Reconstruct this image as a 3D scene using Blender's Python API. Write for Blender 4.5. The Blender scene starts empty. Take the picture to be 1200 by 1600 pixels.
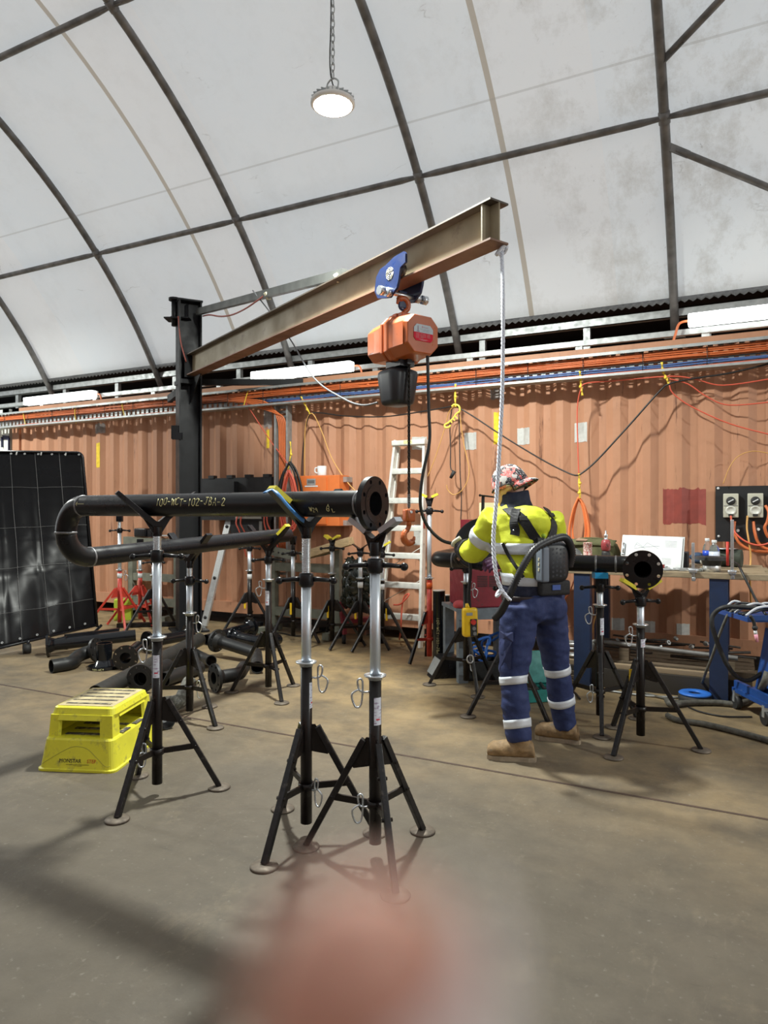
import bpy, bmesh, math, random
from mathutils import Vector, Matrix, noise
random.seed(7)
SC = bpy.context.scene
COL = SC.collection
# ------------------------------------------------------------------ camera, world, exposure
CAMH = 1.45; FPX = 1085.0; YAW = math.radians(27.0)
CY, SY = math.cos(YAW), math.sin(YAW)
cam_data = bpy.data.cameras.new('camera'); cam = bpy.data.objects.new('camera', cam_data); COL.objects.link(cam)
cam.location = (0, 0, CAMH); cam.rotation_euler = (math.pi/2, 0, YAW)
cam_data.sensor_width = 36; cam_data.lens = 36*FPX/1600; cam_data.clip_start = 0.004; cam_data.clip_end = 200
cam_data.dof.use_dof = True; cam_data.dof.focus_distance = 4.0; cam_data.dof.aperture_fstop = 4.95
SC.camera = cam
SC.view_settings.view_transform = 'Standard'; SC.view_settings.look = 'None'
SC.view_settings.exposure = 0.0; SC.view_settings.gamma = 1.0
SC.view_settings.use_curve_mapping = False
wd = bpy.data.worlds.new('world'); SC.world = wd; wd.use_nodes = True
bg = wd.node_tree.nodes['Background']; bg.inputs[0].default_value = (0.93, 0.97, 1.0, 1); bg.inputs[1].default_value = 1.20
HIGHBAY_W = 335.0
BATTEN_E = 5.0

# ------------------------------------------------------------------ coordinates
def W(X, D, z):            # right of / in front of the photographer -> building axes
    return Vector((X*CY - D*SY, X*SY + D*CY, z))
def P(x, y, D):            # a point seen at x, y that lies D metres deep
    return W((x-600)/FPX*D, D, CAMH + (800-y)/FPX*D)
def G(x, y):               # a point of the floor
    return P(x, y, FPX*CAMH/(y-800))
def PW(x, y, b):           # a point of the vertical plane parallel to the long wall
    return P(x, y, b/((x-600)/FPX*SY + CY))
def cdir(X, D, z=0):       # a direction
    return W(X, D, z)
WALL = 7.1

# ------------------------------------------------------------------ materials
MATS = {}
def M(name, col, rough=0.5, metal=0.0, var=0.0, scale=12.0, stretch=(1, 1, 1), bump=0.0, bscale=60.0,
      wear=None, wearscale=18.0, wearlo=0.6, wearhi=0.7, coat=0.0, sss=0.0, spec=0.5):
    if name in MATS: return MATS[name]
    m = bpy.data.materials.new(name); m.use_nodes = True; nt = m.node_tree; N = nt.nodes; L = nt.links
    p = N['Principled BSDF']
    p.inputs['Base Color'].default_value = (*col, 1); p.inputs['Roughness'].default_value = rough
    p.inputs['Metallic'].default_value = metal; p.inputs['Coat Weight'].default_value = coat
    p.inputs['Specular IOR Level'].default_value = spec
    if sss:
        p.inputs['Subsurface Weight'].default_value = sss; p.inputs['Subsurface Radius'].default_value = (.01, .004, .002)
    if var or bump or wear:
        tc = N.new('ShaderNodeTexCoord'); mp = N.new('ShaderNodeMapping'); mp.inputs['Scale'].default_value = stretch
        L.new(tc.outputs['Object'], mp.inputs[0])
    last = None
    if var:
        n = N.new('ShaderNodeTexNoise'); n.inputs['Scale'].default_value = scale; n.inputs['Detail'].default_value = 6
        L.new(mp.outputs[0], n.inputs['Vector'])
        r = N.new('ShaderNodeMapRange'); r.inputs[1].default_value = .3; r.inputs[2].default_value = .7
        r.inputs[3].default_value = 1-var; r.inputs[4].default_value = 1+var
        L.new(n.outputs[0], r.inputs[0])
        mx = N.new('ShaderNodeMix'); mx.data_type = 'RGBA'; mx.blend_type = 'MULTIPLY'; mx.inputs[0].default_value = 1
        mx.inputs[6].default_value = (*col, 1); L.new(r.outputs[0], mx.inputs[7]); last = mx.outputs[2]
        r2 = N.new('ShaderNodeMapRange'); r2.inputs[1].default_value = .3; r2.inputs[2].default_value = .7
        r2.inputs[3].default_value = min(1, rough+.12); r2.inputs[4].default_value = max(.02, rough-.08)
        L.new(n.outputs[0], r2.inputs[0]); L.new(r2.outputs[0], p.inputs['Roughness'])
    if wear:
        n2 = N.new('ShaderNodeTexNoise'); n2.inputs['Scale'].default_value = wearscale; n2.inputs['Detail'].default_value = 8
        n2.inputs['Roughness'].default_value = .7
        L.new(mp.outputs[0], n2.inputs['Vector'])
        r = N.new('ShaderNodeMapRange'); r.inputs[1].default_value = wearlo; r.inputs[2].default_value = wearhi
        L.new(n2.outputs[0], r.inputs[0])
        mx = N.new('ShaderNodeMix'); mx.data_type = 'RGBA'
        L.new(r.outputs[0], mx.inputs[0])
        if last: L.new(last, mx.inputs[6])
        else: mx.inputs[6].default_value = (*col, 1)
        mx.inputs[7].default_value = (*wear, 1); last = mx.outputs[2]
    if last: L.new(last, p.inputs['Base Color'])
    if bump:
        n3 = N.new('ShaderNodeTexNoise'); n3.inputs['Scale'].default_value = bscale; n3.inputs['Detail'].default_value = 5
        L.new(mp.outputs[0], n3.inputs['Vector'])
        b = N.new('ShaderNodeBump'); b.inputs['Strength'].default_value = bump; b.inputs['Distance'].default_value = .01
        L.new(n3.outputs[0], b.inputs['Height']); L.new(b.outputs[0], p.inputs['Normal'])
    MATS[name] = m; return m
def MEMIT(name, col, s):
    m = bpy.data.materials.new(name); m.use_nodes = True; p = m.node_tree.nodes['Principled BSDF']
    p.inputs['Base Color'].default_value = (.9, .9, .9, 1)
    p.inputs['Emission Color'].default_value = (*col, 1); p.inputs['Emission Strength'].default_value = s
    return m

# ------------------------------------------------------------------ mesh builder
ORG = {}
class MB:
    def __init__(s): s.v = []; s.f = []; s.mi = []; s.sm = []
    def add(s, vs, fs, mi=0, smooth=False):
        o = len(s.v); s.v += [Vector(q) for q in vs]
        for f in fs: s.f.append([o+i for i in f]); s.mi.append(mi); s.sm.append(smooth)
        return s
    def box(s, c, size, ux=(1, 0, 0), uz=(0, 0, 1), mi=0, bev=0.0):
        ux = Vector(ux).normalized(); uz = Vector(uz); uz = (uz - ux*uz.dot(ux)).normalized(); uy = uz.cross(ux)
        c = Vector(c); hx, hy, hz = size[0]/2, size[1]/2, size[2]/2
        if bev <= 0:
            vs = [c+ux*hx*i+uy*hy*j+uz*hz*k for i in (-1, 1) for j in (-1, 1) for k in (-1, 1)]
            return s.add(vs, [(0, 1, 3, 2), (4, 6, 7, 5), (0, 4, 5, 1), (2, 3, 7, 6), (0, 2, 6, 4), (1, 5, 7, 3)], mi)
        bm = bmesh.new(); bmesh.ops.create_cube(bm, size=1)
        for q in bm.verts: q.co = Vector((q.co.x*size[0], q.co.y*size[1], q.co.z*size[2]))
        bmesh.ops.bevel(bm, geom=bm.edges[:], offset=min(bev, min(size)*.49), segments=3, affect='EDGES', profile=.6)
        bm.verts.ensure_lookup_table()
        vs = [c+ux*q.co.x+uy*q.co.y+uz*q.co.z for q in bm.verts]
        fs = [[q.index for q in f.verts] for f in bm.faces]; bm.free()
        return s.add(vs, fs, mi, True)
    def boxz(s, x0, x1, y0, y1, z0, z1, mi=0, bev=0):
        return s.box(((x0+x1)/2, (y0+y1)/2, (z0+z1)/2), (x1-x0, y1-y0, z1-z0), mi=mi, bev=bev)
    def bar(s, p0, p1, w, h, up=(0, 0, 1), mi=0, bev=0):     # rectangular bar from p0 to p1
        p0, p1 = Vector(p0), Vector(p1); d = p1-p0
        if abs(d.normalized().dot(Vector(up).normalized())) > .98: up = (1, 0, 0)
        return s.box((p0+p1)/2, (d.length, w, h), d, up, mi, bev)
    def tube(s, pts, r, n=10, mi=0, cap=True, smooth=True, up=None, sq=1.0):
        pts = [Vector(p) for p in pts]; k = len(pts)
        rs = r if isinstance(r, (list, tuple)) else [r]*k
        tg = []
        for i in range(k):
            d = pts[min(i+1, k-1)]-pts[max(i-1, 0)]
            if d.length < 1e-9: d = Vector((0, 0, 1))
            tg.append(d.normalized())
        a = Vector(up) if up else (Vector((0, 0, 1)) if abs(tg[0].z) < .9 else Vector((1, 0, 0)))
        a = (a-tg[0]*a.dot(tg[0])).normalized(); vs = []
        for i in range(k):
            a = a-tg[i]*a.dot(tg[i])
            a = a.normalized() if a.length > 1e-6 else tg[i].orthogonal().normalized()
            b = tg[i].cross(a)
            for j in range(n):
                t = 2*math.pi*j/n; vs.append(pts[i]+(a*math.cos(t)*sq+b*math.sin(t))*rs[i])
        fs = [(i*n+j, i*n+(j+1) % n, (i+1)*n+(j+1) % n, (i+1)*n+j) for i in range(k-1) for j in range(n)]
        s.add(vs, fs, mi, smooth)
        if cap:
            o = len(s.v)-k*n
            s.f.append([o+j for j in range(n)][::-1]); s.mi.append(mi); s.sm.append(False)
            s.f.append([o+(k-1)*n+j for j in range(n)]); s.mi.append(mi); s.sm.append(False)
        return s
    def cyl(s, p0, p1, r, r1=None, n=16, mi=0, smooth=True):
        return s.tube([p0, p1], [r, r if r1 is None else r1], n, mi, True, smooth)
    def lathe(s, prof, o, axis=(0, 0, 1), n=20, mi=0, smooth=True, closed=False, capends=True, sx=1.0):  # prof: (radius, height)
        o = Vector(o); ax = Vector(axis).normalized()
        a = ax.orthogonal().normalized() if abs(ax.z) < .99 else Vector((1, 0, 0)); b = ax.cross(a); vs = []
        for r, h in prof:
            for j in range(n):
                t = 2*math.pi*j/n; vs.append(o+ax*h+(a*math.cos(t)*sx+b*math.sin(t))*r)
        k = len(prof); fs = []
        rng = k if closed else k-1
        for i in range(rng):
            i2 = (i+1) % k
            for j in range(n): fs.append((i*n+j, i*n+(j+1) % n, i2*n+(j+1) % n, i2*n+j))
        s.add(vs, fs, mi, smooth)
        if capends and not closed:
            q = len(s.v)-k*n
            if prof[0][0] > 1e-5: s.f.append([q+j for j in range(n)][::-1]); s.mi.append(mi); s.sm.append(False)
            if prof[-1][0] > 1e-5: s.f.append([q+(k-1)*n+j for j in range(n)]); s.mi.append(mi); s.sm.append(False)
        return s
    def ring(s, o, axis, r0, r1, h, n=24, mi=0):             # flat ring r0..r1, thickness h along axis
        return s.lathe([(r0, 0), (r1, 0), (r1, h), (r0, h)], o, axis, n, mi, False, True)
    def ball(s, c, r, n=12, m=8, mi=0, sc=(1, 1, 1), rot=None):
        vs = []; fs = []; c = Vector(c)
        for i in range(m+1):
            ph = math.pi*i/m
            for j in range(n):
                t = 2*math.pi*j/n
                q = Vector((math.sin(ph)*math.cos(t)*sc[0], math.sin(ph)*math.sin(t)*sc[1], math.cos(ph)*sc[2]))*r
                if rot: q = rot @ q
                vs.append(c+q)
        for i in range(m):
            for j in range(n): fs.append((i*n+j, (i+1)*n+j, (i+1)*n+(j+1) % n, i*n+(j+1) % n))
        return s.add(vs, fs, mi, True)
    def prism(s, poly, o, ux, uy, th, mi=0, smooth=False):   # polygon in the ux/uy plane, thick along ux x uy, centred
        o = Vector(o); ux = Vector(ux).normalized(); uy = Vector(uy).normalized(); nz = ux.cross(uy).normalized()
        k = len(poly)
        vs = [o+ux*x+uy*y-nz*th/2 for x, y in poly]+[o+ux*x+uy*y+nz*th/2 for x, y in poly]
        fs = [list(range(k))[::-1], list(range(k, 2*k))]+[(i, (i+1) % k, k+(i+1) % k, k+i) for i in range(k)]
        return s.add(vs, fs, mi, smooth)
    def quad(s, a, b, c, d, mi=0): return s.add([a, b, c, d], [(0, 1, 2, 3)], mi)
    def build(s, name, mat, parent=None, origin=None):
        if parent is not None: o = ORG[parent.name]
        elif origin is not None: o = Vector(origin)
        else:
            xs = [q.x for q in s.v]; ys = [q.y for q in s.v]; zs = [q.z for q in s.v]
            o = Vector(((min(xs)+max(xs))/2, (min(ys)+max(ys))/2, min(zs)))
        me = bpy.data.meshes.new(name)
        me.from_pydata([tuple(q-o) for q in s.v], [], s.f)
        for m_ in (mat if isinstance(mat, (list, tuple)) else [mat]): me.materials.append(m_)
        me.polygons.foreach_set('material_index', s.mi); me.polygons.foreach_set('use_smooth', s.sm)
        bm = bmesh.new(); bm.from_mesh(me); bmesh.ops.recalc_face_normals(bm, faces=bm.faces[:]); bm.to_mesh(me); bm.free()
        me.update()
        ob = bpy.data.objects.new(name, me); COL.objects.link(ob)
        if parent is not None: ob.parent = parent
        else: ob.location = o
        ORG[ob.name] = o
        return ob
def tag(o, label=None, cat=None, group=None, kind=None):
    if label: o['label'] = label
    if cat: o['category'] = cat
    if group: o['group'] = group
    if kind: o['kind'] = kind
    return o
def thing(name, label, cat, loc, group=None):
    o = bpy.data.objects.new(name, None); COL.objects.link(o); o.location = loc; o.empty_display_size = .05
    ORG[o.name] = Vector(loc); tag(o, label, cat, group); return o
def smooth(pts, k=6):       # Catmull-Rom
    pts = [Vector(p) for p in pts]; out = []
    for i in range(len(pts)-1):
        p0 = pts[max(i-1, 0)]; p1 = pts[i]; p2 = pts[i+1]; p3 = pts[min(i+2, len(pts)-1)]
        for j in range(k):
            t = j/k
            out.append(.5*((2*p1)+(p2-p0)*t+(2*p0-5*p1+4*p2-p3)*t*t+(3*p1-p0-3*p2+p3)*t**3))
    out.append(pts[-1]); return out
def fillet(pts, R, k=10):    # polyline with rounded corners of radius R
    pts = [Vector(p) for p in pts]; out = [pts[0]]
    for i in range(1, len(pts)-1):
        a = (pts[i-1]-pts[i]).normalized(); b = (pts[i+1]-pts[i]).normalized()
        ang = a.angle(b)
        t = R/math.tan(ang/2); c = pts[i]+(a+b).normalized()*(R/math.sin(ang/2))
        p0 = pts[i]+a*t; p1 = pts[i]+b*t; u = p0-c; v = p1-c; th = u.angle(v)
        for j in range(k+1):
            q = j/k; out.append(c+(u*math.sin((1-q)*th)+v*math.sin(q*th))/math.sin(th))
    out.append(pts[-1]); return out
def cable(name, pts, r, mat, label, cat, group=None, n=6, k=6, kind=None):
    o = MB().tube(smooth(pts, k), r, n).build(name, mat); tag(o, label, cat, group, kind); return o

# ------------------------------------------------------------------ stroke writing
GLY = {'0': [[(.1, .2), (.1, .8), (.5, 1), (.9, .8), (.9, .2), (.5, 0), (.1, .2)]], '1': [[(.5, 0), (.5, 1)]],
 '2': [[(.05, .8), (.4, 1), (.85, .8), (.7, .5), (.1, .05), (.95, .05)]], '9': [[(.85, .7), (.5, .45), (.15, .7), (.5, 1), (.85, .7), (.8, 0)]],
 'W': [[(-.1, 1), (.2, 0)], [(.2, 0), (.5, .85)], [(.5, .85), (.8, 0)], [(.8, 0), (1.1, 1)]], 'C': [[(.9, .9), (.5, 1), (.1, .6), (.2, .1), (.6, 0), (.95, .15)]],
 'T': [[(0, .95), (1, 1)], [(.5, .97), (.45, 0)]], 'J': [[(.2, 1), (1, 1)], [(.65, 1), (.6, .2), (.35, 0), (.05, .2)]],
 'B': [[(.15, 0), (.15, 1), (.7, .9), (.7, .6), (.15, .5), (.85, .4), (.8, .05), (.15, 0)]],
 'A': [[(0, 0), (.5, 1), (.95, 0)], [(.2, .4), (.8, .4)]], '-': [[(.15, .5), (.85, .5)]],
 'G': [[(.7, 1), (.15, .5), (.1, .1), (.6, 0), (.7, .4), (.3, .35)], [(.7, .9), (.9, .5)]], 'L': [[(.2, .6), (.25, 0), (.8, .1)]],
 '<': [[(.4, 1), (0, .5), (.4, 0)], [(0, .5), (3, .5)]], 'm': [[(0, 0), (0, .8), (.5, .7), (.5, 0)], [(.5, .7), (1, .7), (1, 0)]],
 '7': [[(0, 1), (.9, 1), (.3, 0)]], 'N': [[(0, 0), (0, 1), (.9, 0), (.9, 1)]], '5': [[(.9, 1), (.2, 1), (.15, .55), (.7, .6), (.9, .3), (.6, 0), (.1, .1)]],
 'S': [[(.9, .85), (.5, 1), (.15, .75), (.8, .35), (.5, 0), (.1, .15)]], ' ': []}
def writing(mb, txt, f, h, wdt, r, gap=.35, jit=.12):       # f(u, v) -> point on the surface, u along, v up
    u = 0; rnd = random.Random(len(txt)*7+1)
    for ch in txt:
        dv = rnd.uniform(-jit, jit)*h
        for st in GLY.get(ch, []):
            pts = [f(u+x*wdt, y*h+dv) for x, y in st]
            if len(pts) > 2 and ch not in 'WANTL7<1-': pts = smooth(pts, 4)
            mb.tube(pts, r, 4)
        u += wdt*(1+gap)
    return mb
def print_text(name, txt, size, o, ux, uy, mat, parent=None, extr=.0004, align='CENTER', sx=1.0):
    cu = bpy.data.curves.new('t', 'FONT'); cu.body = txt; cu.size = size; cu.extrude = extr; cu.align_x = align; cu.align_y = 'CENTER'
    cu.resolution_u = 2
    t = bpy.data.objects.new('t', cu); COL.objects.link(t)
    dg = bpy.context.evaluated_depsgraph_get(); me = bpy.data.meshes.new_from_object(t.evaluated_get(dg))
    bpy.data.objects.remove(t); bpy.data.curves.remove(cu)
    ux = Vector(ux).normalized(); uy = Vector(uy).normalized(); nz = ux.cross(uy); o = Vector(o)
    mb = MB(); mb.add([o+ux*q.co.x*sx+uy*q.co.y+nz*q.co.z for q in me.vertices], [list(p.vertices) for p in me.polygons])
    bpy.data.meshes.remove(me)
    return mb.build(name, mat, parent)

# ------------------------------------------------------------------ common materials
BLACK = M('black_paint', (.008, .008, .010), .30, 0, .3, 9, bump=.04, bscale=40, wear=(.05, .044, .038), wearscale=14, wearlo=.66, wearhi=.82, spec=.36)
GLOSSBLACK = M('gloss_black_paint', (.005, .006, .008), .11, 0, .3, 14, bump=.03, wear=(.06, .055, .04), wearscale=10, wearlo=.72, wearhi=.84)
STANDBLACK = M('stand_enamel', (.009, .0065, .006), .33, 0, .3, 30, wear=(.06, .045, .036), wearscale=25, wearlo=.62, wearhi=.8, spec=.35)
LEGBLACK = M('scuffed_leg_enamel', (.012, .011, .012), .36, .1, .4, 40, wear=(.10, .085, .075), wearscale=30, wearlo=.56, wearhi=.76, spec=.45)
DISC = M('dirty_steel_pad', (.14, .115, .09), .6, .4, .3, 30)
ZINC = M('zinc_plate', (.62, .66, .70), .30, .9, .12, 30, wear=(.45, .42, .36), wearscale=30, wearlo=.6, wearhi=.75)
TUBE = M('silver_tube', (.66, .72, .78), .34, .75, .08, 40, stretch=(1, 1, .2))
GALV = M('galvanised_steel', (.42, .44, .44), .45, .6, .2, 14)
DARKGALV = M('weathered_galvanised_tube', (.185, .18, .174), .5, .4, .35, 7, wear=(.30, .28, .25), wearscale=5, wearlo=.6, wearhi=.8)
ALU = M('aluminium', (.72, .73, .72), .38, .7, .15, 20, wear=(.35, .34, .30), wearscale=20, wearlo=.62, wearhi=.75)
YELLOW = M('yellow_rope', (.85, .62, .06), .6, 0, .15, 60)
TAPE = M('yellow_tape', (.80, .70, .05), .45, 0, .1, 40)
BLUETAPE = M('blue_tape', (.02, .36, .75), .45)
ORANGEC = M('orange_cable', (.62, .16, .05), .42, 0, .1, 10)
BLUEC = M('blue_cable', (.08, .15, .36), .42)
BLACKC = M('black_cable', (.015, .015, .016), .45)
RUBBER = M('black_rubber', (.02, .02, .02), .6, 0, .2, 30)
WHITE = M('white_paper', (.66, .68, .69), .6)
RED = M('red_enamel', (.62, .045, .03), .4, 0, .15, 20)
CHALK = M('yellow_paint_marker', (.88, .82, .42), .7)
ORANGE = M('orange_enamel', (.6, .15, .03), .30, 0, .1, 8, coat=.2)
WOOD = M('raw_timber', (.50, .36, .20), .65, 0, .25, 6, stretch=(2, 14, 14))
OLDWOOD = M('worn_bench_timber', (.30, .235, .15), .6, 0, .3, 5, stretch=(2, 14, 14), wear=(.15, .11, .08), wearscale=6, wearlo=.55, wearhi=.75)
NAVY = M('navy_steel', (.016, .030, .075), .42, 0, .15, 12, wear=(.1, .1, .1), wearscale=20, wearlo=.66, wearhi=.75)
# ================================================================== THE SETTING
def nodes(m): return m.node_tree.nodes, m.node_tree.links, m.node_tree.nodes['Principled BSDF']
def floor_mat():
    m = bpy.data.materials.new('dusty_concrete'); m.use_nodes = True; N, L, p = nodes(m)
    tc = N.new('ShaderNodeTexCoord')
    def nz(sc, det=6, ro=.6, st=(1, 1, 1)):
        mp = N.new('ShaderNodeMapping'); mp.inputs['Scale'].default_value = st; L.new(tc.outputs['Object'], mp.inputs[0])
        n = N.new('ShaderNodeTexNoise'); n.inputs['Scale'].default_value = sc; n.inputs['Detail'].default_value = det; n.inputs['Roughness'].default_value = ro
        L.new(mp.outputs[0], n.inputs['Vector']); return n.outputs[0]
    def rng(s, a, b, c=0, d=1):
        r = N.new('ShaderNodeMapRange'); r.inputs[1].default_value = a; r.inputs[2].default_value = b; r.inputs[3].default_value = c; r.inputs[4].default_value = d
        L.new(s, r.inputs[0]); return r.outputs[0]
    def mix(f, a, b, bt='MIX'):
        x = N.new('ShaderNodeMix'); x.data_type = 'RGBA'; x.blend_type = bt
        if isinstance(f, float): x.inputs[0].default_value = f
        else: L.new(f, x.inputs[0])
        for k, q in ((6, a), (7, b)):
            if isinstance(q, tuple): x.inputs[k].default_value = (*q, 1)
            else: L.new(q, x.inputs[k])
        return x.outputs[2]
    # grey shifts to a lighter tan towards the wall side, broken up by noise
    sep = N.new('ShaderNodeSeparateXYZ'); L.new(tc.outputs['Object'], sep.inputs[0])
    big = nz(.5, 4, .5)
    ad = N.new('ShaderNodeMath'); ad.operation = 'MULTIPLY_ADD'; ad.inputs[1].default_value = 3.6; L.new(big, ad.inputs[0]); L.new(sep.outputs[1], ad.inputs[2])
    tan_mix = rng(ad.outputs[0], 4.5, 7.8)
    c = mix(tan_mix, (.118, .099, .074), (.335, .238, .118))
    c = mix(rng(nz(2.2, 7, .65), .42, .74), c, (.098, .082, .060))
    c = mix(rng(nz(9, 8, .7), .3, .7, .86, 1.12), (0, 0, 0), c, 'MULTIPLY') if False else mix(rng(nz(7, 9, .75), .42, .72, 0, .38), c, (.065, .054, .042))
    c = mix(rng(nz(1.1, 9, .72, (1, 1.6, 1)), .52, .68, 0, .45), c, (.055, .046, .038))
    c = mix(rng(nz(1.7, 9, .8, (1.5, 1, 1)), .55, .75, 0, .35), c, (.30, .24, .16))
    c = mix(rng(nz(38, 4, .6), .62, .74, 0, .45), c, (.27, .25, .21))
    c = mix(rng(nz(3, 9, .75, (6, 1.2, 1)), .6, .68, 0, .4), c, (.2, .17, .13))
    c = mix(rng(nz(4.3, 9, .75, (1.2, 7, 1)), .63, .68, 0, .45), c, (.04, .034, .028))
    p.inputs['Specular IOR Level'].default_value = .35
    L.new(c, p.inputs['Base Color'])
    L.new(rng(nz(5, 5), .3, .7, .48, .72), p.inputs['Roughness'])
    b = N.new('ShaderNodeBump'); b.inputs['Strength'].default_value = .12; b.inputs['Distance'].default_value = .01
    L.new(nz(60, 6), b.inputs['Height']); L.new(b.outputs[0], p.inputs['Normal'])
    return m
def container_mat(name, col, stain):
    m = bpy.data.materials.new(name); m.use_nodes = True; N, L, p = nodes(m)
    tc = N.new('ShaderNodeTexCoord')
    def nz(sc, st, det=6, ro=.65):
        mp = N.new('ShaderNodeMapping'); mp.inputs['Scale'].default_value = st; L.new(tc.outputs['Object'], mp.inputs[0])
        n = N.new('ShaderNodeTexNoise'); n.inputs['Scale'].default_value = sc; n.inputs['Detail'].default_value = det; n.inputs['Roughness'].default_value = ro
        L.new(mp.outputs[0], n.inputs['Vector']); return n.outputs[0]
    def layer(s, a, b, amt, prev, c2):
        r = N.new('ShaderNodeMapRange'); r.inputs[1].default_value = a; r.inputs[2].default_value = b; r.inputs[4].default_value = amt
        L.new(s, r.inputs[0]); x = N.new('ShaderNodeMix'); x.data_type = 'RGBA'; L.new(r.outputs[0], x.inputs[0])
        if isinstance(prev, tuple): x.inputs[6].default_value = (*prev, 1)
        else: L.new(prev, x.inputs[6])
        x.inputs[7].default_value = (*c2, 1); return x.outputs[2]
    c = layer(nz(1.5, (1, 1, .5)), .35, .75, .6, col, tuple(q*1.2 for q in col))
    c = layer(nz(7, (1, 1, .06)), .5, .75, .5, c, tuple(q*.72 for q in col))
    c = layer(nz(3, (1, 1, 1)), .58, .75, .35, c, tuple(q*.75 for q in col))
    c = layer(nz(13, (1, 1, .10), 9, .75), .60, .67, .75, c, stain)
    c = layer(nz(9, (1, 1, .6), 9, .75), .70, .74, .8, c, stain)
    L.new(c, p.inputs['Base Color']); p.inputs['Roughness'].default_value = .55; p.inputs['Specular IOR Level'].default_value = .35
    b = N.new('ShaderNodeBump'); b.inputs['Strength'].default_value = .35; b.inputs['Distance'].default_value = .03
    L.new(nz(4, (1, 1, .8), 3), b.inputs['Height']); L.new(b.outputs[0], p.inputs['Normal'])
    return m
def fabric_mat():
    m = bpy.data.materials.new('white_pvc_fabric'); m.use_nodes = True; N, L, p = nodes(m)
    tc = N.new('ShaderNodeTexCoord'); sep = N.new('ShaderNodeSeparateXYZ'); L.new(tc.outputs['Object'], sep.inputs[0])
    def math_(op, a, b=None, c=None):
        q = N.new('ShaderNodeMath'); q.operation = op
        for i, v in enumerate((a, b, c)):
            if v is None: continue
            if isinstance(v, (int, float)): q.inputs[i].default_value = v
            else: L.new(v, q.inputs[i])
        return q.outputs[0]
    def nz(sc, st=(1, 1, 1), det=8, ro=.7, dist=0):
        mp = N.new('ShaderNodeMapping'); mp.inputs['Scale'].default_value = st; L.new(tc.outputs['Object'], mp.inputs[0])
        n = N.new('ShaderNodeTexNoise'); n.inputs['Scale'].default_value = sc; n.inputs['Detail'].default_value = det; n.inputs['Roughness'].default_value = ro
        n.inputs['Distortion'].default_value = dist; L.new(mp.outputs[0], n.inputs['Vector']); return n.outputs[0]
    def mix(f, a, b2):
        x = N.new('ShaderNodeMix'); x.data_type = 'RGBA'; L.new(f, x.inputs[0])
        for k, q in ((6, a), (7, b2)):
            if isinstance(q, tuple): x.inputs[k].default_value = (*q, 1)
            else: L.new(q, x.inputs[k])
        return x.outputs[2]
    def rng(s, a, b2, c, d):
        r = N.new('ShaderNodeMapRange'); r.inputs[1].default_value = a; r.inputs[2].default_value = b2; r.inputs[3].default_value = c; r.inputs[4].default_value = d
        L.new(s, r.inputs[0]); return r.outputs[0]
    x = sep.outputs[0]; y = sep.outputs[1]
    sm = math_('MODULO', math_('ADD', x, 2.08+4.06*8), 4.06)           # welded seams 4.18 m apart
    seam = math_('LESS_THAN', sm, .055)
    lap = math_('LESS_THAN', sm, .95)
    arc = math_('ARCTAN2', math_('SUBTRACT', y, 1.6), sep.outputs[2])  # position around the arch
    hs = math_('LESS_THAN', math_('ABSOLUTE', math_('SUBTRACT', arc, .72)), .0014)
    c = mix(rng(nz(.6), .35, .7, 0, 1), (.83, .86, .875), (.87, .875, .87))
    c = mix(math_('MULTIPLY', lap, .5), c, (.89, .87, .85))
    c = mix(math_('MULTIPLY', seam, .8), c, (.45, .38, .29))
    c = mix(math_('MULTIPLY', hs, .35), c, (.4, .38, .34))
    c = mix(math_('MULTIPLY', rng(arc, 1.02, 1.08, 0, .7), rng(nz(2), .3, .6, .4, 1)), c, (.62, .58, .48))
    # grime towards the near end of the tent, thin scratches everywhere
    near = rng(x, -2.8, -.4, .15, 1)
    g = math_('MULTIPLY', rng(nz(2.2, (1, 1, .5), 10, .75), .48, .76, 0, .8), near)
    c = mix(g, c, (.40, .36, .30))
    g2 = math_('MULTIPLY', rng(nz(9, (1.3, 1.3, .5), 10, .8, 1.5), .62, .72, 0, .85), near)
    c = mix(g2, c, (.13, .11, .09))
    v = N.new('ShaderNodeTexVoronoi'); v.feature = 'DISTANCE_TO_EDGE'; v.inputs['Scale'].default_value = 1.3
    mp = N.new('ShaderNodeMapping'); mp.inputs['Scale'].default_value = (.5, 1.2, 1); L.new(tc.outputs['Object'], mp.inputs[0])
    nn = N.new('ShaderNodeTexNoise'); nn.inputs['Scale'].default_value = 3; nn.inputs['Detail'].default_value = 5; L.new(mp.outputs[0], nn.inputs['Vector'])
    va = N.new('ShaderNodeVectorMath'); va.operation = 'MULTIPLY_ADD'; va.inputs[1].default_value = (.6, .6, .6); L.new(nn.outputs[1], va.inputs[0]); L.new(mp.outputs[0], va.inputs[2])
    L.new(va.outputs[0], v.inputs['Vector'])
    sc = math_('MULTIPLY', math_('LESS_THAN', v.outputs[0], .006), rng(nz(1.7), .56, .66, 0, .35))
    c = mix(sc, c, (.3, .28, .25))
    b = N.new('ShaderNodeBump'); b.inputs['Strength'].default_value = .25; b.inputs['Distance'].default_value = .04
    L.new(nz(2.5, (1, 1, 1), 4, .5), b.inputs['Height'])
    d = N.new('ShaderNodeBsdfDiffuse'); t = N.new('ShaderNodeBsdfTranslucent'); mx = N.new('ShaderNodeMixShader'); mx.inputs[0].default_value = .42
    for q in (d, t): L.new(c, q.inputs['Color']); L.new(b.outputs[0], q.inputs['Normal'])
    L.new(d.outputs[0], mx.inputs[1]); L.new(t.outputs[0], mx.inputs[2])
    L.new(mx.outputs[0], N['Material Output'].inputs['Surface']); return m
SAL = container_mat('salmon_container_paint', (.455, .230, .136), (.09, .035, .025))
FLOORM = floor_mat(); FABRIC = fabric_mat()
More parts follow.
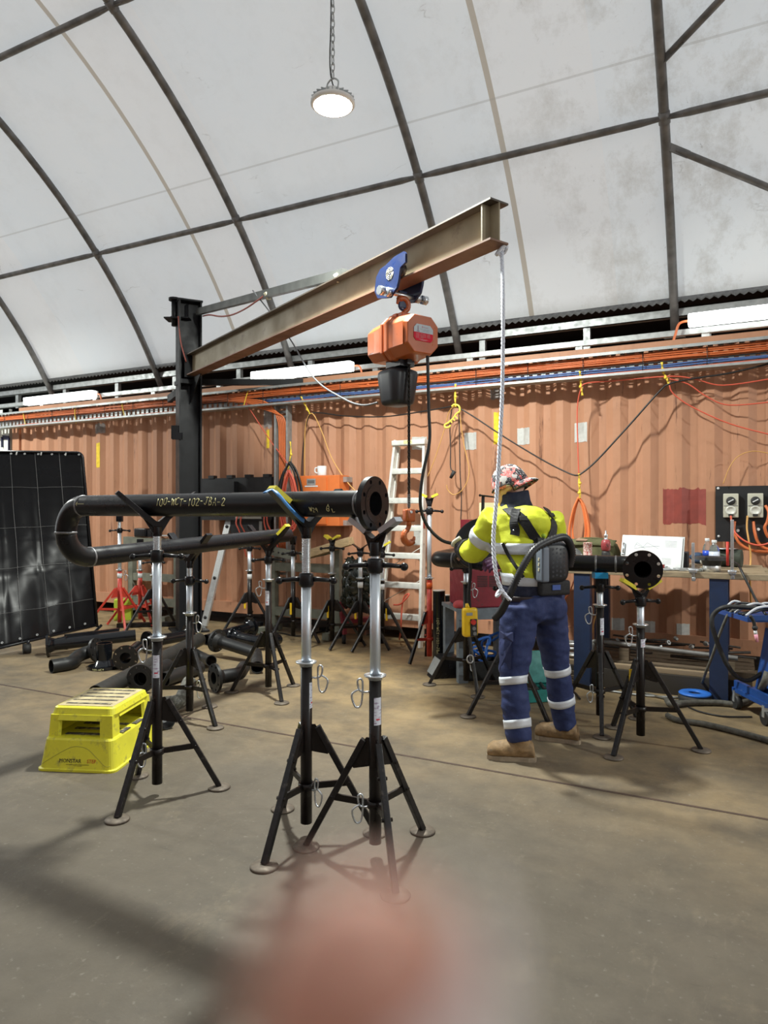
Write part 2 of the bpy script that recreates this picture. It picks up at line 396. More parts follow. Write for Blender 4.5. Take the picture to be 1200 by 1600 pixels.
WHITECON = container_mat('white_container_paint', (.72, .74, .68), (.3, .25, .2))
DARK = M('void_black', (.02, .02, .022), .8)

o = MB().quad((-26, -6, 0), (16, -6, 0), (16, 12, 0), (-26, 12, 0)).build('floor', FLOORM, origin=(0, 0, 0)); tag(o, kind='structure')
JOINT = M('joint_filler', (.055, .032, .022), .7, 0, .3, 12)
o = MB().boxz(-26, 16, 3.728, 3.748, -.01, .0015).build('trim_1', JOINT); tag(o, 'dark rust-brown expansion joint across the concrete floor', kind='structure')

def corr(a):    # container corrugation: depth behind the wall line at position a
    t = ((a+20) % .278)/.278
    if t < .25: return 0.0
    if t < .5: return .044*(t-.25)/.25
    if t < .75: return .044
    return .044*(1-(t-.75)/.25)
def corr_breaks(a0, a1):
    out = [a0]; k = math.floor((a0+20)/.0695)+1
    while k*.0695-20 < a1-1e-4:
        out.append(k*.0695-20); k += 1
    out.append(a1); return out
ZB, ZT = .15, 3.08
def container(name, a0, a1, b, sgn, mat, depth=2.4):
    mb = MB(); aa = corr_breaks(a0+.16, a1-.16); vs = []
    for a in aa: vs += [(a, b+sgn*(.012+corr(a)), ZB+.14), (a, b+sgn*(.012+corr(a)), ZT-.06)]
    mb.add(vs, [(2*i, 2*i+2, 2*i+3, 2*i+1) for i in range(len(aa)-1)])
    b2 = b+sgn*.16; lo, hi = min(b, b2), max(b, b2)
    mb.boxz(a0, a0+.16, lo, hi, ZB, ZT); mb.boxz(a1-.16, a1, lo, hi, ZB, ZT)
    mb.boxz(a0, a1, lo, min(hi, lo+.14) if sgn > 0 else hi, ZB, ZB+.14) if sgn > 0 else mb.boxz(a0, a1, hi-.14, hi, ZB, ZB+.14)
    mb.boxz(a0, a1, lo if sgn > 0 else hi-.06, lo+.06 if sgn > 0 else hi, ZT-.07, ZT)
    d0, d1 = sorted((b+sgn*.05, b+sgn*depth))
    mb.boxz(a0, a1, d0, d1, ZT-.05, ZT-.01); mb.boxz(a0, a0+.03, d0+.06, d1, ZB, ZT-.05); mb.boxz(a1-.03, a1, d0+.06, d1, ZB, ZT-.05)
    e0, e1 = sorted((b+sgn*(depth-.03), b+sgn*depth)); mb.boxz(a0, a1, e0, e1, ZB, ZT)
    for q in (a0+.3, (a0+a1)/2, a1-.3): mb.boxz(q-.2, q+.2, min(b+sgn*.1, b+sgn*depth), max(b+sgn*.1, b+sgn*depth), 0, ZB)
    o = mb.build(name, mat, origin=((a0+a1)/2, b, 0)); tag(o, kind='structure'); return o
tag(container('wall_back', -10.2, 1.99, WALL, 1, SAL), 'salmon orange corrugated shipping container forming the long wall')
tag(container('wall_left', -22.5, -10.28, WALL, 1, WHITECON), 'white shipping container end at the left edge of the photo')
container('wall_right', 2.1, 14.3, WALL, 1, SAL); container('wall_front', -10.2, 1.99, -4.1, -1, SAL)
container('wall_front_left', -22.5, -10.28, -4.1, -1, SAL); container('wall_front_right', 2.1, 14.3, -4.1, -1, SAL)

RC = Vector((0, 1.6, .04)); RR = 7.0
def arch(a, th, r=RR): return Vector((a, RC.y+r*math.sin(th), RC.z+r*math.cos(th)))
TH1 = math.radians(59.3)
n = 60; aa = [-24+i*.5 for i in range(77)]; vs = []
for a in aa:
    for j in range(n+1): vs.append(arch(a, -TH1+2*TH1*j/n, RR+.055))
mb = MB(); mb.add(vs, [(i*(n+1)+j, (i+1)*(n+1)+j, (i+1)*(n+1)+j+1, i*(n+1)+j+1) for i in range(len(aa)-1) for j in range(n)], 0, True)
tag(mb.build('ceiling', FABRIC, origin=(0, 0, 0)), 'white translucent fabric roof stretched over the steel arches', kind='structure')
RIBS = [-.58+2.38*k for k in range(-8, 6)]
RIBW = {-8: None}
ords = {-.58: 'steel roof arch running down at the far right of the photo', -2.96: 'steel roof arch passing behind the hoist and trolley',
        -5.34: 'steel roof arch meeting the jib boom above the middle batten light', -7.72: 'steel roof arch coming down just left of the crane column',
        -10.1: 'leftmost steel roof arch ending beside the left batten light'}
for a in RIBS:
    th = math.radians(62.6); mb = MB().tube([arch(a, -th+2*th*i/48) for i in range(49)], .043, 12)
    for s_ in (-1, 1):
        e = arch(a, s_*th); mb.box((e.x, e.y, e.z-.01), (.2, .2, .02))
    for q in (26.65, 45.6):
        e = arch(a, math.radians(q)); t = (arch(a, math.radians(q+1))-e).normalized(); mb.tube([e-t*.05, e+t*.05], .05, 12)
    near = [k for k in ords if abs(k-a) < .01]
    o = mb.build('roof_arch', DARKGALV); 
    tag(o, ords[near[0]] if near else 'steel roof arch of the tent outside the picture', 'roof arch', 'steel arches of the tent roof', kind='structure')
def purlin(a0, a1, th, label):
    p0, p1 = arch(a0, th), arch(a1, th); d = (p1-p0).normalized(); L_ = (p1-p0).length
    fr = [0, .06, .2, L_-.2, L_-.06, L_]; rs = [.022, .024, .033, .033, .024, .022]
    mb = MB().tube([p0+d*f for f in fr], rs, 10)
    for e, s_ in ((p0, 1), (p1, -1)): mb.box(e+d*s_*.08, (.14, .012, .085), d, (0, math.cos(th), -math.sin(th)) if False else (0, -math.sin(th), -math.cos(th)))
    tag(mb.build('roof_purlin', DARKGALV), label, 'purlin', 'steel purlin tubes between the arches', kind='structure')
PL = {(-10.1, 1): 'lower purlin tube at the left edge above the batten light', (-7.72, 1): 'lower purlin tube above the black crane column',
      (-5.34, 1): 'lower purlin tube below the round hanging lamp', (-2.96, 1): 'lower purlin tube above the boom tip',
      (-.58, 1): 'lower purlin tube at the right edge of the photo', (-7.72, 0): 'upper purlin tube in the top left corner',
      (-5.34, 0): 'upper purlin tube leaving the top edge near the left arch'}
for a0, a1 in zip(RIBS[:-1], RIBS[1:]):
    for kk, q in enumerate((26.65, 45.6)):
        lb = [v for (aq, k2), v in PL.items() if abs(aq-a0) < .01 and k2 == kk]
        purlin(a0, a1, math.radians(q), lb[0] if lb else 'steel purlin tube of the tent outside the picture')
def brace(p0, p1, label):
    d = (p1-p0).normalized(); mb = MB().tube([p0+d*.1, p0+d*.22, p0+d*.3, p1], [.022, .03, .03, .03], 10)
    mb.box(p0+d*.11, (.22, .012, .07), d); tag(mb.build('roof_brace', DARKGALV), label, 'roof brace', kind='structure')
brace(arch(-.58, math.radians(42)), arch(1.8, math.radians(27.5)), 'diagonal brace tube rising to the top right corner')
brace(arch(-.58, math.radians(47.5)), arch(1.8, math.radians(60)), 'diagonal brace tube falling to the right edge of the photo')

# eaves: corrugated sheet, rails, near-black sheets put in for the shaded void behind
mb = MB(); aa = [-16+i*.019 for i in range(1060)]; vs = []
for a in aa:
    w = .013*math.sin(a*2*math.pi/.076); vs += [(a, 7.61, 3.575+w), (a, 7.84, 3.72+w)]
mb.add(vs, [(2*i, 2*i+2, 2*i+3, 2*i+1) for i in range(len(aa)-1)], 0, True)
o = mb.build('trim_2', M('corrugated_sheet', (.10, .097, .092), .7, 0, .3, 6)); tag(o, 'corrugated iron eave sheet under the fabric edge', kind='structure')
o = MB().boxz(-22, 14, 9.4, 9.5, 3.0, 3.75).boxz(-22, 14, 7.80, 9.45, 3.73, 3.76).build('void_backing', DARK); tag(o, kind='structure')
def rail(name, b, z, h, label, zb):
    t = thing(name, label, 'rail', (-4, b, zb)); t['kind'] = 'structure'
    mb = MB().boxz(-14, 4, b, b+.012, z-h/2, z+h/2).boxz(-14, 4, b, b+.06, z+h/2-.01, z+h/2).boxz(-14, 4, b, b+.06, z-h/2, z-h/2+.01)
    mb.build('channel', GALV, t)
    k = -13.4
    while k < 3.5:
        MB().boxz(k, k+.07, b+.01, b+.07, zb, z).build('post', GALV, t); k += 1.19
rail('eave_rail', 7.72, 3.50, .095, 'upper galvanised rail under the corrugated eave sheet', 3.04)
rail('cable_rail', 7.30, 3.19, .055, 'lower galvanised rail along the top of the container', 3.04)

# ------------------------------------------------------------------ cable tray along the wall
t = thing('cable_tray', 'long galvanised cable tray fixed along the top of the orange container', 'cable tray', (-4, 7.0, 2.74))
mb = MB().boxz(-12.5, 2.6, 6.90, 7.00, 2.975, 2.983).boxz(-12.5, 2.6, 6.896, 6.90, 2.955, 2.983).boxz(-12.5, 2.6, 6.86, 7.00, 2.745, 2.753).boxz(-12.5, 2.6, 6.856, 6.86, 2.745, 2.768)
mb.build('side_rail', GALV, t)
mb = MB(); k = -12.4
while k < 2.6:
    mb.boxz(k, k+.045, 6.985, 6.995, 2.75, 2.98); k += .085
mb.build('slotted_web', GALV, t)
k = -12.2
while k < 2.6:
    MB().boxz(k, k+.04, 6.99, 7.12, 2.80, 2.84).boxz(k, k+.04, 6.99, 7.0, 2.78, 2.99).build('bracket', GALV, t); k += 1.25
rnd = random.Random(3)
def traycable(z, b, r, mat, label, group, a0=-12.4, a1=2.5):
    pts = []; a = a0
    while a < a1: pts.append((a, b+rnd.uniform(-.006, .006), z+rnd.uniform(-.006, .006))); a += .35
    pts.append((a1, b, z)); cable('tray_cable', pts, r, mat, label, 'cable', group, 6, 3)
for i, z in enumerate((2.868, 2.884, 2.90, 2.916, 2.932, 2.946)): traycable(z, 6.97-.012*(i % 2), .0085, ORANGEC, 'thick orange power cable lying along the wall tray', 'orange cables in the wall tray')
for i, z in enumerate((2.876, 2.894, 2.912, 2.93)): traycable(z, 6.945, .0075, ORANGEC, 'thick orange power cable lying along the wall tray', 'orange cables in the wall tray')
for i, z in enumerate((2.808, 2.826)): traycable(z, 6.965, .008, BLUEC, 'blue data cable lying along the wall tray', 'blue cables in the wall tray', -5.2)
traycable(2.785, 6.95, .006, M('red_cable', (.62, .12, .07), .45), 'thin red cable at the bottom of the wall tray', 'red cables in the wall tray')
traycable(2.85, 6.955, .006, BLACKC, 'black cable between the orange and blue cables of the tray', 'black cables in the wall tray')
k = -11.8
while k < 2.4:
    mb = MB().tube([(k, 6.995, 2.955), (k, 6.93, 2.95), (k+.004, 6.925, 2.87), (k, 6.93, 2.775), (k, 6.995, 2.77)], .0035, 5)
    tag(mb.build('cable_tie', BLACKC), 'black cable tie holding the cables to the wall tray', 'cable tie', 'black ties along the wall tray'); k += .55
# vertical tray with its drop of cables
vt = thing('vertical_cable_tray', 'narrow galvanised tray dropping down the wall left of the orange box', 'cable tray', (-5.9, 7.0, .3))
va = PW(441, 650, 6.98).x
MB().boxz(va-.10, va-.075, 6.95, 7.04, .6, 2.75).boxz(va+.075, va+.10, 6.95, 7.04, .6, 2.75).build('side_rail', GALV, vt)
mb = MB(); k = .62
while k < 2.74: mb.boxz(va-.08, va+.08, 7.02, 7.03, k, k+.03); k += .06
mb.build('slotted_web', GALV, vt)
for i in range(5):
    x = va-.045+.024*i
    cable('drop_cable', [(x-.9+.1*i, 6.95, 2.86-.012*i), (x-.45, 6.94, 2.85-.02*i), (x-.14, 6.94, 2.78-.03*i), (x-.01, 6.96, 2.58), (x, 6.985, 2.3), (x+.004, 6.985, 1.6), (x, 6.985, 1.0)], .0105, ORANGEC,
          'orange power cable turning down from the wall tray', 'cable', 'orange cables in the vertical tray')

# ------------------------------------------------------------------ lamps
LENS = MEMIT('lit_diffuser', (.93, 1.0, .97), BATTEN_E); WHITEP = M('white_enamel', (.8, .8, .78), .4)
def batten(a0, a1, b, z, label, side):
    t = thing('batten_light', label, 'light', ((a0+a1)/2, b, z-.07), 'batten lights along the container wall')
    MB().boxz(a0+.02, a1-.02, b+.03, b+.09, z-.035, z+.05, bev=.008).build('housing', WHITEP, t)
    MB().boxz(a0, a1, b-.06, b+.045, z-.07, z+.045, bev=.015).build('diffuser', LENS, t)
    e = a1 if side > 0 else a0
    MB().tube(smooth([(e-.02*side, b+.05, z), (e+.08*side, b+.03, z-.02), (e+.12*side, b+.02, z-.14), (e+.16*side, b-.08, z-.26), (e+.35*side, b-.25, z-.30)]), .012, 6).build('supply_cable', ORANGEC, t)
    for q in (.2, .8):
        x = a0+(a1-a0)*q
        MB().boxz(x-.02, x+.02, b+.07, b+.36, z+.03, z+.05).build('bracket', GALV, t)
batten(-10.0, -8.47, 7.2, 3.20, 'lit white batten light at the left, above the black curtain', 1)
batten(-5.56, -4.09, 7.2, 3.20, 'lit white batten light in the middle, between crane column and hoist', 1)
batten(-.42, 1.04, 7.2, 3.28, 'lit white batten light at the right edge of the photo', -1)
HBL = MEMIT('lit_lens', (.92, 1.0, .94), 26.0)
def highbay(a, b, z, ztop, label):
    t = thing('high_bay_lamp', label, 'lamp', (a, b, z), 'round high bay lamps of the tent')
    MB().lathe([(.150, 0), (.160, .012), (.158, .03), (.120, .055), (.085, .075), (.08, .10), (.03, .105), (.03, .12)], (a, b, z), n=36).build('housing', WHITEP, t)
    MB().lathe([(.0, -.008), (.10, -.006), (.138, -.001), (.14, .004)], (a, b, z), n=32, capends=False).build('lens', HBL, t)
    mb = MB()
    for k in range(24):
        q = 2*math.pi*k/24; d = Vector((math.cos(q), math.sin(q), 0)); mb.bar(Vector((a, b, z+.06))+d*.09, Vector((a, b, z+.035))+d*.15, .005, .04)
    mb.build('cooling_fins', GALV, t)
    MB().tube(smooth([(a-.04, b, z+.12), (a-.045, b, z+.17), (a, b, z+.20), (a+.045, b, z+.17), (a+.04, b, z+.12)]), .006, 6).build('handle', GALV, t)
    mb = MB(); k = 0; zz = z+.2
    while zz < ztop:
        ax = Vector((1, 0, 0)) if k % 2 else Vector((0, 1, 0)); c = Vector((a, b, zz+.028)); u = Vector((0, 0, 1))
        mb.tube([c+ax*.014*math.cos(q*math.pi/5)+u*.034*math.sin(q*math.pi/5) for q in range(11)], .004, 5, cap=False); zz += .052; k += 1
    mb.build('chain', GALV, t)
    MB().tube(smooth([(a+.02, b, z+.1), (a-.03, b+.01, z+.3), (a-.015, b, z+.8), (a-.03, b, ztop)]), .005, 6).build('supply_cable', BLACKC, t)
    ld = bpy.data.lights.new('high_bay_light', 'AREA'); ld.shape = 'DISK'; ld.size = .27; ld.energy = HIGHBAY_W; ld.color = (.97, 1.0, .93)
    lo = bpy.data.objects.new('high_bay_light', ld); COL.objects.link(lo); lo.location = (a, b, z-.02)
def roof_z(b): return RC.z+math.sqrt(RR**2-(b-RC.y)**2)
lp = P(520, 166, 5.0); highbay(lp.x, lp.y, lp.z, roof_z(lp.y)+.04, 'round lit LED lamp hanging on a chain above the hoist')
for a, b in ((lp.x-8, lp.y), (lp.x+8, lp.y)):  # unseen lamps added to light the tent as an assumed row
    highbay(a, b, lp.z, roof_z(b)+.04, 'added round lit LED lamp, unseen, assumed to continue the row')
# ================================================================== JIB CRANE, TROLLEY, HOIST
OLIVE = M('olive_grey_primer', (.30, .255, .165), .5, 0, .15, 5, wear=(.20, .15, .10), wearscale=6, wearlo=.58, wearhi=.72)
REDOX = M('red_oxide_primer', (.21, .115, .075), .5, 0, .15, 5)
COLB = M('crane_column_black', (.008, .0085, .010), .45, 0, .25, 6, spec=.25)
JX, JD, JZ0, JZ1 = -2.39, 8.5, 3.095, 3.35
bx, bd = .587, -.810                                   # boom heading, to the right and towards the camera
def J(t, side, z): return W(JX+bx*t+.81*side, JD+bd*t+.587*side, z)
BE = cdir(bx, bd); BS = cdir(.81, .587)
jib = thing('jib_crane', 'tall black jib crane column with a long olive steel boom', 'crane', W(JX, JD, 0))
def ibeam(mb, p0, p1, h, w, tf, tw, up, side, mi=(0, 0, 0)):
    up = Vector(up).normalized(); d = p1-p0
    mb.bar(p0, p1, tw, h-2*tf, up, mi[0]); mb.bar(p0+up*(h/2-tf/2), p1+up*(h/2-tf/2), w, tf, up, mi[1]); mb.bar(p0-up*(h/2-tf/2), p1-up*(h/2-tf/2), w, tf, up, mi[2])
mb = MB(); ibeam(mb, W(JX, JD, .02), W(JX, JD, 4.0), .27, .25, .018, .014, cdir(.9, .44), None); mb.build('column', COLB, jib)
MB().box(W(JX, JD, .01), (.42, .42, .02), cdir(.9, .44)).build('base_plate', COLB, jib)
mb = MB().box(W(JX, JD, 4.01), (.29, .27, .02), cdir(.9, .44)).cyl(W(JX-.17, JD-.02, 3.72), W(JX-.17, JD-.02, 4.03), .035, n=10).cyl(W(JX-.17, JD-.02, 4.03), W(JX-.17, JD-.02, 4.06), .07, n=12)
mb.box(W(JX-.12, JD-.02, 3.80), (.3, .2, .016), cdir(1, 0)).prism([(0, 0), (.26, 0), (.26, .2)], W(JX-.26, JD-.02, 3.8), cdir(1, 0), (0, 0, 1), .02); mb.build('head_bracket', COLB, jib)
mb = MB(); ibeam(mb, J(.1, 0, (JZ0+JZ1)/2), J(5.27, 0, (JZ0+JZ1)/2), JZ1-JZ0, .155, .012, .009, (0, 0, 1), None, (0, 1, 2))
mb.build('boom', [OLIVE, M('dark_flange', (.085, .07, .055), .5, 0, .2, 5), REDOX], jib)
mb = MB().box(J(5.19, .037, (JZ0+JZ1)/2), (.010, .07, JZ1-JZ0-.026), BE).box(J(5.19, -.037, (JZ0+JZ1)/2), (.010, .07, JZ1-JZ0-.026), BE); mb.build('end_stiffener', OLIVE, jib)
mb = MB().box(J(.12, 0, (JZ0+JZ1)/2), (.03, .2, .3), BE).cyl(J(0, -.10, 2.98), J(0, -.10, 3.46), .03).box(J(.02, -.06, 3.02), (.26, .16, .05), BE)
mb.prism([(0, 0), (.35, 0), (0, -.3)], J(.05, 0, 3.08), BE, (0, 0, 1), .014); mb.build('hinge_bracket', COLB, jib)
tb0 = W(JX+.14, JD-.1, 3.87); tb1 = J(3.56, -.02, 3.375)
MB().bar(tb0, tb1, .05, .075).build('tie_bar', M('grey_tie_steel', (.10, .105, .10), .45, .4, .2, 6), jib)
MB().bar(W(JX, JD, 3.035), PW(474, 597, WALL+.012), .07, .07).build('wall_stay', COLB, jib)
MB().bar(W(JX-.02, JD, 3.0), W(JX-.42, JD+.6, 2.93), .06, .09).build('side_stay', COLB, jib)
mb = MB().box(W(JX-.12, JD-.14, 2.41), (.09, .05, .16), cdir(1, 0)).box(W(JX-.09, JD-.17, 2.36), (.12, .03, .08), cdir(1, 0)); mb.build('latch', COLB, jib)
mb = MB().tube(smooth([W(JX+.2, JD-.1, 3.82)]+[tb0.lerp(tb1, f_)-Vector((0, 0, .03+.11*math.sin(math.pi*(f_-.06)/.5)))+BS*-.03 for f_ in (.14, .24, .34, .44, .54)]+[tb0.lerp(tb1, .57)]), .009, 6).tube(smooth([W(JX-.08, JD-.16, 3.8), W(JX-.05, JD-.17, 3.5), W(JX+.02, JD-.18, 3.25)]), .008, 6)
mb.build('red_lead', M('dull_red_cable', (.30, .07, .05), .5), jib)
for tt in (1.82, 3.0):
    c = tb0.lerp(tb1, (tt-.1)/3.0); mb = MB()
    for k in range(3): mb.tube([c+Vector((0, 0, .045))+BS*.03, c+BS*.035+Vector((0, 0, -.045)), c-Vector((0, 0, .055)), c-BS*.035+BE*.02*k], .008, 5)
    mb.build('rope_lashing', M('pale_rope', (.6, .56, .4), .7), jib)
cable('suspended_cable', [J(1.85, -.02, 3.68), P(450, 525, 6.6), P(490, 590, 6.0), P(535, 622, 5.5), P(565, 633, 5.2), P(590, 629, 5.06)], .0075, M('grey_cable', (.16, .165, .175), .4),
      'grey cable sagging from the tie bar to the black chain bag', 'cable')

# trolley on the bottom flange
T0 = 4.30
TBLUE = M('blue_trolley_enamel', (.009, .022, .085), .35, 0, .15, 20)
tr = thing('beam_trolley', 'blue push trolley clamped on the bottom flange of the boom', 'trolley', J(T0, 0, 3.0))
prof = [(-.19, -.06), (-.17, .04), (-.12, .085), (-.05, .095), (.05, .125), (.16, .13), (.18, .11), (.18, .05), (.12, .03), (.10, -.05), (.08, -.10), (.0, -.15), (-.06, -.14), (-.15, -.12)]
for s_ in (-1, 1):
    MB().prism(prof, J(T0, s_*.105, 3.13), BE, (0, 0, 1), .018).build('side_plate', TBLUE, tr)
    for q in (-.075, .075):
        MB().lathe([(.0, -.018), (.05, -.018), (.055, 0), (.045, .02), (.0, .02)], J(T0+q, s_*.075, 3.16), BS*s_, 18).build('wheel', M('worn_wheel_steel', (.09, .09, .095), .4, .8), tr)
mb = MB().cyl(J(T0, -.20, 3.015), J(T0, .22, 3.015), .016)
for q in (-.19, -.13, .13, .20): mb.cyl(J(T0, q-.02, 3.015), J(T0, q+.02, 3.015), .034, n=8)
mb.build('spindle', ZINC, tr)
mb = MB().box(J(T0, 0, 2.985), (.018, .07, .12), BE, bev=.004).tube([J(T0, .03*math.cos(k*.5), 2.94+.03*math.sin(k*.5)) for k in range(13)], .010, 6); mb.build('suspension_plate', TBLUE, tr)
o = J(T0, -.116, 3.15)
mb = MB()
for k in range(3):
    r = .022+.011*k; mb.tube([o+BE*math.cos(q*.63)*r+Vector((0, 0, 1))*math.sin(q*.63)*r for q in range(11 if k else 9)], .002, 4)
writing(mb, 'S5', lambda u, v: o+BE*(u-.015)+Vector((0, 0, v-.015)), .03, .016, .002); mb.build('plate_marking', M('faded_cream_paint', (.55, .52, .42), .6), tr)

# electric chain hoist
he = thing('chain_hoist', 'orange electric chain hoist with black chain bag hanging from the blue trolley', 'hoist', J(T0, 0, .6))
HO = M('hoist_orange', (.43, .095, .02), .34, 0, .08, 6, coat=.3)
UP = Vector((0, 0, 1))
def octo(w, h, c): return [(-w/2+c, -h/2), (w/2-c, -h/2), (w/2, -h/2+c), (w/2, h/2-c), (w/2-c, h/2), (-w/2+c, h/2), (-w/2, h/2-c), (-w/2, -h/2+c)]
def loft_oct(mb, secs, zc):            # secs: (t along boom, w, h, chamfer)
    vs = []
    for t_, w, h, c in secs: vs += [J(T0+t_, x, zc+y) for x, y in octo(w, h, c)]
    k = len(secs); fs = [(8*i+j, 8*i+(j+1) % 8, 8*i+8+(j+1) % 8, 8*i+8+j) for i in range(k-1) for j in range(8)]
    fs += [list(range(8))[::-1], list(range(8*k-8, 8*k))]; mb.add(vs, fs, 0, False)
def bevelled(ob, w=.006):
    m = ob.modifiers.new('bevel', 'BEVEL'); m.width = w; m.segments = 3; m.limit_method = 'ANGLE'; m.angle_limit = .4; return ob
HZ = 2.685
def HB(secs, name): 
    mb = MB(); loft_oct(mb, secs, HZ); return bevelled(mb.build(name, HO, he))
HB([(-.02, .315, .30, .05), (.0, .33, .315, .055), (.03, .33, .315, .055), (.04, .31, .295, .06), (.20, .285, .275, .06), (.235, .27, .26, .06)], 'gear_housing')
HB([(-.06, .315, .30, .05), (-.045, .32, .31, .05), (-.035, .32, .31, .05), (-.03, .30, .29, .05)], 'flange')
HB([(-.27, .24, .235, .05), (-.25, .265, .26, .05), (-.09, .285, .28, .05), (-.06, .30, .29, .05)], 'motor_housing')
for s_ in (-1,):
    MB().prism([(-.07, -.08), (.07, -.08), (.07, .08), (-.07, .08)], J(T0+.13, s_*.1505, HZ), BE, UP, .002).build('side_panel', HO, he)
    MB().prism([(-.06, -.07), (.06, -.07), (.06, .07), (-.06, .07)], J(T0-.17, s_*.137, HZ), BE, UP, .002).build('side_panel', HO, he)
bevelled(MB().box(J(T0, 0, 2.845), (.16, .13, .05), BE).box(J(T0, -.06, 2.84), (.05, .03, .06), BE).build('top_lug', HO, he))
def hook(mb, c, ax, up, R, r, flip=1, gap=.55):
    pts = [c+up*R*2.35, c+up*R*1.55]; rs = [r*.75, r*.8]
    for k in range(14):
        q = math.pi*.62+k*(math.pi*1.38)/13
        pts.append(c+ax*flip*R*math.cos(q+0)*1+up*R*math.sin(q)); rs.append(r*(.85+.35*math.sin(min(1, k/9)*math.pi*.75)) if k < 11 else r*(.8-.16*(k-10)))
    mb.tube(smooth(pts, 3), [rs[min(int(i/3), len(rs)-1)] for i in range(3*(len(pts)-1)+1)], 10)
mb = MB(); hook(mb, J(T0, 0, 2.945), BS, -UP, .047, .021, -1); mb.build('top_hook', HO, he)
MB().bar(J(T0+.0, .045, 2.955), J(T0, .03, 2.895), .012, .004).build('hook_latch', ZINC, he)
lab = [(-.085, -.035), (-.065, -.055), (.065, -.055), (.085, -.035), (.085, .035), (.06, .06), (-.06, .06), (-.085, .035)]
lo = J(T0+.2375, .0, HZ+.005)
def LB(x, y, d=0): return lo+BS*x+UP*y+BE*d
LR = M('label_red', (.60, .015, .04), .6, spec=.2); LW = M('label_silver', (.50, .56, .62), .6, spec=.2)
fl = he_label = MB().prism(lab, lo, BS, UP, .003).build('rating_plate', LR, he)
MB().prism([(-.085, .003), (.085, .003), (.085, .035), (.06, .06), (-.06, .06), (-.085, .035)], LB(0, 0, .0012), BS, UP, .003).build('plate_header', LW, fl)
mb = MB()
for r_ in range(4):
    for c_ in (-.028, .032):
        if r_ == 3 and c_ > 0: continue
        mb.box(LB(c_+.012, -.006-.0095*r_, .0016), (.028, .0055, .001), BS, UP); mb.box(LB(c_-.024, -.006-.0095*r_, .0016), (.03, .002, .001), BS, UP)
for r_ in range(2): mb.box(LB(.0, -.044-.005*r_, .0016), (.08-.03*r_, .0015, .001), BS, UP)
mb.build('plate_fields', WHITE, fl)
DR = M('label_text', (.18, .03, .10), .5); GT = M('label_grey_text', (.35, .38, .42), .5)
print_text('plate_number', '1', .045, LB(-.05, .030, .0032), BS, UP, DR, fl); print_text('plate_unit', 'TON', .011, LB(-.05, .0095, .0032), BS, UP, DR, fl)
mb = MB().bar(LB(-.014, .037, .003), LB(-.009, .050, .003), .0030, .0008, BE)
for k in range(5): mb.box(LB(.0+.0092*k, .0415, .003), (.0058, .0075-.0015*(k % 2), .0008), BS, UP)
mb.build('plate_title', M('label_title_red', (.6, .02, .05), .4), fl)
mb = MB()
for x_, w_, y_ in ((-.02, .022, .027), (.012, .02, .0265), (.04, .024, .026), (.002, .018, .016), (.03, .03, .0155)): mb.box(LB(x_, y_, .003), (w_, .0045, .0008), BS, UP)
mb.build('plate_text', GT, fl)
# chain bag under the motor
bagm = M('black_moulded_plastic', (.016, .017, .021), .38)
mb = MB(); cX = -.06; secs = []
for zz, w, d in ((2.50, .10, .13), (2.475, .21, .215), (2.465, .235, .23), (2.44, .24, .235), (2.26, .205, .195), (2.235, .19, .18), (2.225, .16, .15)):
    secs.append([J(T0+cX+q*w*(1 if True else 1), p*d, zz) for p, q in
        [(math.copysign(min(abs(math.cos(a))*1.25, 1)*.5, math.cos(a)), math.copysign(min(abs(math.sin(a))*1.25, 1)*.5, math.sin(a))) for a in [k*math.pi/12 for k in range(24)]]])
vs = [p for s_ in secs for p in s_]; k = len(secs)
mb.add(vs, [(24*i+j, 24*i+(j+1) % 24, 24*i+24+(j+1) % 24, 24*i+24+j) for i in range(k-1) for j in range(24)]+[list(range(24)), list(range(24*k-24, 24*k))], 0, True)
mb.build('chain_bag', bagm, he)
MB().box(J(T0-.03, 0, 2.53), (.17, .13, .07), BE).box(J(T0+.06, 0, 2.53), (.05, .04, .05), BE).build('bag_bracket', bagm, he)
lc = J(T0+.075, .0, 0)
mb = MB(); zz = 2.52; k = 0
while zz > 1.50:
    ax = BE if k % 2 else BS
    mb.tube([Vector((lc.x, lc.y, zz-.011))+ax*.008*math.cos(q*math.pi/4)+UP*.0135*math.sin(q*math.pi/4) for q in range(9)], .0056, 4, cap=False); zz -= .0185; k += 1
mb.build('load_chain', M('oiled_chain', (.03, .028, .026), .35, .6), he)
mb = MB()
for k in range(8): mb.ring(Vector((lc.x, lc.y, 1.485+.012*k)), UP, .008, .016, .004, 12)
mb.build('chain_spring', ZINC, he)
zb = 1.40
mb = MB().box((lc.x, lc.y, zb+.025), (.085, .05, .09), BS, bev=.012).cyl((lc.x, lc.y, zb-.05), (lc.x, lc.y, zb), .018); hb = mb.build('hook_block', HO, he)
MB().cyl(Vector((lc.x, lc.y, zb+.05))-BE*.03, Vector((lc.x, lc.y, zb+.05))+BE*.03, .010).build('block_bolt', ZINC, hb)
mb = MB(); hook(mb, Vector((lc.x, lc.y, 1.275)), BS, UP, .048, .021, 1); mb.build('load_hook', HO, he)
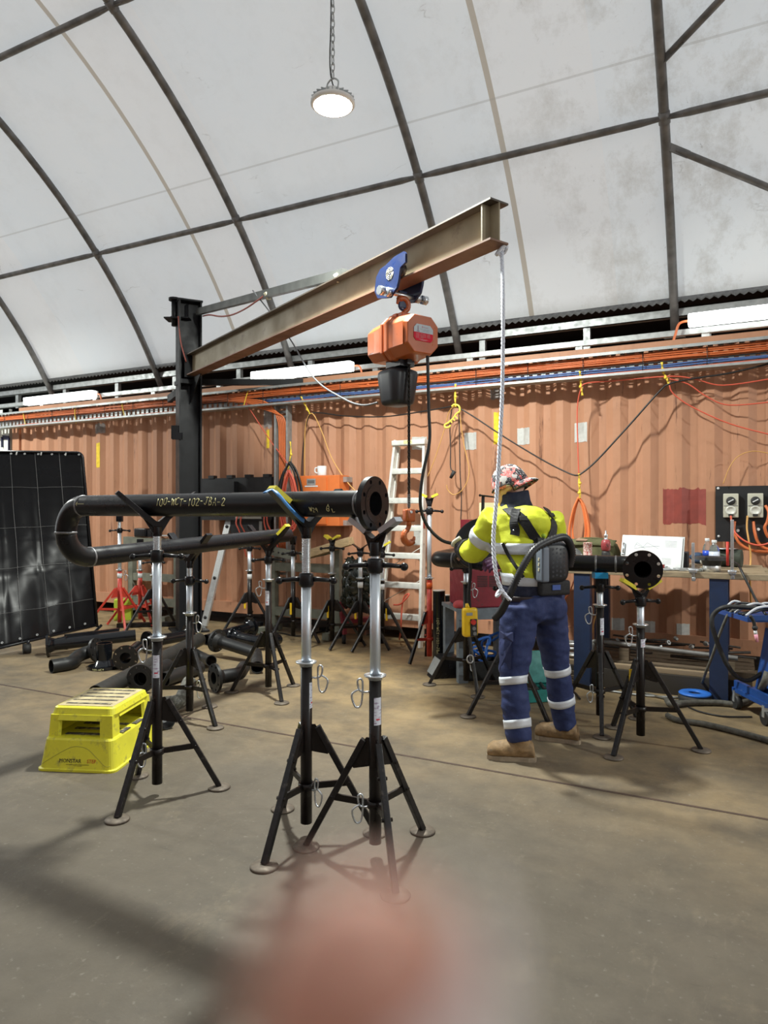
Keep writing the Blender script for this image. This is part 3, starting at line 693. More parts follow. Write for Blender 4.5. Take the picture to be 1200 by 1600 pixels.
# pendant control
pc = [P(668, 556, 4.85), P(670, 640, 4.85), P(671, 690, 4.85), P(660, 745, 4.85), P(657, 790, 4.86), P(668, 822, 4.88), P(690, 844, 4.9), P(712, 850, 4.9)]
pen = P(734, 972, 4.80)
pc2 = [P(714, 851, 4.9), P(730, 862, 4.86), P(735, 890, 4.82), P(733, 925, 4.80), pen+UP*.10]
MB().tube(smooth(pc+pc2), .012, 8).build('pendant_cable', BLACKC, he)
PY = M('pendant_yellow', (.85, .55, .02), .35)
px_, pz_ = cdir(.97, .25), (UP*.98-cdir(.14, 0)).normalized()
pd = MB().box(pen, (.105, .06, .20), px_, pz_, bev=.022).cyl(pen+pz_*.09, pen+pz_*.13, .02, .012).build('pendant_control', PY, he)
pn = px_.cross(pz_)*1; pn = -pz_.cross(px_)
fr = pen+cdir(.25, -.97)*.031
MB().box(fr-pz_*.035+px_*.012, (.05, .006, .12), px_, pz_, bev=.003).build('button_plate', RUBBER, pd)
MB().cyl(fr+pz_*.005+px_*.012, fr+pz_*.005+px_*.012+cdir(.25, -.97)*.015, .018).build('stop_button', RED, pd)
for q in (-.04, -.075): MB().cyl(fr+pz_*q+px_*.012, fr+pz_*q+px_*.012+cdir(.25, -.97)*.008, .013).build('push_button', M('grey_button', (.2, .2, .2), .5), pd)
MB().box(fr+pz_*.06-px_*.005, (.045, .003, .02), px_, pz_).build('badge', GALV, pd)

# tag line on the boom tip
RP = M('white_braided_rope', (.72, .76, .85), .7, 0, .1, 120)
tip = J(5.22, .07, JZ0-.02)
pts = smooth([tip, P(786, 470, 4.12), P(785, 600, 4.02), P(781, 690, 3.97), P(775, 790, 3.93), P(771, 840, 3.92), P(774, 890, 3.90), P(783, 920, 3.90), P(797, 938, 3.89)], 14)
rope = thing('tag_rope', 'white braided rope hanging from the boom tip down past the worker', 'rope', P(785, 935, 3.9))
mb = MB()
for ph in (0, 2.09, 4.19):
    L_ = 0; q = []
    for i, p_ in enumerate(pts):
        if i: L_ += (pts[i]-pts[i-1]).length
        q.append((p_, L_))
    fine = []
    for i in range(len(q)-1):
        for j in range(4): fine.append((q[i][0].lerp(q[i+1][0], j/4), q[i][1]+(q[i+1][1]-q[i][1])*j/4))
    mb.tube([p_+Vector((math.cos(l/.012+ph), math.sin(l/.012+ph), 0))*.0065 for p_, l in fine], .0065, 5)
mb.build('strand', RP, rope)
mb = MB()
for k in range(4): mb.tube(smooth([tip+Vector((.03*math.cos(q+k*.8), .03*math.sin(q+k), .03*math.sin(q*1.3+k))) for q in range(7)], 3), .009, 6)
mb.build('top_knot', RP, rope)
kc = P(780, 927, 3.9); mb = MB()
for k in range(2): mb.tube(smooth([kc+Vector((.016*math.cos(q+k), .014*math.sin(q), .018*math.sin(q*1.2+k*2))) for q in range(7)], 3), .0085, 6)
mb.build('end_knot', RP, rope)

# ================================================================== PIPE STANDS
STICK = bpy.data.materials.new('instruction_sticker'); STICK.use_nodes = True
_N, _L, _p = nodes(STICK); _tc = _N.new('ShaderNodeTexCoord'); _mp = _N.new('ShaderNodeMapping'); _mp.inputs['Scale'].default_value = (40, 40, 160)
_L.new(_tc.outputs['Object'], _mp.inputs[0]); _n = _N.new('ShaderNodeTexNoise'); _n.inputs['Scale'].default_value = 1; _n.inputs['Detail'].default_value = 3; _L.new(_mp.outputs[0], _n.inputs['Vector'])
_r = _N.new('ShaderNodeMapRange'); _r.inputs[1].default_value = .56; _r.inputs[2].default_value = .64; _L.new(_n.outputs[0], _r.inputs[0])
_x = _N.new('ShaderNodeMix'); _x.data_type = 'RGBA'; _x.inputs[6].default_value = (.72, .76, .86, 1); _x.inputs[7].default_value = (.35, .28, .42, 1); _L.new(_r.outputs[0], _x.inputs[0]); _L.new(_x.outputs[2], _p.inputs['Base Color'])
STR = M('sticker_red', (.6, .05, .08), .5)
def stand(name, label, X, D, legs, zcol, znut, ztop, vang=None, vspan=.17, vrise=.15, legr=.31, hang=20, sang=-80, tape=None, stick=True, tall=True,
          lower=STANDBLACK, legm=LEGBLACK, head='v', group='pipe stands in the workshop', zg=.47, pin=200, feet=True, lowpin=None, vw=.062, tapeboth=False, yellowgrip=None, sleeve=None):
    t = thing(name, label, 'pipe stand', W(X, D, 0), group)
    w = lambda x, d, z: W(X+x, D+d, z)
    pol = lambda a, r, z: w(math.cos(math.radians(a))*r, math.sin(math.radians(a))*r, z)
    MB().tube([w(0, 0, .06), w(0, 0, zcol)], .026, 18).build('outer_tube', lower, t)
    MB().tube([w(0, 0, zcol-.1), w(0, 0, znut)], .0225, 18).build('inner_tube', TUBE, t)
    MB().lathe([(.0235, 0), (.030, 0), (.030, .012), (.046, .014), (.048, .020), (.0235, .022)], w(0, 0, zcol-.004), n=20, closed=True).build('collar', ZINC, t)
    mb = MB(); prof = []; z = znut
    while z < ztop-.02: prof += [(.0180, z), (.0215, z+.0030), (.0180, z+.0058)]; z += .0066
    mb.lathe(prof, w(0, 0, 0), n=14); mb.build('screw_thread', ZINC, t)
    nb = MB().lathe([(.0215, -.03), (.03, -.03), (.034, -.02), (.034, .02), (.03, .03), (.0215, .03)], w(0, 0, znut+.01), n=18)
    for s_ in (0, 180):
        nb.tube([pol(hang+s_, .028, znut+.012), pol(hang+s_, .05, znut+.012), pol(hang+s_, .115, znut+.006)], [.013, .011, .0085], 10); nb.ball(pol(hang+s_, .122, znut+.005), .0175)
    nb.build('handle_nut', BLACK, t)
    if head == 'v':
        va = math.radians(vang); d = cdir(math.cos(va), math.sin(va)); n_ = cdir(-math.sin(va), math.cos(va)); o = w(0, 0, ztop)
        vh = MB(); q_ = 1.0 if vspan > .12 else .35; poly = [(-vspan-.012*q_, vrise-.008*q_), (-vspan+.002, vrise+.006*q_), (-.006, .006), (.006, .006), (vspan-.002, vrise+.006*q_), (vspan+.012*q_, vrise-.008*q_), (.022*q_, -.020*q_), (-.022*q_, -.020*q_)]
        vh.prism(poly, o, d, UP, vw)
        vh.prism([(-vspan*.55, vrise*.55), (-.024, -.05), (.024, -.05), (vspan*.55, vrise*.55), (.0, -.004)], o+UP*-.002, d, UP, .012); vh.cyl(o-UP*.07, o-UP*.012, .023)
        h = bevelled(vh.build('v_head', BLACK, t), .002)
        if tape:
            tm, sd = tape
            for s_ in ((1, -1) if tapeboth else (sd,)):
                q = MB(); a = o+d*s_*(vspan*.98)+UP*(vrise+.004); b = o+d*s_*(vspan*.30)+UP*(vrise*.34+.006) if tapeboth else o+d*s_*(vspan*.55)+UP*(vrise*.58+.006)
                q.bar(a+d*s_*.004, b, vw+.008, .022, UP); q.build('edge_tape', tm, h)
    elif head == 'block':
        MB().box(w(0, 0, ztop+.02), (.075, .055, .09), cdir(1, 0), bev=.006).build('roller_head', BLACK, t)
        if tape: MB().box(w(0, -.002, ztop+.052), (.09, .075, .04), cdir(1, 0)).build('edge_tape', tape[0], t)
    g = MB()
    for a in legs:
        r = cdir(math.cos(math.radians(a)), math.sin(math.radians(a))); g.prism([(.024, zg+.03), (.04, zg+.03), (.105, zg-.095), (.095, zg-.105), (.024, zg-.09)], w(0, 0, 0), r, UP, .006)
    g.build('gusset', lower, t)
    bc = MB().lathe([(.027, -.014), (.036, -.014), (.036, .014), (.027, .014)], w(0, 0, .225), n=18, closed=True); bc.build('brace_collar', lower, t)
    for a in legs:
        p0 = pol(a, .05, zg+.02); p1 = pol(a, legr, .012)
        lg = MB().bar(p0, p1, .026, .026, UP, bev=.003).build('leg', legm, t)
        k = (zg+.02-.235)/(zg+.008); pb = p0.lerp(p1, k)
        MB().bar(pol(a, .03, .225), pb, .010, .028, UP).build('brace', lower, t)
        tv = cdir(-math.sin(math.radians(a)), math.cos(math.radians(a)))
        for bp_, bw in ((pb, .022), (p0.lerp(p1, .25), .02)): MB().cyl(bp_+tv*bw, bp_-tv*bw, .008, n=8).build('leg_bolt', lower, lg)
        if feet: MB().lathe([(0, 0), (.056, 0), (.058, .004), (.054, .010), (.02, .013), (0, .013)], pol(a, legr, .001), n=24).build('foot_pad', DISC, lg)
    if pin is not None:
        for (aa, z) in [(pin, zcol-.055)]+([(lowpin, .215)] if lowpin is not None else []):
            o = pol(aa, .024, z); e = cdir(math.cos(math.radians(aa)), math.sin(math.radians(aa)))
            q = MB().tube(smooth([o, o+e*.025, o+e*.045+UP*.012, o+e*.05+UP*.05, o+e*.03+UP*.045-UP*.0, o+e*.035-UP*.05, o+e*.06-UP*.06, o+e*.075-UP*.01, o+e*.045+UP*.012], 4), .0042, 6); q.build('locking_pin', ZINC, t)
    if stick:
        s0 = zcol-.075; hh = .115 if tall else .05; q = MB(); vs = []; nn = 8
        for i in range(nn+1):
            a = sang-38+76*i/nn
            for z in (s0-hh, s0-hh*.82, s0-hh*.76, s0): vs.append(pol(a, .0268, z))
        fs = [(4*i+j, 4*i+4+j, 4*i+5+j, 4*i+1+j) for i in range(nn) for j in range(3)]
        q.add(vs, fs, 0, True); q.mi = [1 if (j % 3) == 1 and 6 < j < 18 else 0 for j in range(len(fs))]; q.build('instruction_sticker', [STICK, STR], t)
    if yellowgrip: MB().box(pol(yellowgrip, .055, zg-.10), (.022, .022, .13), cdir(1, 0), bev=.004).build('yellow_grip', PY, t)
    if sleeve: MB().tube([w(0, 0, zcol-.09), w(0, 0, zcol-.03)], .029, 16).build('marking_sleeve', sleeve, t)
    return t
# ---- stands under the two spools
stand('pipe_stand', 'pipe stand under the flange end of the nearest spool', -.037, 2.92, (165, -75, 47), .750, 1.215, 1.335, -25, .105, .082, hang=-3, sang=-62, pin=188, lowpin=195, tape=(M('silver_wrap', (.5, .55, .62), .35, .6), -1), tapeboth=True)
stand('pipe_stand', 'pipe stand with blue and yellow taped head under the middle of the nearest spool', -.348, 3.11, (-117, 4, 118), .765, 1.137, 1.402, 215, .17, .15, hang=-2, sang=-15, pin=-10, lowpin=-40, tape=(TAPE, 1))
stand('pipe_stand', 'pipe stand right behind the yellow step, under the bent end of the spool', -1.163, 3.56, (-107, 16, 127), .795, 1.215, 1.396, 207, .19, .155, hang=4, sang=-85, pin=176, lowpin=200)
stand('pipe_stand', 'pipe stand in the pipe pile, under the lower run of the bent spool', -1.36, 4.86, (-42, 78, 198), .73, .96, 1.128, -24, .165, .17, hang=-8, sang=-60, pin=-20, stick=False, lowpin=-10)
stand('pipe_stand', 'pipe stand under the open far end of the lower run', -.92, 5.53, (-62, 58, 170), .90, 1.06, 1.162, -20, .17, .18, hang=-4, sang=-110, pin=190, tape=(TAPE, 1))
stand('pipe_stand', 'pipe stand with yellow taped head under the flange facing the camera', 1.6, 4.33, (-136, -20, 100), .735, .885, .942, 2, .116, .082, legr=.345, hang=12, sang=-70, tall=False, pin=185, tape=(TAPE, 1), tapeboth=True, yellowgrip=160, zg=.50)
stand('pipe_stand', 'pipe stand with blue taped head beside the worker’s right leg', 1.48, 4.76, (-105, 20, 135), .80, .925, .965, 0, head='block', hang=-3, sang=-65, pin=175, tape=(BLUETAPE, 0), lowpin=195)
stand('pipe_stand', 'pipe stand left of the worker with the yellow pendant hanging beside it', .68, 5.74, (165, -80, 35), .86, .975, 1.013, 250, .10, .085, hang=-2, pin=10, stick=False, lowpin=-60)
stand('pipe_stand', 'pipe stand half hidden behind the worker’s legs', .905, 4.99, (194, -47, 80), .70, .90, 1.013, 250, .10, .085, legr=.32, pin=None, stick=False)
# ---- stands parked along the wall
DKR = M('stand_red', (.55, .05, .03), .4, 0, .15, 20)
GB = 'pipe stands parked along the wall'
def bstand(px, py, D, *a, **k): return stand('pipe_stand', a[0], (px-600)/FPX*D, D, *a[1:], group=GB, **k)
def zz(y, D): return CAMH+(800-y)/FPX*D
bstand(187, 0, 8.75, 'red pipe stand just right of the black curtain', (195, -60, 60), zz(892, 8.75), zz(830, 8.75), zz(812, 8.75), head='block', hang=0, lower=DKR, legm=DKR, legr=.40, feet=False, pin=10, tall=False, sleeve=WHITE, stick=False)
bstand(219, 0, 9.05, 'red pipe stand between the other red stand and the crane column', (205, -50, 70), zz(892, 9.05), zz(868, 9.05), zz(850, 9.05), head='block', hang=10, lower=DKR, legm=DKR, legr=.40, feet=False, pin=None, tall=False, sleeve=WHITE, stick=False)
bstand(240, 0, 8.6, 'black pipe stand behind the red ones, left of the crane column', (225, -60, 60), zz(900, 8.6), zz(880, 8.6), zz(866, 8.6), 20, .10, .085, legr=.36, feet=False, pin=None, stick=False)
bstand(390, 0, 8.25, 'black pipe stand right of the crane column below the small black panel', (215, -20, 95), zz(893, 8.25), zz(858, 8.25), zz(846, 8.25), 90, .10, .085, hang=-5, legr=.36, feet=False, pin=None, tall=False, sleeve=WHITE, stick=False, yellowgrip=200)
bstand(458, 0, 7.8, 'black pipe stand mostly hidden behind the taped middle stand', (230, -30, 100), zz(905, 7.8), zz(866, 7.8), zz(850, 7.8), 90, .10, .085, hang=-8, legr=.36, feet=False, pin=None, stick=False, yellowgrip=250)
bstand(519, 0, 7.55, 'black pipe stand with yellow head in front of the olive rack', (225, -15, 105), zz(898, 7.55), zz(858, 7.55), zz(846, 7.55), -30, .085, .06, hang=-6, legr=.38, feet=False, pin=None, tape=(TAPE, 1), tapeboth=True, sleeve=WHITE, stick=False, yellowgrip=215)
bstand(563, 0, 7.45, 'black pipe stand behind the nearest flange, left of the ladder', (215, -35, 90), zz(905, 7.45), zz(866, 7.45), zz(858, 7.45), -15, .085, .055, hang=8, legr=.38, feet=False, pin=None, sleeve=WHITE, stick=False, yellowgrip=200)
bstand(597, 0, 7.35, 'black pipe stand with yellow head right in front of the ladder', (215, -35, 90), zz(908, 7.35), zz(868, 7.35), zz(856, 7.35), -12, .085, .06, hang=-3, legr=.38, feet=False, pin=None, tape=(TAPE, -1), tapeboth=True, sleeve=WHITE, stick=False, yellowgrip=-30)
bstand(671, 0, 6.7, 'tall pipe stand with yellow head and orange collar right of the ladder', (215, -20, 95), zz(905, 6.7), zz(800, 6.7), zz(780, 6.7), -10, .08, .045, hang=0, lower=DKR, legr=.24, feet=False, pin=None, tape=(TAPE, 1), tapeboth=True, sleeve=M('orange_sleeve', (.8, .12, .02), .4), stick=False)

# ================================================================== PIPE SPOOLS
def flange(mb_parent, c, nrm, R=.1145, bore=.051, th=.024, holes=8, name='flange', mat=BLACK, neck=.05, pr=.057, hub=True, phase=.5):
    nrm = Vector(nrm).normalized(); a = nrm.orthogonal().normalized() if abs(nrm.z) > .95 else UP.cross(nrm).normalized(); b = nrm.cross(a)
    c = Vector(c); N_ = holes*12; mb = MB(); hr = R*.083; pcd = R*.835; rf = R*.69
    # disc with real bolt holes: the annulus is cut into sectors, each with a hole polygon
    def pt(r, t_, h): return c+nrm*h+(a*math.cos(t_)+b*math.sin(t_))*r
    for h, sgn in ((0, 1), (-th, -1)):
        for k in range(holes):
            t0 = 2*math.pi*(k+phase)/holes; dt = math.pi/holes
            ring = []
            for i in range(16):
                q = 2*math.pi*i/16; ring.append(pt(pcd, t0, h)+((a*math.cos(t0)+b*math.sin(t0))*math.cos(q)+(-a*math.sin(t0)+b*math.cos(t0))*math.sin(q))*hr)
            outer = []
            for i in range(16):                               # matching outline of the sector
                q = 2*math.pi*i/16; u, v = math.cos(q), math.sin(q); m_ = max(abs(u), abs(v)); u /= m_; v /= m_
                r_ = pcd+(R-pcd)*u if u > 0 else pcd+(pcd-rf)*u
                outer.append(pt(r_, t0+dt*v, h))
            o = len(mb.v); mb.v += ring+outer
            for i in range(16):
                j = (i+1) % 16; f = [o+i, o+j, o+16+j, o+16+i]; mb.f.append(f if sgn > 0 else f[::-1]); mb.mi.append(0); mb.sm.append(False)
            if h == 0:
                o2 = len(mb.v); mb.v += ring+[p_-nrm*th for p_ in ring]
                for i in range(16): j = (i+1) % 16; mb.f.append([o2+i, o2+j, o2+16+j, o2+16+i]); mb.mi.append(0); mb.sm.append(True)
    mb.lathe([(R, 0), (R, -th)], c, nrm, 48, 0, True, False, False)
    mb.lathe([(rf, 0), (rf, .002), (bore, .002), (bore, -.06)], c, nrm, 40, 0, False, False, False)
    mb.lathe([(rf, -th), (pr*1.3, -th-.002), (pr*1.02, -th-neck), (bore, -th-neck)], c, nrm, 40, 0, True, False, False)
    return mb.build(name, mat, mb_parent)
def weld(parent, c, nrm, r=.057): return MB().lathe([(r, -.007), (r+.003, -.003), (r+.003, .003), (r, .007)], c, nrm, 28).build('weld_seam', M('bare_weld', (.22, .22, .23), .4, .6, .3, 60), parent)
def pipe(parent, pts, R=.057, fil=.152, n=28, mat=BLACK, name='pipe', ends=(1, 1), wall=.006):
    path = fillet(pts, fil) if len(pts) > 2 else [Vector(p_) for p_ in pts]
    mb = MB().tube(path, R, n, cap=False); 
    for k, (e, q) in enumerate(((path[0], path[1]), (path[-1], path[-2]))):
        d = (e-q).normalized()
        if ends[k]: mb.lathe([(R, 0), (R-wall, 0), (R-wall, -.12)], e, d, n, 0, False, False, False)
    return mb.build(name, mat, parent)
# bent spool on five stands
d1 = Vector((-.864, .504)).normalized(); A0 = Vector((-.036, 2.905))
P0 = A0+d1*1.894; C1 = P0+d1*.152
sp = thing('pipe_spool', 'long black U-bent pipe spool with a flange, lying on five stands in front', 'pipe spool', W(*A0, 1.485))
fc = W(*A0, 1.485); nd = cdir(-d1.x, -d1.y)
flange(sp, fc, nd, phase=.5)
fe = fc-nd*.074
ent = Vector((C1.x+.493*2.05, C1.y+.87*2.05))
endp = W(ent.x, ent.y, 1.262)
pipe(sp, [fe, W(C1.x, C1.y, 1.485), W(C1.x, C1.y, 1.18), endp], ends=(0, 1))
weld(sp, fe, nd); weld(sp, W(P0.x, P0.y, 1.485), nd); weld(sp, W(C1.x, C1.y, 1.333), UP)
l2 = (endp-W(C1.x, C1.y, 1.18)).normalized(); weld(sp, W(C1.x, C1.y, 1.18)+l2*.16, l2)
fr_ = cdir(-.504, -.864)                                  # side of the top run that faces the camera
def onrun(px_, a0):       # surface writer on the top run, starting at image column px_, height angle a0
    tx = (px_-600)/FPX; t_ = (tx*A0.y-A0.x)/(d1.x-tx*d1.y); o = W(A0.x+d1.x*t_, A0.y+d1.y*t_, 1.485)
    return lambda u, v: o+nd*u+(fr_*math.cos(a0+v/.057)+UP*math.sin(a0+v/.057))*.0585
writing(MB(), '100-WCT-102-JBA-2', onrun(257, -.06), .036, .0208, .0018, gap=.33).build('marker_writing', CHALK, sp)
mb = writing(MB(), 'W29', onrun(495, -.62), .020, .011, .0010); writing(mb, 'GL', onrun(521, -.62), .030, .018, .0015); mb.build('marker_initials', CHALK, sp)
writing(MB(), '<', onrun(133, -.02), .020, .022, .0012, jit=0).build('marker_arrow', CHALK, sp)
# blue and yellow strap tails on the middle stand
hs = W(-.348, 3.11, 1.41)
def strap(name, pts, w, mat, label, cat): tag(MB().tube(smooth(pts, 5), w, 6, sq=.25).build(name, mat), label, cat)
strap('strap_tail', [P(413, 770, 2.95), P(425, 765, 2.98), P(436, 774, 2.95), P(452, 793, 2.98), P(468, 809, 3.03), P(475, 814, 3.05)], .012, M('blue_strap', (.06, .22, .52), .5), 'blue strap wound on the head of the middle stand', 'strap')
# U-shaped spool in front of the worker
r1 = Vector((-.938, .346)); pz2 = 1.095
K1 = Vector((1.74, 4.674)); f2 = Vector((-.346, -.938))
K2 = K1+r1*1.46; leg2 = Vector((.346, .938))
s2 = thing('pipe_spool', 'black pipe spool the worker stands at, its round flange facing the camera', 'pipe spool', W(K1.x, K1.y, pz2))
F2 = K1+f2*.42; n2 = cdir(f2.x, f2.y); flange(s2, W(F2.x, F2.y, pz2), n2, R=.118, phase=.5)
pipe(s2, [W(F2.x, F2.y, pz2)-n2*.074, W(K1.x, K1.y, pz2), W(K2.x, K2.y, pz2), W(K2.x+leg2.x*.75, K2.y+leg2.y*.75, pz2)], ends=(0, 1))
for k_ in (3, 4, 2):
    an_ = 2*math.pi*(k_+.5)/8; a_ax = UP.cross(n2).normalized(); b_ax = n2.cross(a_ax); cc_ = W(F2.x, F2.y, pz2)+(a_ax*math.cos(an_-1.2)+b_ax*math.sin(an_-1.2))*.118*.835*0+(UP*math.cos((k_-3)*.785+.39)+a_ax*math.sin((k_-3)*.785+.39))*.118*.835; MB().cyl(cc_-n2*.03, cc_+n2*.006, .0095, n=14).build('flange_bolt', ALU, s2)
q = K1+r1*.17; weld(s2, W(q.x, q.y, pz2), cdir(r1.x, r1.y)); q = K1+r1*.30; weld(s2, W(q.x, q.y, pz2), cdir(r1.x, r1.y)); q = K1+r1*1.31; weld(s2, W(q.x, q.y, pz2), cdir(r1.x, r1.y))
o_ = K1+r1*.52; fr2 = cdir(-.346, -.938)
writing(MB(), '27m', lambda u, v: W(o_.x, o_.y, pz2)-cdir(r1.x, r1.y)*u+(fr2*math.cos(v/.057)+UP*math.sin(v/.057))*.0575, .022, .02, .0007).build('scratched_writing', M('scratch_grey', (.25, .25, .25), .5), s2)
# blank flange and screw clamp the worker is setting up
bc_ = P(752, 848, 4.93)
bf = thing('blank_flange', 'black round flange plate standing on the spool behind the worker’s arm', 'flange', bc_-UP*.17)
bn = cdir(-.35, -.80, .45).normalized()
MB().lathe([(0, 0), (.10, 0), (.10, .003), (.197, .003), (.202, -.002), (.202, -.02), (.197, -.025), (0, -.025)], bc_, bn, 48).build('plate', BLACK, bf)
MB().lathe([(.05, .0), (.075, .004), (.07, .05), (.055, .06), (.05, .06)], bc_, -bn, 32).build('hub', BLACK, bf)
cl = thing('screw_clamp', 'black screw clamp with bent handle standing on the round flange', 'clamp', P(752, 828, 4.9))
MB().tube([P(753, 830, 4.9), P(755, 774, 4.9)], .012, 10).build('spindle', RUBBER, cl)
MB().tube([P(750, 774, 4.88), P(776, 777, 4.92)], .006, 8).ball(P(750, 774, 4.88), .009).build('tommy_bar', RUBBER, cl)
MB().cyl(P(752, 834, 4.9), P(753, 822, 4.9), .02).build('swivel_foot', ZINC, cl)

# ================================================================== PILE OF SPOOLS ON THE FLOOR
GP = 'painted pipe pieces in the pile on the floor'
def pth(pxy): return [G(x, y)+UP*z for x, y, z in pxy]
def piece(label, pts, R=.057, fl=(), fil=.15, mat=GLOSSBLACK, ends=(1, 1), fR=.1145):
    pts = [Vector(p_) for p_ in pts]; t = thing('pipe_piece', label, 'pipe piece', (pts[0].x, pts[0].y, 0), GP)
    pp = [p_.copy() for p_ in pts]; e = list(ends)
    if 0 in fl: n_ = (pts[0]-pts[1]).normalized(); flange(t, pts[0], n_, R=fR, mat=mat, pr=R, bore=R*.88); pp[0] = pts[0]-n_*.07; e[0] = 0
    if 1 in fl: n_ = (pts[-1]-pts[-2]).normalized(); flange(t, pts[-1], n_, R=fR, mat=mat, pr=R, bore=R*.88); pp[-1] = pts[-1]-n_*.07; e[1] = 0
    pipe(t, pp, R, fil, mat=mat, ends=e, n=22)
    return t
def gp(x, y, z, D=None):        # pile point: image column x at depth D, or from floor row y
    D = FPX*CAMH/(y-800) if D is None else D
    return W((x-600)/FPX*D, D, z)
def dz(x, y, D): return P(x, y, D)
PB = .1145
MATTB = M('matt_black_pipe', (.010, .0105, .011), .45, 0, .3, 10, wear=(.10, .10, .09), wearscale=12, wearlo=.6, wearhi=.8)
t = piece('glossy black pipe with a reducer and an upright flange, leftmost of the pile', [gp(73, 0, PB, 6.95), gp(212, 0, PB+.05, 7.25)], .06, (0,))
MB().tube([gp(90, 0, PB+.005, 7.0), gp(99, 0, PB+.01, 7.02), gp(106, 0, PB+.012, 7.03)], [.062, .066, .07], 24).build('reducer', GLOSSBLACK, t)
piece('matt black offset pipe bend with an open end nearest the yellow step', [gp(80, 0, .060, 6.25), gp(112, 0, .062, 6.38), gp(126, 0, .08, 6.75), gp(152, 0, .118, 6.72)], .062, (1,), .12, MATTB)
t = thing('pipe_piece', 'short glossy stub standing upright on its flange with yellow writing on the rim', 'pipe piece', gp(163, 0, 0, 6.45), GP)
o_ = gp(163, 0, 0, 6.45); flange(t, o_+UP*.006, -UP, R=.14, mat=GLOSSBLACK, pr=.07, bore=.06); pipe(t, [o_+UP*.07, o_+UP*.235], .07, mat=GLOSSBLACK, ends=(0, 1))
writing(MB(), '100-WCT', lambda u, v: o_+UP*(.004+v)+(cdir(math.sin((u-.06)/.14), -math.cos((u-.06)/.14)))*.1405, .016, .012, .001).build('marker_writing', CHALK, t)
piece('black pipe with a big round flange facing the camera beside the upright stub', [gp(196, 0, .115, 6.35), gp(216, 0, .12, 6.85)], .057, (0,), mat=GLOSSBLACK)
piece('long glossy black pipe lying behind the pile with printed numbers', [gp(229, 0, PB, 7.1), gp(296, 0, PB+.01, 7.5)], .057, (0, 1))
piece('glossy black pipe lying furthest back below the crane column', [gp(322, 0, .062, 7.55), gp(393, 0, PB, 8.1)], .057, (1,))
piece('long grey-black pipe slanting up through the middle of the pile', [gp(150, 0, .075, 5.25), gp(312, 0, .165, 7.0)], .066, (), mat=M('dusty_pipe', (.022, .021, .019), .5, 0, .3, 10))
piece('black flanged pipe running right to a glossy elbow at the pile edge', [gp(338, 0, .165, 6.95), gp(400, 0, .10, 6.65), gp(402, 0, .062, 6.2)], .057, (0,), .11, mat=MATTB)
piece('short elbow with a flange facing the camera in front of the pile stand', [gp(334, 0, .115, 5.58), gp(374, 0, .115, 5.72), gp(381, 0, .11, 6.0)], .055, (0,), .12, mat=MATTB)
piece('black elbow with silvery tape and a flange, rightmost of the pile', [gp(367, 0, .115, 7.45), gp(410, 0, .09, 7.2), gp(434, 0, .075, 7.5)], .06, (0,), .13)
piece('matt black straight pipe with open end behind the pile stand', [gp(256, 0, .062, 5.75), gp(312, 0, .062, 6.2)], .06, (), mat=MATTB)
piece('black flanged pipe lying just behind the yellow step', [gp(219, 0, PB, 5.55), gp(262, 0, .10, 6.1)], .06, (0,), mat=MATTB)
piece('grey elbow with a silver rim under the pile stand', [gp(246, 0, .062, 5.0), gp(282, 0, .062, 5.05), gp(296, 0, .15, 5.3)], .055, (), .09, mat=M('grey_green_pipe', (.10, .10, .085), .45, 0, .4, 30, wear=(.35, .36, .33), wearscale=30, wearlo=.5, wearhi=.7))
piece('short black pipe end lying between the step and the pile stand', [gp(262, 0, .058, 4.62), gp(244, 0, .058, 4.76)], .055, (), mat=MATTB)
piece('small open black elbow lying at the foot of the grey slanting pipe', [gp(302, 0, .06, 6.85), gp(322, 0, .06, 6.55), gp(330, 0, .10, 6.3)], .05, (), .09, mat=MATTB)
t = MB().bar(gp(102, 0, .19, 7.05), gp(185, 0, .19, 7.45), .05, .03).build('flat_bar', BLACK); tag(t, 'black flat steel bar resting on top of the leftmost pipe', 'steel bar')
# two pipes standing upright beside the ladder
def upright(px, D, h, r, label, txt):
    o_ = W((px-600)/FPX*D, D, 0); t = thing('upright_pipe', label, 'pipe', o_)
    mb = MB().tube([o_, o_+UP*h], r, 28, cap=False).lathe([(r, h), (r-.006, h), (r-.006, .02), (0, .02)], o_, n=28, smooth=False); mb.build('pipe', GLOSSBLACK, t)
    MB().lathe([(r+.001, h-.008), (r+.001, h+.001), (r-.007, h+.001)], o_, n=28).build('bevelled_rim', ALU, t)
    if txt:
        fx = -.45
        writing(MB(), txt, lambda u, v: o_+UP*(h-.25-u)+cdir(math.sin(fx+v/r), -math.cos(fx+v/r))*(r+.0005), .022, .017, .0013).build('marker_writing', CHALK, t)
upright(686, 6.5, .72, .058, 'tall black pipe standing upright with yellow writing down its side', '100-WCT-102-JBA-2')
upright(696, 6.72, .65, .044, 'slimmer black pipe standing just behind the lettered upright pipe', None)
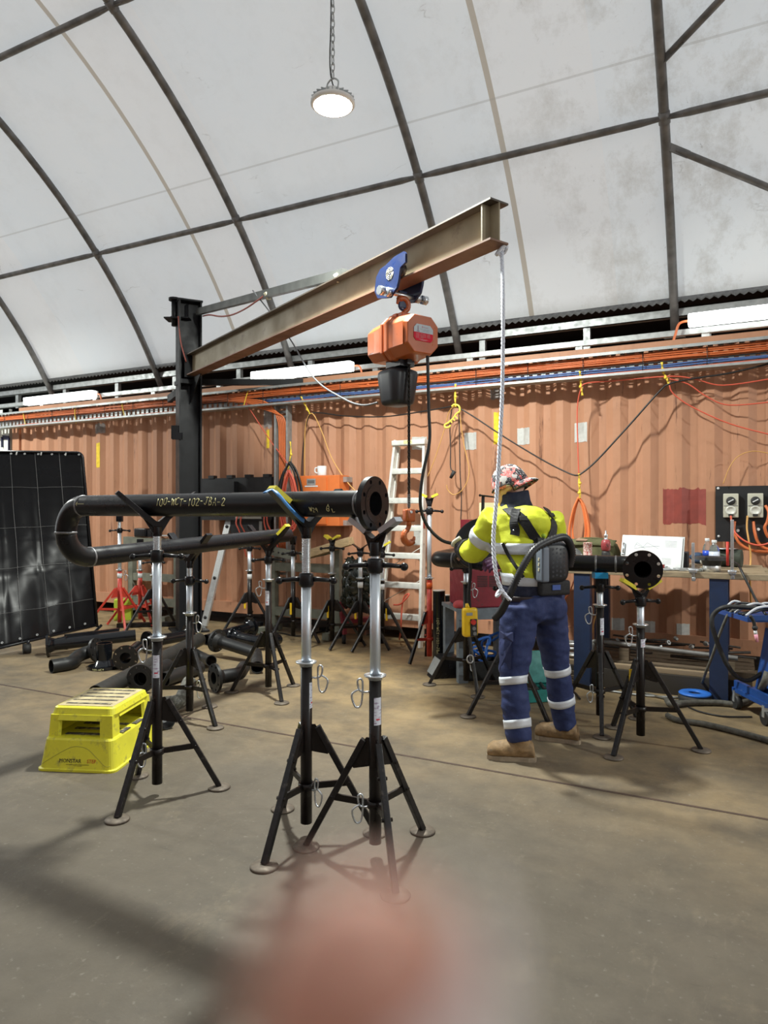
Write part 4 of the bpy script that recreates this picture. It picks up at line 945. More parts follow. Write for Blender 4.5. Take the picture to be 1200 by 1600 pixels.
# ================================================================== THE WORKER
from mathutils.bvhtree import BVHTree
def loft(mb, secs, n=20, mi=0, e=2.0):      # secs: (centre, wide axis, deep axis, half width, half depth)
    vs = []
    for c, ux, uy, rx, ry in secs:
        for j in range(n):
            t = 2*math.pi*j/n; a, b = math.cos(t), math.sin(t)
            a = math.copysign(abs(a)**(2/e), a); b = math.copysign(abs(b)**(2/e), b); vs.append(c+ux*a*rx+uy*b*ry)
    k = len(secs)
    fs = [(n*i+j, n*i+(j+1) % n, n*i+n+(j+1) % n, n*i+n+j) for i in range(k-1) for j in range(n)]
    fs += [list(range(n))[::-1], list(range(n*k-n, n*k))]
    return mb.add(vs, fs, mi, True)
def fuse(mb, name, mat, parent, voxel=.012, sm=2, crease=None):
    """weld the overlapping volumes into one continuous skin"""
    tmp = mb.build('tmp', mat, parent); m = tmp.modifiers.new('r', 'REMESH'); m.mode = 'VOXEL'; m.voxel_size = voxel
    s_ = tmp.modifiers.new('s', 'SMOOTH'); s_.iterations = sm; s_.factor = .5
    dg = bpy.context.evaluated_depsgraph_get(); me = bpy.data.meshes.new_from_object(tmp.evaluated_get(dg))
    old = tmp.data; bpy.data.objects.remove(tmp); bpy.data.meshes.remove(old)
    if crease:
        amp, sc = crease; nr = [v.normal.copy() for v in me.vertices]
        for v, q in zip(me.vertices, nr):
            c = v.co; d = noise.noise(Vector((c.x*sc[0], c.y*sc[1], c.z*sc[2])))*amp + noise.noise(Vector((c.x*sc[0]*2.3+5, c.y*sc[1]*2.3, c.z*sc[2]*2.1+c.x*8)))*amp*.5
            v.co += q*d
    for p_ in me.polygons: p_.use_smooth = True
    me.materials.clear(); me.materials.append(mat); me.name = name
    ob = bpy.data.objects.new(name, me); COL.objects.link(ob); ob.parent = parent; ORG[ob.name] = ORG[parent.name]; return ob
def bez(a, b, c, n=8):
    return [a*(1-t)**2+b*2*t*(1-t)+c*t*t for t in [i/n for i in range(n+1)]]
def limb(mb, pts, rs, n=16, k=5):
    q = smooth(pts, k); rr = []
    for i in range(len(q)):
        f = i/k; j = min(int(f), len(rs)-2); rr.append(rs[j]*(1-(f-j))+rs[j+1]*(f-j))
    mb.tube(q, rr, n)
man = thing('person', 'person in yellow hi-vis shirt, navy trousers and patterned cap leaning over the spool', 'person', W(.95, 4.2, 0))
SKIN = M('skin', (.62, .36, .27), .5, 0, .08, 30, sss=.15)
sL = cdir(-.94, -.34); fT = cdir(-.34, .94); Z = Vector((0, 0, 1))
sp_ = {'pel': W(.925, 4.23, .91), 'wai': W(.905, 4.25, 1.03), 'che': W(.875, 4.31, 1.24), 'upc': W(.855, 4.355, 1.425), 'nek': W(.835, 4.40, 1.515)}
LS, RS = sp_['upc']+sL*.17+Z*.005, sp_['upc']-sL*.215-Z*.005
LE, LW_, LH = W(.588, 4.47, 1.198), W(.535, 4.68, 1.195), W(.545, 4.79, 1.175)
RE, RW, RH = W(1.135, 4.56, 1.17), W(.84, 4.62, 1.13), W(.735, 4.58, 1.12)
LHp, LK, LA = W(.818, 4.17, .86), W(.765, 4.12, .47), W(.795, 4.06, .09)
RHp, RK, RA = W(1.01, 4.27, .86), W(1.075, 4.31, .47), W(1.145, 4.38, .09)
fH = (cdir(-.87, .45)-Z*.33).normalized(); uH = (Z-fH*fH.z).normalized(); rH = fH.cross(uH)
HC = W(.80, 4.43, 1.615)
def hp(f, u, r): return HC+fH*f+uH*u+rH*r
def hand(mb, wrist, d, nrm, s=1.0, curl=.6, thumb=1):     # palm, four fingers of different length and a side thumb
    d = d.normalized(); nrm = (nrm-d*nrm.dot(d)).normalized(); sd = d.cross(nrm)
    loft(mb, [(wrist, sd, nrm, .026*s, .018*s), (wrist+d*.03*s, sd, nrm, .036*s, .019*s), (wrist+d*.085*s, sd, nrm, .042*s, .017*s), (wrist+d*.10*s, sd, nrm, .038*s, .013*s)], 14)
    for i, (ln, rr) in enumerate(((.062, .0095), (.074, .010), (.070, .0098), (.052, .0085))):
        b = wrist+d*.09*s+sd*(.030-.020*i)*s; pts = [b]; a = 0
        for k in range(3):
            a += curl*(.8+.25*k); pts.append(pts[-1]+(d*math.cos(a)-nrm*math.sin(a))*ln*s*(.45, .33, .26)[k])
        mb.tube(smooth(pts, 3), [rr*s*(1-.03*q) for q in range(10)], 8); mb.ball(pts[-1], rr*s*.85, 8, 6)
    b = wrist+d*.03*s+sd*.030*s*thumb
    mb.tube(smooth([b, b+d*.03*s+sd*.025*s*thumb-nrm*.01*s, b+d*.055*s+sd*.028*s*thumb-nrm*.03*s, b+d*.07*s+sd*.02*s*thumb-nrm*.045*s], 3), [.013*s]*4+[.011*s]*6, 8)
# the body: one continuous skin
b = MB()
loft(b, [(sp_['pel']-Z*.09, sL, fT, .10, .09), (sp_['pel'], sL, fT, .165, .115), (sp_['wai'], sL, fT, .135, .095), (sp_['che'], sL, fT, .15, .10), (sp_['upc']-Z*.03, sL, fT, .14, .075), (sp_['nek'], sL, fT, .07, .065)], 18)
limb(b, [sp_['nek']-Z*.03, sp_['nek']+Z*.03, hp(-.02, -.06, 0)], [.058, .054, .054])
b.ball(hp(-.01, .012, 0), .093, 16, 12, sc=(1, 1, 1.0)); b.ball(hp(.035, -.05, 0), .062, 14, 10)
for r_ in (-1, 1):
    b.ball(hp(.02, -.02, .045*r_), .045, 10, 8); b.ball(hp(-.02, -.005, .088*r_), .028, 10, 8, sc=(.8, .5, 1.2)); b.ball(hp(.080, .005, .03*r_), .016, 8, 6)
b.tube([hp(.09, .01, 0), hp(.108, -.028, 0), hp(.095, -.04, 0)], [.010, .016, .012], 8); b.tube([hp(.085, -.068, -.025), hp(.094, -.066, 0), hp(.085, -.068, .025)], .008, 8)
b.ball(hp(.075, -.10, 0), .026, 10, 8)
limb(b, [LS-Z*.03, LS.lerp(LE, .5), LE, LE.lerp(LW_, .5), LW_], [.044, .044, .040, .038, .028]); limb(b, [RS-Z*.03, RS.lerp(RE, .5), RE, RE.lerp(RW, .5), RW], [.044, .044, .040, .038, .028])
limb(b, [LHp, LHp.lerp(LK, .5), LK, LK.lerp(LA, .4), LA], [.088, .075, .055, .055, .038]); limb(b, [RHp, RHp.lerp(RK, .5), RK, RK.lerp(RA, .4), RA], [.088, .075, .055, .055, .038])
ftL, ftR = cdir(-.97, .20), cdir(-.90, .42)
for A_, f_ in ((LA, ftL), (RA, ftR)): b.tube(smooth([A_-f_*.03-Z*.03, A_+f_*.05-Z*.04, A_+f_*.15-Z*.06]), [.04]*7+[.035]*6, 10)
dL = (LH-LW_).normalized(); dR = (RH-RW).normalized()
hand(b, LW_, dL, Z+cdir(-.5, 0), .95, .55, -1); hand(b, RW, dR, cdir(.2, -.6, .6), .95, .5, -1)
fuse(b, 'body', SKIN, man, .0085, 1)
# trousers
TR = M('navy_work_cloth', (.016, .028, .105), .75, 0, .12, 25, bump=.15, bscale=150, wear=(.032, .052, .15), wearscale=7, wearlo=.5, wearhi=.75)
b = MB()
loft(b, [(sp_['pel']-Z*.10, sL, fT, .15, .12), (sp_['pel']-Z*.03, sL, fT, .185, .135), (sp_['pel']+Z*.03, sL, fT, .178, .13), (sp_['pel']+Z*.07, sL, fT, .165, .12)], 22, e=2.3)
limb(b, [LHp+Z*.02, LHp.lerp(LK, .35), LHp.lerp(LK, .75), LK, LK.lerp(LA, .45), LK.lerp(LA, .85), LA+Z*.015], [.112, .110, .092, .076, .081, .072, .068], 22)
limb(b, [RHp+Z*.02, RHp.lerp(RK, .35), RHp.lerp(RK, .75), RK, RK.lerp(RA, .45), RK.lerp(RA, .85), RA+Z*.015], [.108, .105, .088, .076, .080, .070, .068], 22)
b.ball(sp_['pel']-fT*.045-Z*.04-sL*.07, .105, 14, 10); b.ball(sp_['pel']-fT*.045-Z*.04+sL*.07, .105, 14, 10)
fuse(b, 'trousers', TR, man, .010, 2, (.009, (8, 8, 17)))
TRB = BVHTree.FromPolygons([v.co+ORG[man.name] for v in bpy.data.meshes['trousers'].vertices], [list(p_.vertices) for p_ in bpy.data.meshes['trousers'].polygons])
REFL = M('reflective_tape', (.66, .70, .76), .45, .15, .06, 200)
def cuff(name, p0, p1, f0, f1, grow, bvh, mat, wobble=0.0, n=40):
    """a band wrapped around a limb, laid on the cloth"""
    ax = (p1-p0).normalized(); a = ax.orthogonal().normalized(); c_ = ax.cross(a); mb = MB(); vs = []
    for i in range(n):
        t = 2*math.pi*i/n; d = a*math.cos(t)+c_*math.sin(t)
        for k in range(4):
            o = p0.lerp(p1, f0+(f1-f0)*k/3+wobble*math.sin(t)); h = bvh.ray_cast(o+d*.26, -d)
            q = h[0] if h[0] is not None else o+d*.08; vs += [q+d*grow, q+d*(grow-.004)]
    fs = []
    for i in range(n):
        j = (i+1) % n
        for k in range(3): fs += [(8*i+2*k, 8*j+2*k, 8*j+2*k+2, 8*i+2*k+2)]
        fs += [(8*i, 8*j, 8*j+1, 8*i+1), (8*i+6, 8*j+6, 8*j+7, 8*i+7)]
    mb.add(vs, fs, 0, True); return mb.build(name, mat, man)
cuff('knee_band', LK, LA, -.02, .10, .006, TRB, REFL, .01); cuff('shin_band', LK, LA, .62, .75, .006, TRB, REFL, .02)
cuff('knee_band', RK, RA, -.06, .06, .006, TRB, REFL, .01); cuff('shin_band', RK, RA, .46, .58, .006, TRB, REFL, .02)
def hit(px, py, bvh):
    d = (P(px, py, 1)-cam.location).normalized(); h = bvh.ray_cast(cam.location, d); return (h[0], h[1]) if h[0] is not None else (P(px, py, 4.2), -d)
def patch(name, poly, bvh, off, mat, parent):           # a sewn-on piece lying on the cloth
    hs = [hit(x, y, bvh) for x, y in poly]; c = sum((h[0] for h in hs), Vector())/len(hs); mb = MB(); k = len(hs)
    mid = hit(sum(x for x, y in poly)/k, sum(y for x, y in poly)/k, bvh); dv = (cam.location-c).normalized()
    top = [h[0]+dv*off for h in hs]; bot = [h[0]-dv*.004 for h in hs]
    vs = top+bot+[mid[0]+dv*off]
    mb.add(vs, [(i, (i+1) % k, 2*k) for i in range(k)]+[(i, (i+1) % k, k+(i+1) % k, k+i) for i in range(k)], 0, False); return mb.build(name, mat, parent)
TR2 = M('navy_pocket_cloth', (.014, .022, .085), .75, 0, .12, 25)
patch('cargo_pocket', [(781, 1003), (800, 1003), (799, 1046), (780, 1046)], TRB, .008, TR2, man); patch('pocket_flap', [(781, 986), (802, 988), (802, 1003), (780, 1001)], TRB, .012, TR2, man)
# shirt
HV = M('hi_vis_yellow', (.66, .72, .03), .7, 0, .10, 10, bump=.12, bscale=90); NV = M('dark_navy_cloth', (.012, .016, .04), .8, 0, .1, 30, bump=.15, bscale=120)
b = MB()
loft(b, [(sp_['wai']-Z*.02, sL, fT, .175, .135), (sp_['wai']+Z*.06, sL, fT, .185, .14), (sp_['che']-Z*.06, sL, fT, .198, .145), (sp_['che']+Z*.03, sL, fT, .205, .143), (sp_['upc']-Z*.04, sL, fT, .208, .132), (sp_['upc']+Z*.015, sL, fT, .195, .11), (sp_['nek']-Z*.045, sL, fT, .13, .085), (sp_['nek']-Z*.01, sL, fT, .078, .072)], 26, e=2.3)
b.ball(sp_['upc']-fT*.06-Z*.05, .13, 16, 12, sc=(1.2, 1.2, .9))
limb(b, [LS-Z*.01, LS.lerp(LE, .35), LS.lerp(LE, .75), LE, LE.lerp(LW_, .45), LE.lerp(LW_, .8)], [.092, .090, .082, .080, .072, .058], 20)
limb(b, [RS-Z*.01, RS.lerp(RE, .35), RS.lerp(RE, .75), RE, RE.lerp(RW, .45), RE.lerp(RW, .8)], [.092, .086, .076, .072, .065, .056], 20)
fuse(b, 'shirt', HV, man, .010, 2, (.009, (9, 9, 14)))
shm = bpy.data.meshes['shirt']
SHB = BVHTree.FromPolygons([v.co+ORG[man.name] for v in shm.vertices], [list(p_.vertices) for p_ in shm.polygons])
cuff('sleeve_band', LS, LE, .50, .72, .005, SHB, REFL); cuff('sleeve_band', RS, RE, .52, .72, .005, SHB, REFL)
def girdle(name, z0, z1, grow, mat, n=56, zc=None):      # bands around the trunk
    mb = MB(); vs = []
    for i in range(n):
        t = 2*math.pi*i/n; d = sL*math.cos(t)+fT*math.sin(t)
        for k in range(4):
            z = z0+(z1-z0)*k/3; f = min(1, max(0, (z-1.03)/.21)); o = sp_['wai'].lerp(sp_['che'], f); o.z = z
            rx, ry = (.178+.02*f), (.138+.008*f); q = o+sL*math.cos(t)*(rx+grow)+fT*math.sin(t)*(ry+grow)
            h = SHB.ray_cast(o+d*.16+Vector((0, 0, 0)), -d) if False else None
            vs += [q, q-d*.005]
    fs = []
    for i in range(n):
        j = (i+1) % n
        for k in range(3): fs.append((8*i+2*k, 8*j+2*k, 8*j+2*k+2, 8*i+2*k+2))
        fs += [(8*i, 8*j, 8*j+1, 8*i+1), (8*i+6, 8*j+6, 8*j+7, 8*i+7)]
    mb.add(vs, fs, 0, True); return mb.build(name, mat, man)
girdle('chest_band', 1.195, 1.262, .011, REFL); girdle('waist_band', 1.01, 1.082, .013, REFL); girdle('shirt_hem', .935, 1.012, .011, NV); girdle('belt', .915, .948, .016, M('brown_leather_belt', (.035, .022, .02), .5))
# collar, cap, hair line
b = MB()
for i, (h, r_) in enumerate(((-.035, .098), (.0, .088), (.035, .080))):
    pass
cs = [(sp_['nek']+Z*-.045+fT*-.012, sL, fT, .112, .095), (sp_['nek']+Z*.0+fT*-.008, sL, fT, .090, .085), (sp_['nek']+Z*.062+fT*.006, sL, fT, .086, .082), (sp_['nek']+Z*.066+fT*.006, sL, fT, .078, .074), (sp_['nek']+Z*.0, sL, fT, .075, .072)]
vs = []; n = 26
for c, ux, uy, rx, ry in cs:
    for j in range(n):
        t = 2*math.pi*j/n; wv = .004*math.sin(5*t)+.003*math.sin(11*t+1); vs.append(c+ux*math.cos(t)*(rx+wv)+uy*math.sin(t)*(ry+wv)+Z*.008*math.sin(2*t))
b.add(vs, [(n*i+j, n*i+(j+1) % n, n*i+n+(j+1) % n, n*i+n+j) for i in range(4) for j in range(n)], 0, True); b.build('collar', NV, man)
CAP = bpy.data.materials.new('patterned_cap_cloth'); CAP.use_nodes = True
_N, _L, _p = nodes(CAP); _tc = _N.new('ShaderNodeTexCoord'); _mp = _N.new('ShaderNodeMapping'); _mp.inputs['Scale'].default_value = (1, 1, 1.3); _L.new(_tc.outputs['Object'], _mp.inputs[0])
_v = _N.new('ShaderNodeTexVoronoi'); _v.inputs['Scale'].default_value = 34; _v.distance = 'CHEBYCHEV'; _L.new(_mp.outputs[0], _v.inputs['Vector'])
_s = _N.new('ShaderNodeSeparateColor'); _L.new(_v.outputs['Color'], _s.inputs[0])
_cr = _N.new('ShaderNodeValToRGB'); _cr.color_ramp.interpolation = 'CONSTANT'; _e = _cr.color_ramp.elements
_e[0].color = (.02, .02, .03, 1); _e[1].position = .42; _e[1].color = (.75, .16, .15, 1)
for q, c in ((.68, (.72, .70, .68, 1)), (.80, (.75, .28, .26, 1)), (.9, (.05, .05, .06, 1))): el = _e.new(q); el.color = c
_L.new(_s.outputs[0], _cr.inputs[0]); _n2 = _N.new('ShaderNodeTexNoise'); _n2.inputs['Scale'].default_value = 170; _n2.inputs['Detail'].default_value = 2; _L.new(_tc.outputs['Object'], _n2.inputs['Vector'])
_rr = _N.new('ShaderNodeMapRange'); _rr.inputs[1].default_value = .60; _rr.inputs[2].default_value = .62; _L.new(_n2.outputs[0], _rr.inputs[0])
_mx = _N.new('ShaderNodeMix'); _mx.data_type = 'RGBA'; _L.new(_rr.outputs[0], _mx.inputs[0]); _L.new(_cr.outputs[0], _mx.inputs[6]); _mx.inputs[7].default_value = (.75, .72, .70, 1); _L.new(_mx.outputs[2], _p.inputs['Base Color']); _p.inputs['Roughness'].default_value = .8
b = MB(); vs = []; n = 32; kk = 9
up2 = (uH*.93-fH*-.36).normalized(); up2 = (uH+fH*.12).normalized(); f2_ = (fH-up2*fH.dot(up2)).normalized(); r2_ = f2_.cross(up2); hc = hp(-.008, .012, 0)
for i in range(kk):
    ph = math.pi/2*i/(kk-1)
    for j in range(n):
        t = 2*math.pi*j/n; rr = math.cos(ph)**.75; vs.append(hc+f2_*math.cos(t)*.120*rr+r2_*math.sin(t)*.108*rr+up2*(-.025+.150*math.sin(ph)))
fs = [(n*i+j, n*i+(j+1) % n, n*i+n+(j+1) % n, n*i+n+j) for i in range(kk-1) for j in range(n)]+[[n*(kk-1)+j for j in range(n)]]
b.add(vs, fs, 0, True)
capo = b.build('cap', CAP, man); m = capo.modifiers.new('thick', 'SOLIDIFY'); m.thickness = .003
b = MB(); vs = []; n = 17
for i in range(6):
    for j in range(n):
        t = math.pi+(j/(n-1)-.5)*2.5; q = i/5; ed = math.cos((j/(n-1)-.5)*math.pi)**.6
        vs.append(hc+f2_*math.cos(t)*(.115+.062*q*ed)+r2_*math.sin(t)*(.102+.03*q*ed)+up2*(-.022-.030*q*q-.010*q*(1-ed)))
b.add(vs, [(n*i+j, n*i+j+1, n*i+n+j+1, n*i+n+j) for i in range(5) for j in range(n-1)], 0, True)
pk = b.build('cap_peak', CAP, man); m = pk.modifiers.new('thick', 'SOLIDIFY'); m.thickness = .004; m.offset = 0
b = MB()
vs = []
for i, (h, g) in enumerate(((-.02, 1.0), (-.045, .985), (-.065, .95))):
    for j in range(20):
        t = math.pi+(j/19-.5)*2.6; vs.append(hc+f2_*math.cos(t)*.100*g+r2_*math.sin(t)*.093*g+up2*h)
b.add(vs, [(20*i+j, 20*i+j+1, 20*i+20+j+1, 20*i+20+j) for i in range(2) for j in range(19)], 0, True); hr = b.build('hair', M('dark_cropped_hair', (.03, .022, .018), .8), man)
m = hr.modifiers.new('thick', 'SOLIDIFY'); m.thickness = .006; m.offset = 0
mb = MB()
for s_ in (-1, 1): mb.tube(smooth([hp(.085, .0, .065*s_), hp(.03, .004, .098*s_), hp(-.03, .002, .104*s_), hp(-.045, -.02, .10*s_)]), .005, 6)
mb.tube(smooth([hp(.085, 0, .065), hp(.108, -.005, .03), hp(.103, -.002, 0), hp(.108, -.005, -.03), hp(.085, 0, -.065)]), .008, 6); mb.build('safety_glasses', RUBBER, man)
# gloves
GBK = M('black_leather_glove', (.02, .02, .025), .6, 0, .2, 40); GPU = M('purple_glove', (.13, .05, .15), .6, 0, .2, 40)
b = MB(); limb(b, [LE.lerp(LW_, .45), LE.lerp(LW_, .8), LW_], [.082, .074, .056]); hand(b, LW_, dL, Z+cdir(-.5, 0), 1.25, .55, -1); fuse(b, 'glove', GBK, man, .007, 1)
b = MB(); limb(b, [RE.lerp(RW, .5), RE.lerp(RW, .8), RW], [.075, .066, .05]); hand(b, RW, dR, cdir(.2, -.6, .6), 1.3, .5, -1); g = fuse(b, 'glove', GPU, man, .007, 1); g['label'] = 'purple work glove'
b = MB(); b.tube(smooth([LW_+cdir(-.075, -.05, .03), LW_+cdir(-.07, -.07, .055), LW_+cdir(-.03, -.09, .085)]), .014, 8); b.build('glove_cuff_trim', M('cream_trim', (.6, .58, .5), .7), man)
# boots
BT = M('tan_work_boot', (.27, .175, .085), .7, 0, .3, 25, bump=.2, bscale=60, wear=(.16, .12, .08), wearscale=20, wearlo=.55, wearhi=.7); SO = M('boot_sole', (.30, .24, .17), .75, 0, .2, 30)
for A_, f_ in ((LA, ftL), (RA, ftR)):
    s_ = Z.cross(f_); g0 = Vector((A_.x, A_.y, 0)); b = MB()
    loft(b, [(g0-f_*.085+Z*.035, s_, Z, .033, .02), (g0-f_*.075+Z*.06, s_, Z, .040, .045), (g0-f_*.03+Z*.075, s_, Z, .046, .062), (g0+f_*.04+Z*.066, s_, Z, .047, .052), (g0+f_*.10+Z*.062, s_, Z, .054, .048), (g0+f_*.155+Z*.058, s_, Z, .054, .044), (g0+f_*.19+Z*.048, s_, Z, .040, .030)], 18)
    limb(b, [g0-f_*.02+Z*.06, g0-f_*.012+Z*.11, g0-f_*.008+Z*.155], [.055, .055, .053]); bo = fuse(b, 'boot', BT, man, .007, 1, (.003, (25, 25, 25)))
    q = []
    for x, y in ((-.098, 0), (-.092, .03), (-.05, .042), (.0, .040), (.06, .047), (.12, .054), (.165, .050), (.195, .028), (.2, 0)): q.append((x, y))
    q = q+[(x, -y) for x, y in q[-2:0:-1]]
    mb = MB(); mb.prism([(x*.97, y*.84) for x, y in q], g0+Z*.013, f_, s_, .026); mb.build('sole', SO, bo)
# harness, breathing unit and hose on his back
WEB = M('black_webbing', (.013, .013, .016), .7, 0, .1, 80)
def ribbon(name, pxs, w, mat, off=.010, bvh=SHB, parent=man, k=5):
    hs = [hit(x, y, bvh) for x, y in pxs if bvh.ray_cast(cam.location, (P(x, y, 1)-cam.location).normalized())[0] is not None]; pts = smooth([h[0]+h[1]*off for h in hs], k); nr = smooth([h[1] for h in hs], k); mb = MB(); vs = []
    for i, q in enumerate(pts):
        d = (pts[min(i+1, len(pts)-1)]-pts[max(i-1, 0)]).normalized(); s_ = d.cross(nr[i]).normalized(); nn = s_.cross(d)
        vs += [q+s_*w/2+nn*.003, q-s_*w/2+nn*.003, q-s_*w/2-nn*.004, q+s_*w/2-nn*.004]
    K = len(pts); fs = [(4*i+j, 4*i+(j+1) % 4, 4*i+4+(j+1) % 4, 4*i+4+j) for i in range(K-1) for j in range(4)]+[(3, 2, 1, 0), (4*K-4, 4*K-3, 4*K-2, 4*K-1)]
    mb.add(vs, fs); return mb.build(name, mat, parent)
har = ribbon('harness_strap', [(792, 797), (804, 803), (817, 813), (826, 825), (834, 838), (841, 848)], .058, WEB, .012)
ribbon('harness_strap', [(851, 799), (858, 805), (863, 816), (863, 828), (859, 842), (852, 850)], .052, WEB, .012)
ribbon('strap_flap', [(808, 800), (806, 815), (805, 830), (804, 838)], .056, WEB, .024)
ribbon('lower_strap', [(788, 848), (795, 865), (806, 885), (818, 902), (832, 920), (845, 934)], .020, WEB, .022)
ribbon('side_strap', [(872, 850), (878, 870), (880, 890), (878, 915)], .03, WEB, .02)
for (x, y) in ((818, 812), (862, 808), (842, 846)):
    h = hit(x, y, SHB); mb = MB().box(h[0]+h[1]*.024, (.05, .03, .012), sL, h[1], bev=.004); mb.build('buckle', RUBBER, man)
h = hit(846, 838, SHB); MB().ball(h[0]+h[1]*.03, .014, 8, 6).build('green_tag', M('lime_tag', (.35, .55, .05), .6), man)
h = hit(804, 831, SHB); MB().ball(h[0]+h[1]*.032, .005, 8, 6).build('press_stud', ZINC, man)
wp = [hit(x, y, TRB) if y > 934 else hit(x, y, SHB) for x, y in ((850, 925),)][0]
bk = -fT; uc = sp_['wai'].lerp(sp_['che'], .30)-sL*.035+bk*.175
uc.z = CAMH-79*4.05/FPX
UB = M('breathing_unit_black', (.016, .017, .022), .42)
ux_ = -sL; 
un = MB(); secs = []
for d_, w, h_ in ((0, .215, .25), (.03, .22, .255), (.07, .195, .23), (.085, .155, .18)):
    secs.append((uc+bk*(d_-.03), ux_, Z, w/2, h_/2))
vs = []; n = 28
for c, a, b_, rx, ry in secs:
    for j in range(n):
        t = 2*math.pi*j/n; ca, sa = math.cos(t), math.sin(t); vs.append(c+a*math.copysign(abs(ca)**.45, ca)*rx+b_*math.copysign(abs(sa)**.45, sa)*ry)
un.add(vs, [(n*i+j, n*i+(j+1) % n, n*i+n+(j+1) % n, n*i+n+j) for i in range(3) for j in range(n)]+[list(range(n)), list(range(3*n, 4*n))], 0, True)
unit = un.build('breathing_unit', UB, man)
mb = MB().box(uc-ux_*.085+bk*.045-Z*.01, (.05, .075, .205), ux_, Z, bev=.014); mb.build('side_cover', M('grey_side_cover', (.16, .19, .24), .45), unit)
mb = MB()
for i in range(4):
    for j in range(7): mb.ring(uc+bk*.0555+ux_*(-.02+.026*i)+Z*(.075-.026*j+.006*(i % 2)), bk, .003, .006, .001, 8)
mb.build('vent_holes', M('vent_grey', (.06, .065, .08), .4), unit)
mb = MB()
for q in range(3): mb.box(uc-ux_*.112+bk*.045+Z*(.02-.03*q), (.002, .012, .018), ux_, Z+bk*.3)
mb.build('cream_badge', M('cream_badge', (.6, .55, .4), .5), unit)
mb = MB().box(uc-Z*.155+bk*-.01+ux_*.02, (.21, .07, .09), ux_, Z+ux_*.12, bev=.02); mb.build('lumbar_pad', WEB, man)
MB().box(uc-Z*.15+bk*.028+ux_*.02, (.055, .006, .03), ux_, Z).build('blue_patch', M('blue_patch', (.05, .10, .35), .6), man)
hp0 = [uc+ux_*.115+bk*.02-Z*.03, uc+ux_*.12+bk*.04+Z*.05, uc+ux_*.08+bk*.06+Z*.125, uc+ux_*.01+bk*.075+Z*.145, P(838, 856, 3.98), P(820, 880, 3.95), P(806, 908, 3.95), P(794, 934, 3.98), P(783, 955, 4.04), P(774, 965, 4.12)]
hp0 = smooth(hp0, 16); mb = MB(); mb.tube(hp0, [.0205+.0035*(1 if i % 2 else -1) for i in range(len(hp0))], 14); mb.build('breathing_hose', M('corrugated_hose', (.02, .02, .024), .4), man)
# ================================================================== BENCHES AND WHAT STANDS ON THEM
def px_at(x, y, b): return PW(x, y, b)
def atz(x, D, z): return W((x-600)/FPX*D, D, z)
# timber bench: runs along the wall
BZ = .985; b0, b1 = 5.84, 6.92; a0, a1 = -1.70, .22
bench = thing('workbench', 'timber topped workbench on navy steel posts at the right', 'workbench', ((a0+a1)/2, 6.2, 0))
for k in range(4): MB().boxz(a0, a1-.03*(k % 2), b0+.01+.267*k, b0+.27+.267*k, BZ-.045, BZ, bev=.004).build('top_board', OLDWOOD, bench)
MB().boxz(a0, a1-.15, b1-.09, b1-.03, BZ-.115, BZ-.045).build('top_frame', NAVY, bench)
for a in (-1.15, -.13):
    for b in (b0+.07, b1-.08):
        MB().boxz(a-.065, a+.065, b-.05, b+.05, 0, BZ-.045).build('leg', NAVY, bench)
OLV = M('olive_canvas', (.085, .085, .035), .85, 0, .25, 12, bump=.3, bscale=120)
def bag(name, c, ux, w, d, h, label):
    t = thing(name, label, 'bag', c-UP*0); mb = MB(); uy = UP.cross(ux); n = 24; secs = []
    for f, z in ((.90, 0), (1.0, .04*h), (1.03, .35*h), (1.0, .62*h), (.93, .82*h), (.72, .95*h), (.3, h)):
        for j in range(n):
            q = 2*math.pi*j/n; ca, sa = math.cos(q), math.sin(q)
            x = math.copysign(abs(ca)**.5, ca)*w/2*f*(1+.04*math.sin(3*q+z*20)); y = math.copysign(abs(sa)**.5, sa)*d/2*f*(1+.05*math.sin(5*q+z*9))
            secs.append(c+ux*x+uy*y+UP*(z+.015*math.sin(x*17)*(z/h)))
    k = 7; mb.add(secs, [(n*i+j, n*i+(j+1) % n, n*i+n+(j+1) % n, n*i+n+j) for i in range(k-1) for j in range(n)]+[list(range(n))[::-1], list(range(n*k-n, n*k))], 0, True)
    mb.build('bag_body', OLV, t)
    q = MB(); vs = []
    for i in range(9):
        for j in range(5):
            x = (i/8-.5)*w*1.0; v = j/4; vs.append(c+ux*x-uy*(d*.18+d*.36*v)+UP*(h*(1.0-.06*abs(i-4)/4-.22*v*v)+.012))
    q.add(vs, [(5*i+j, 5*i+j+1, 5*i+5+j+1, 5*i+5+j) for i in range(8) for j in range(4)], 0, True); fo = q.build('flap', OLV, t); m = fo.modifiers.new('s', 'SOLIDIFY'); m.thickness = .012
    MB().box(c-uy*(d*.30)+UP*(h*1.0)-ux*w*.15, (.10, .09, .008), ux, UP-uy*.2).build('leather_patch', M('leather_patch', (.28, .18, .12), .7), t)
    MB().tube(smooth([c-ux*w*.35+UP*h*.9, c-ux*w*.2+UP*h*1.02-uy*d*.2, c+ux*w*.15+UP*h*1.04-uy*d*.22, c+ux*w*.35+UP*h*.92]), .010, 6).build('carry_handle', OLV, t)
    return t
AX = Vector((1, 0, 0))
c = PW(926, 860, 6.25); bag('tool_bag', Vector((c.x, 6.27, BZ)), (AX+Vector((0, -.15, 0))).normalized(), .44, .26, .225, 'olive canvas tool bag on the bench just right of the worker')
c = PW(1028, 860, 6.45); bag('tool_bag', Vector((c.x, 6.47, BZ)), AX, .42, .2, .20, 'olive canvas bag on the bench behind the clipboard drawing')
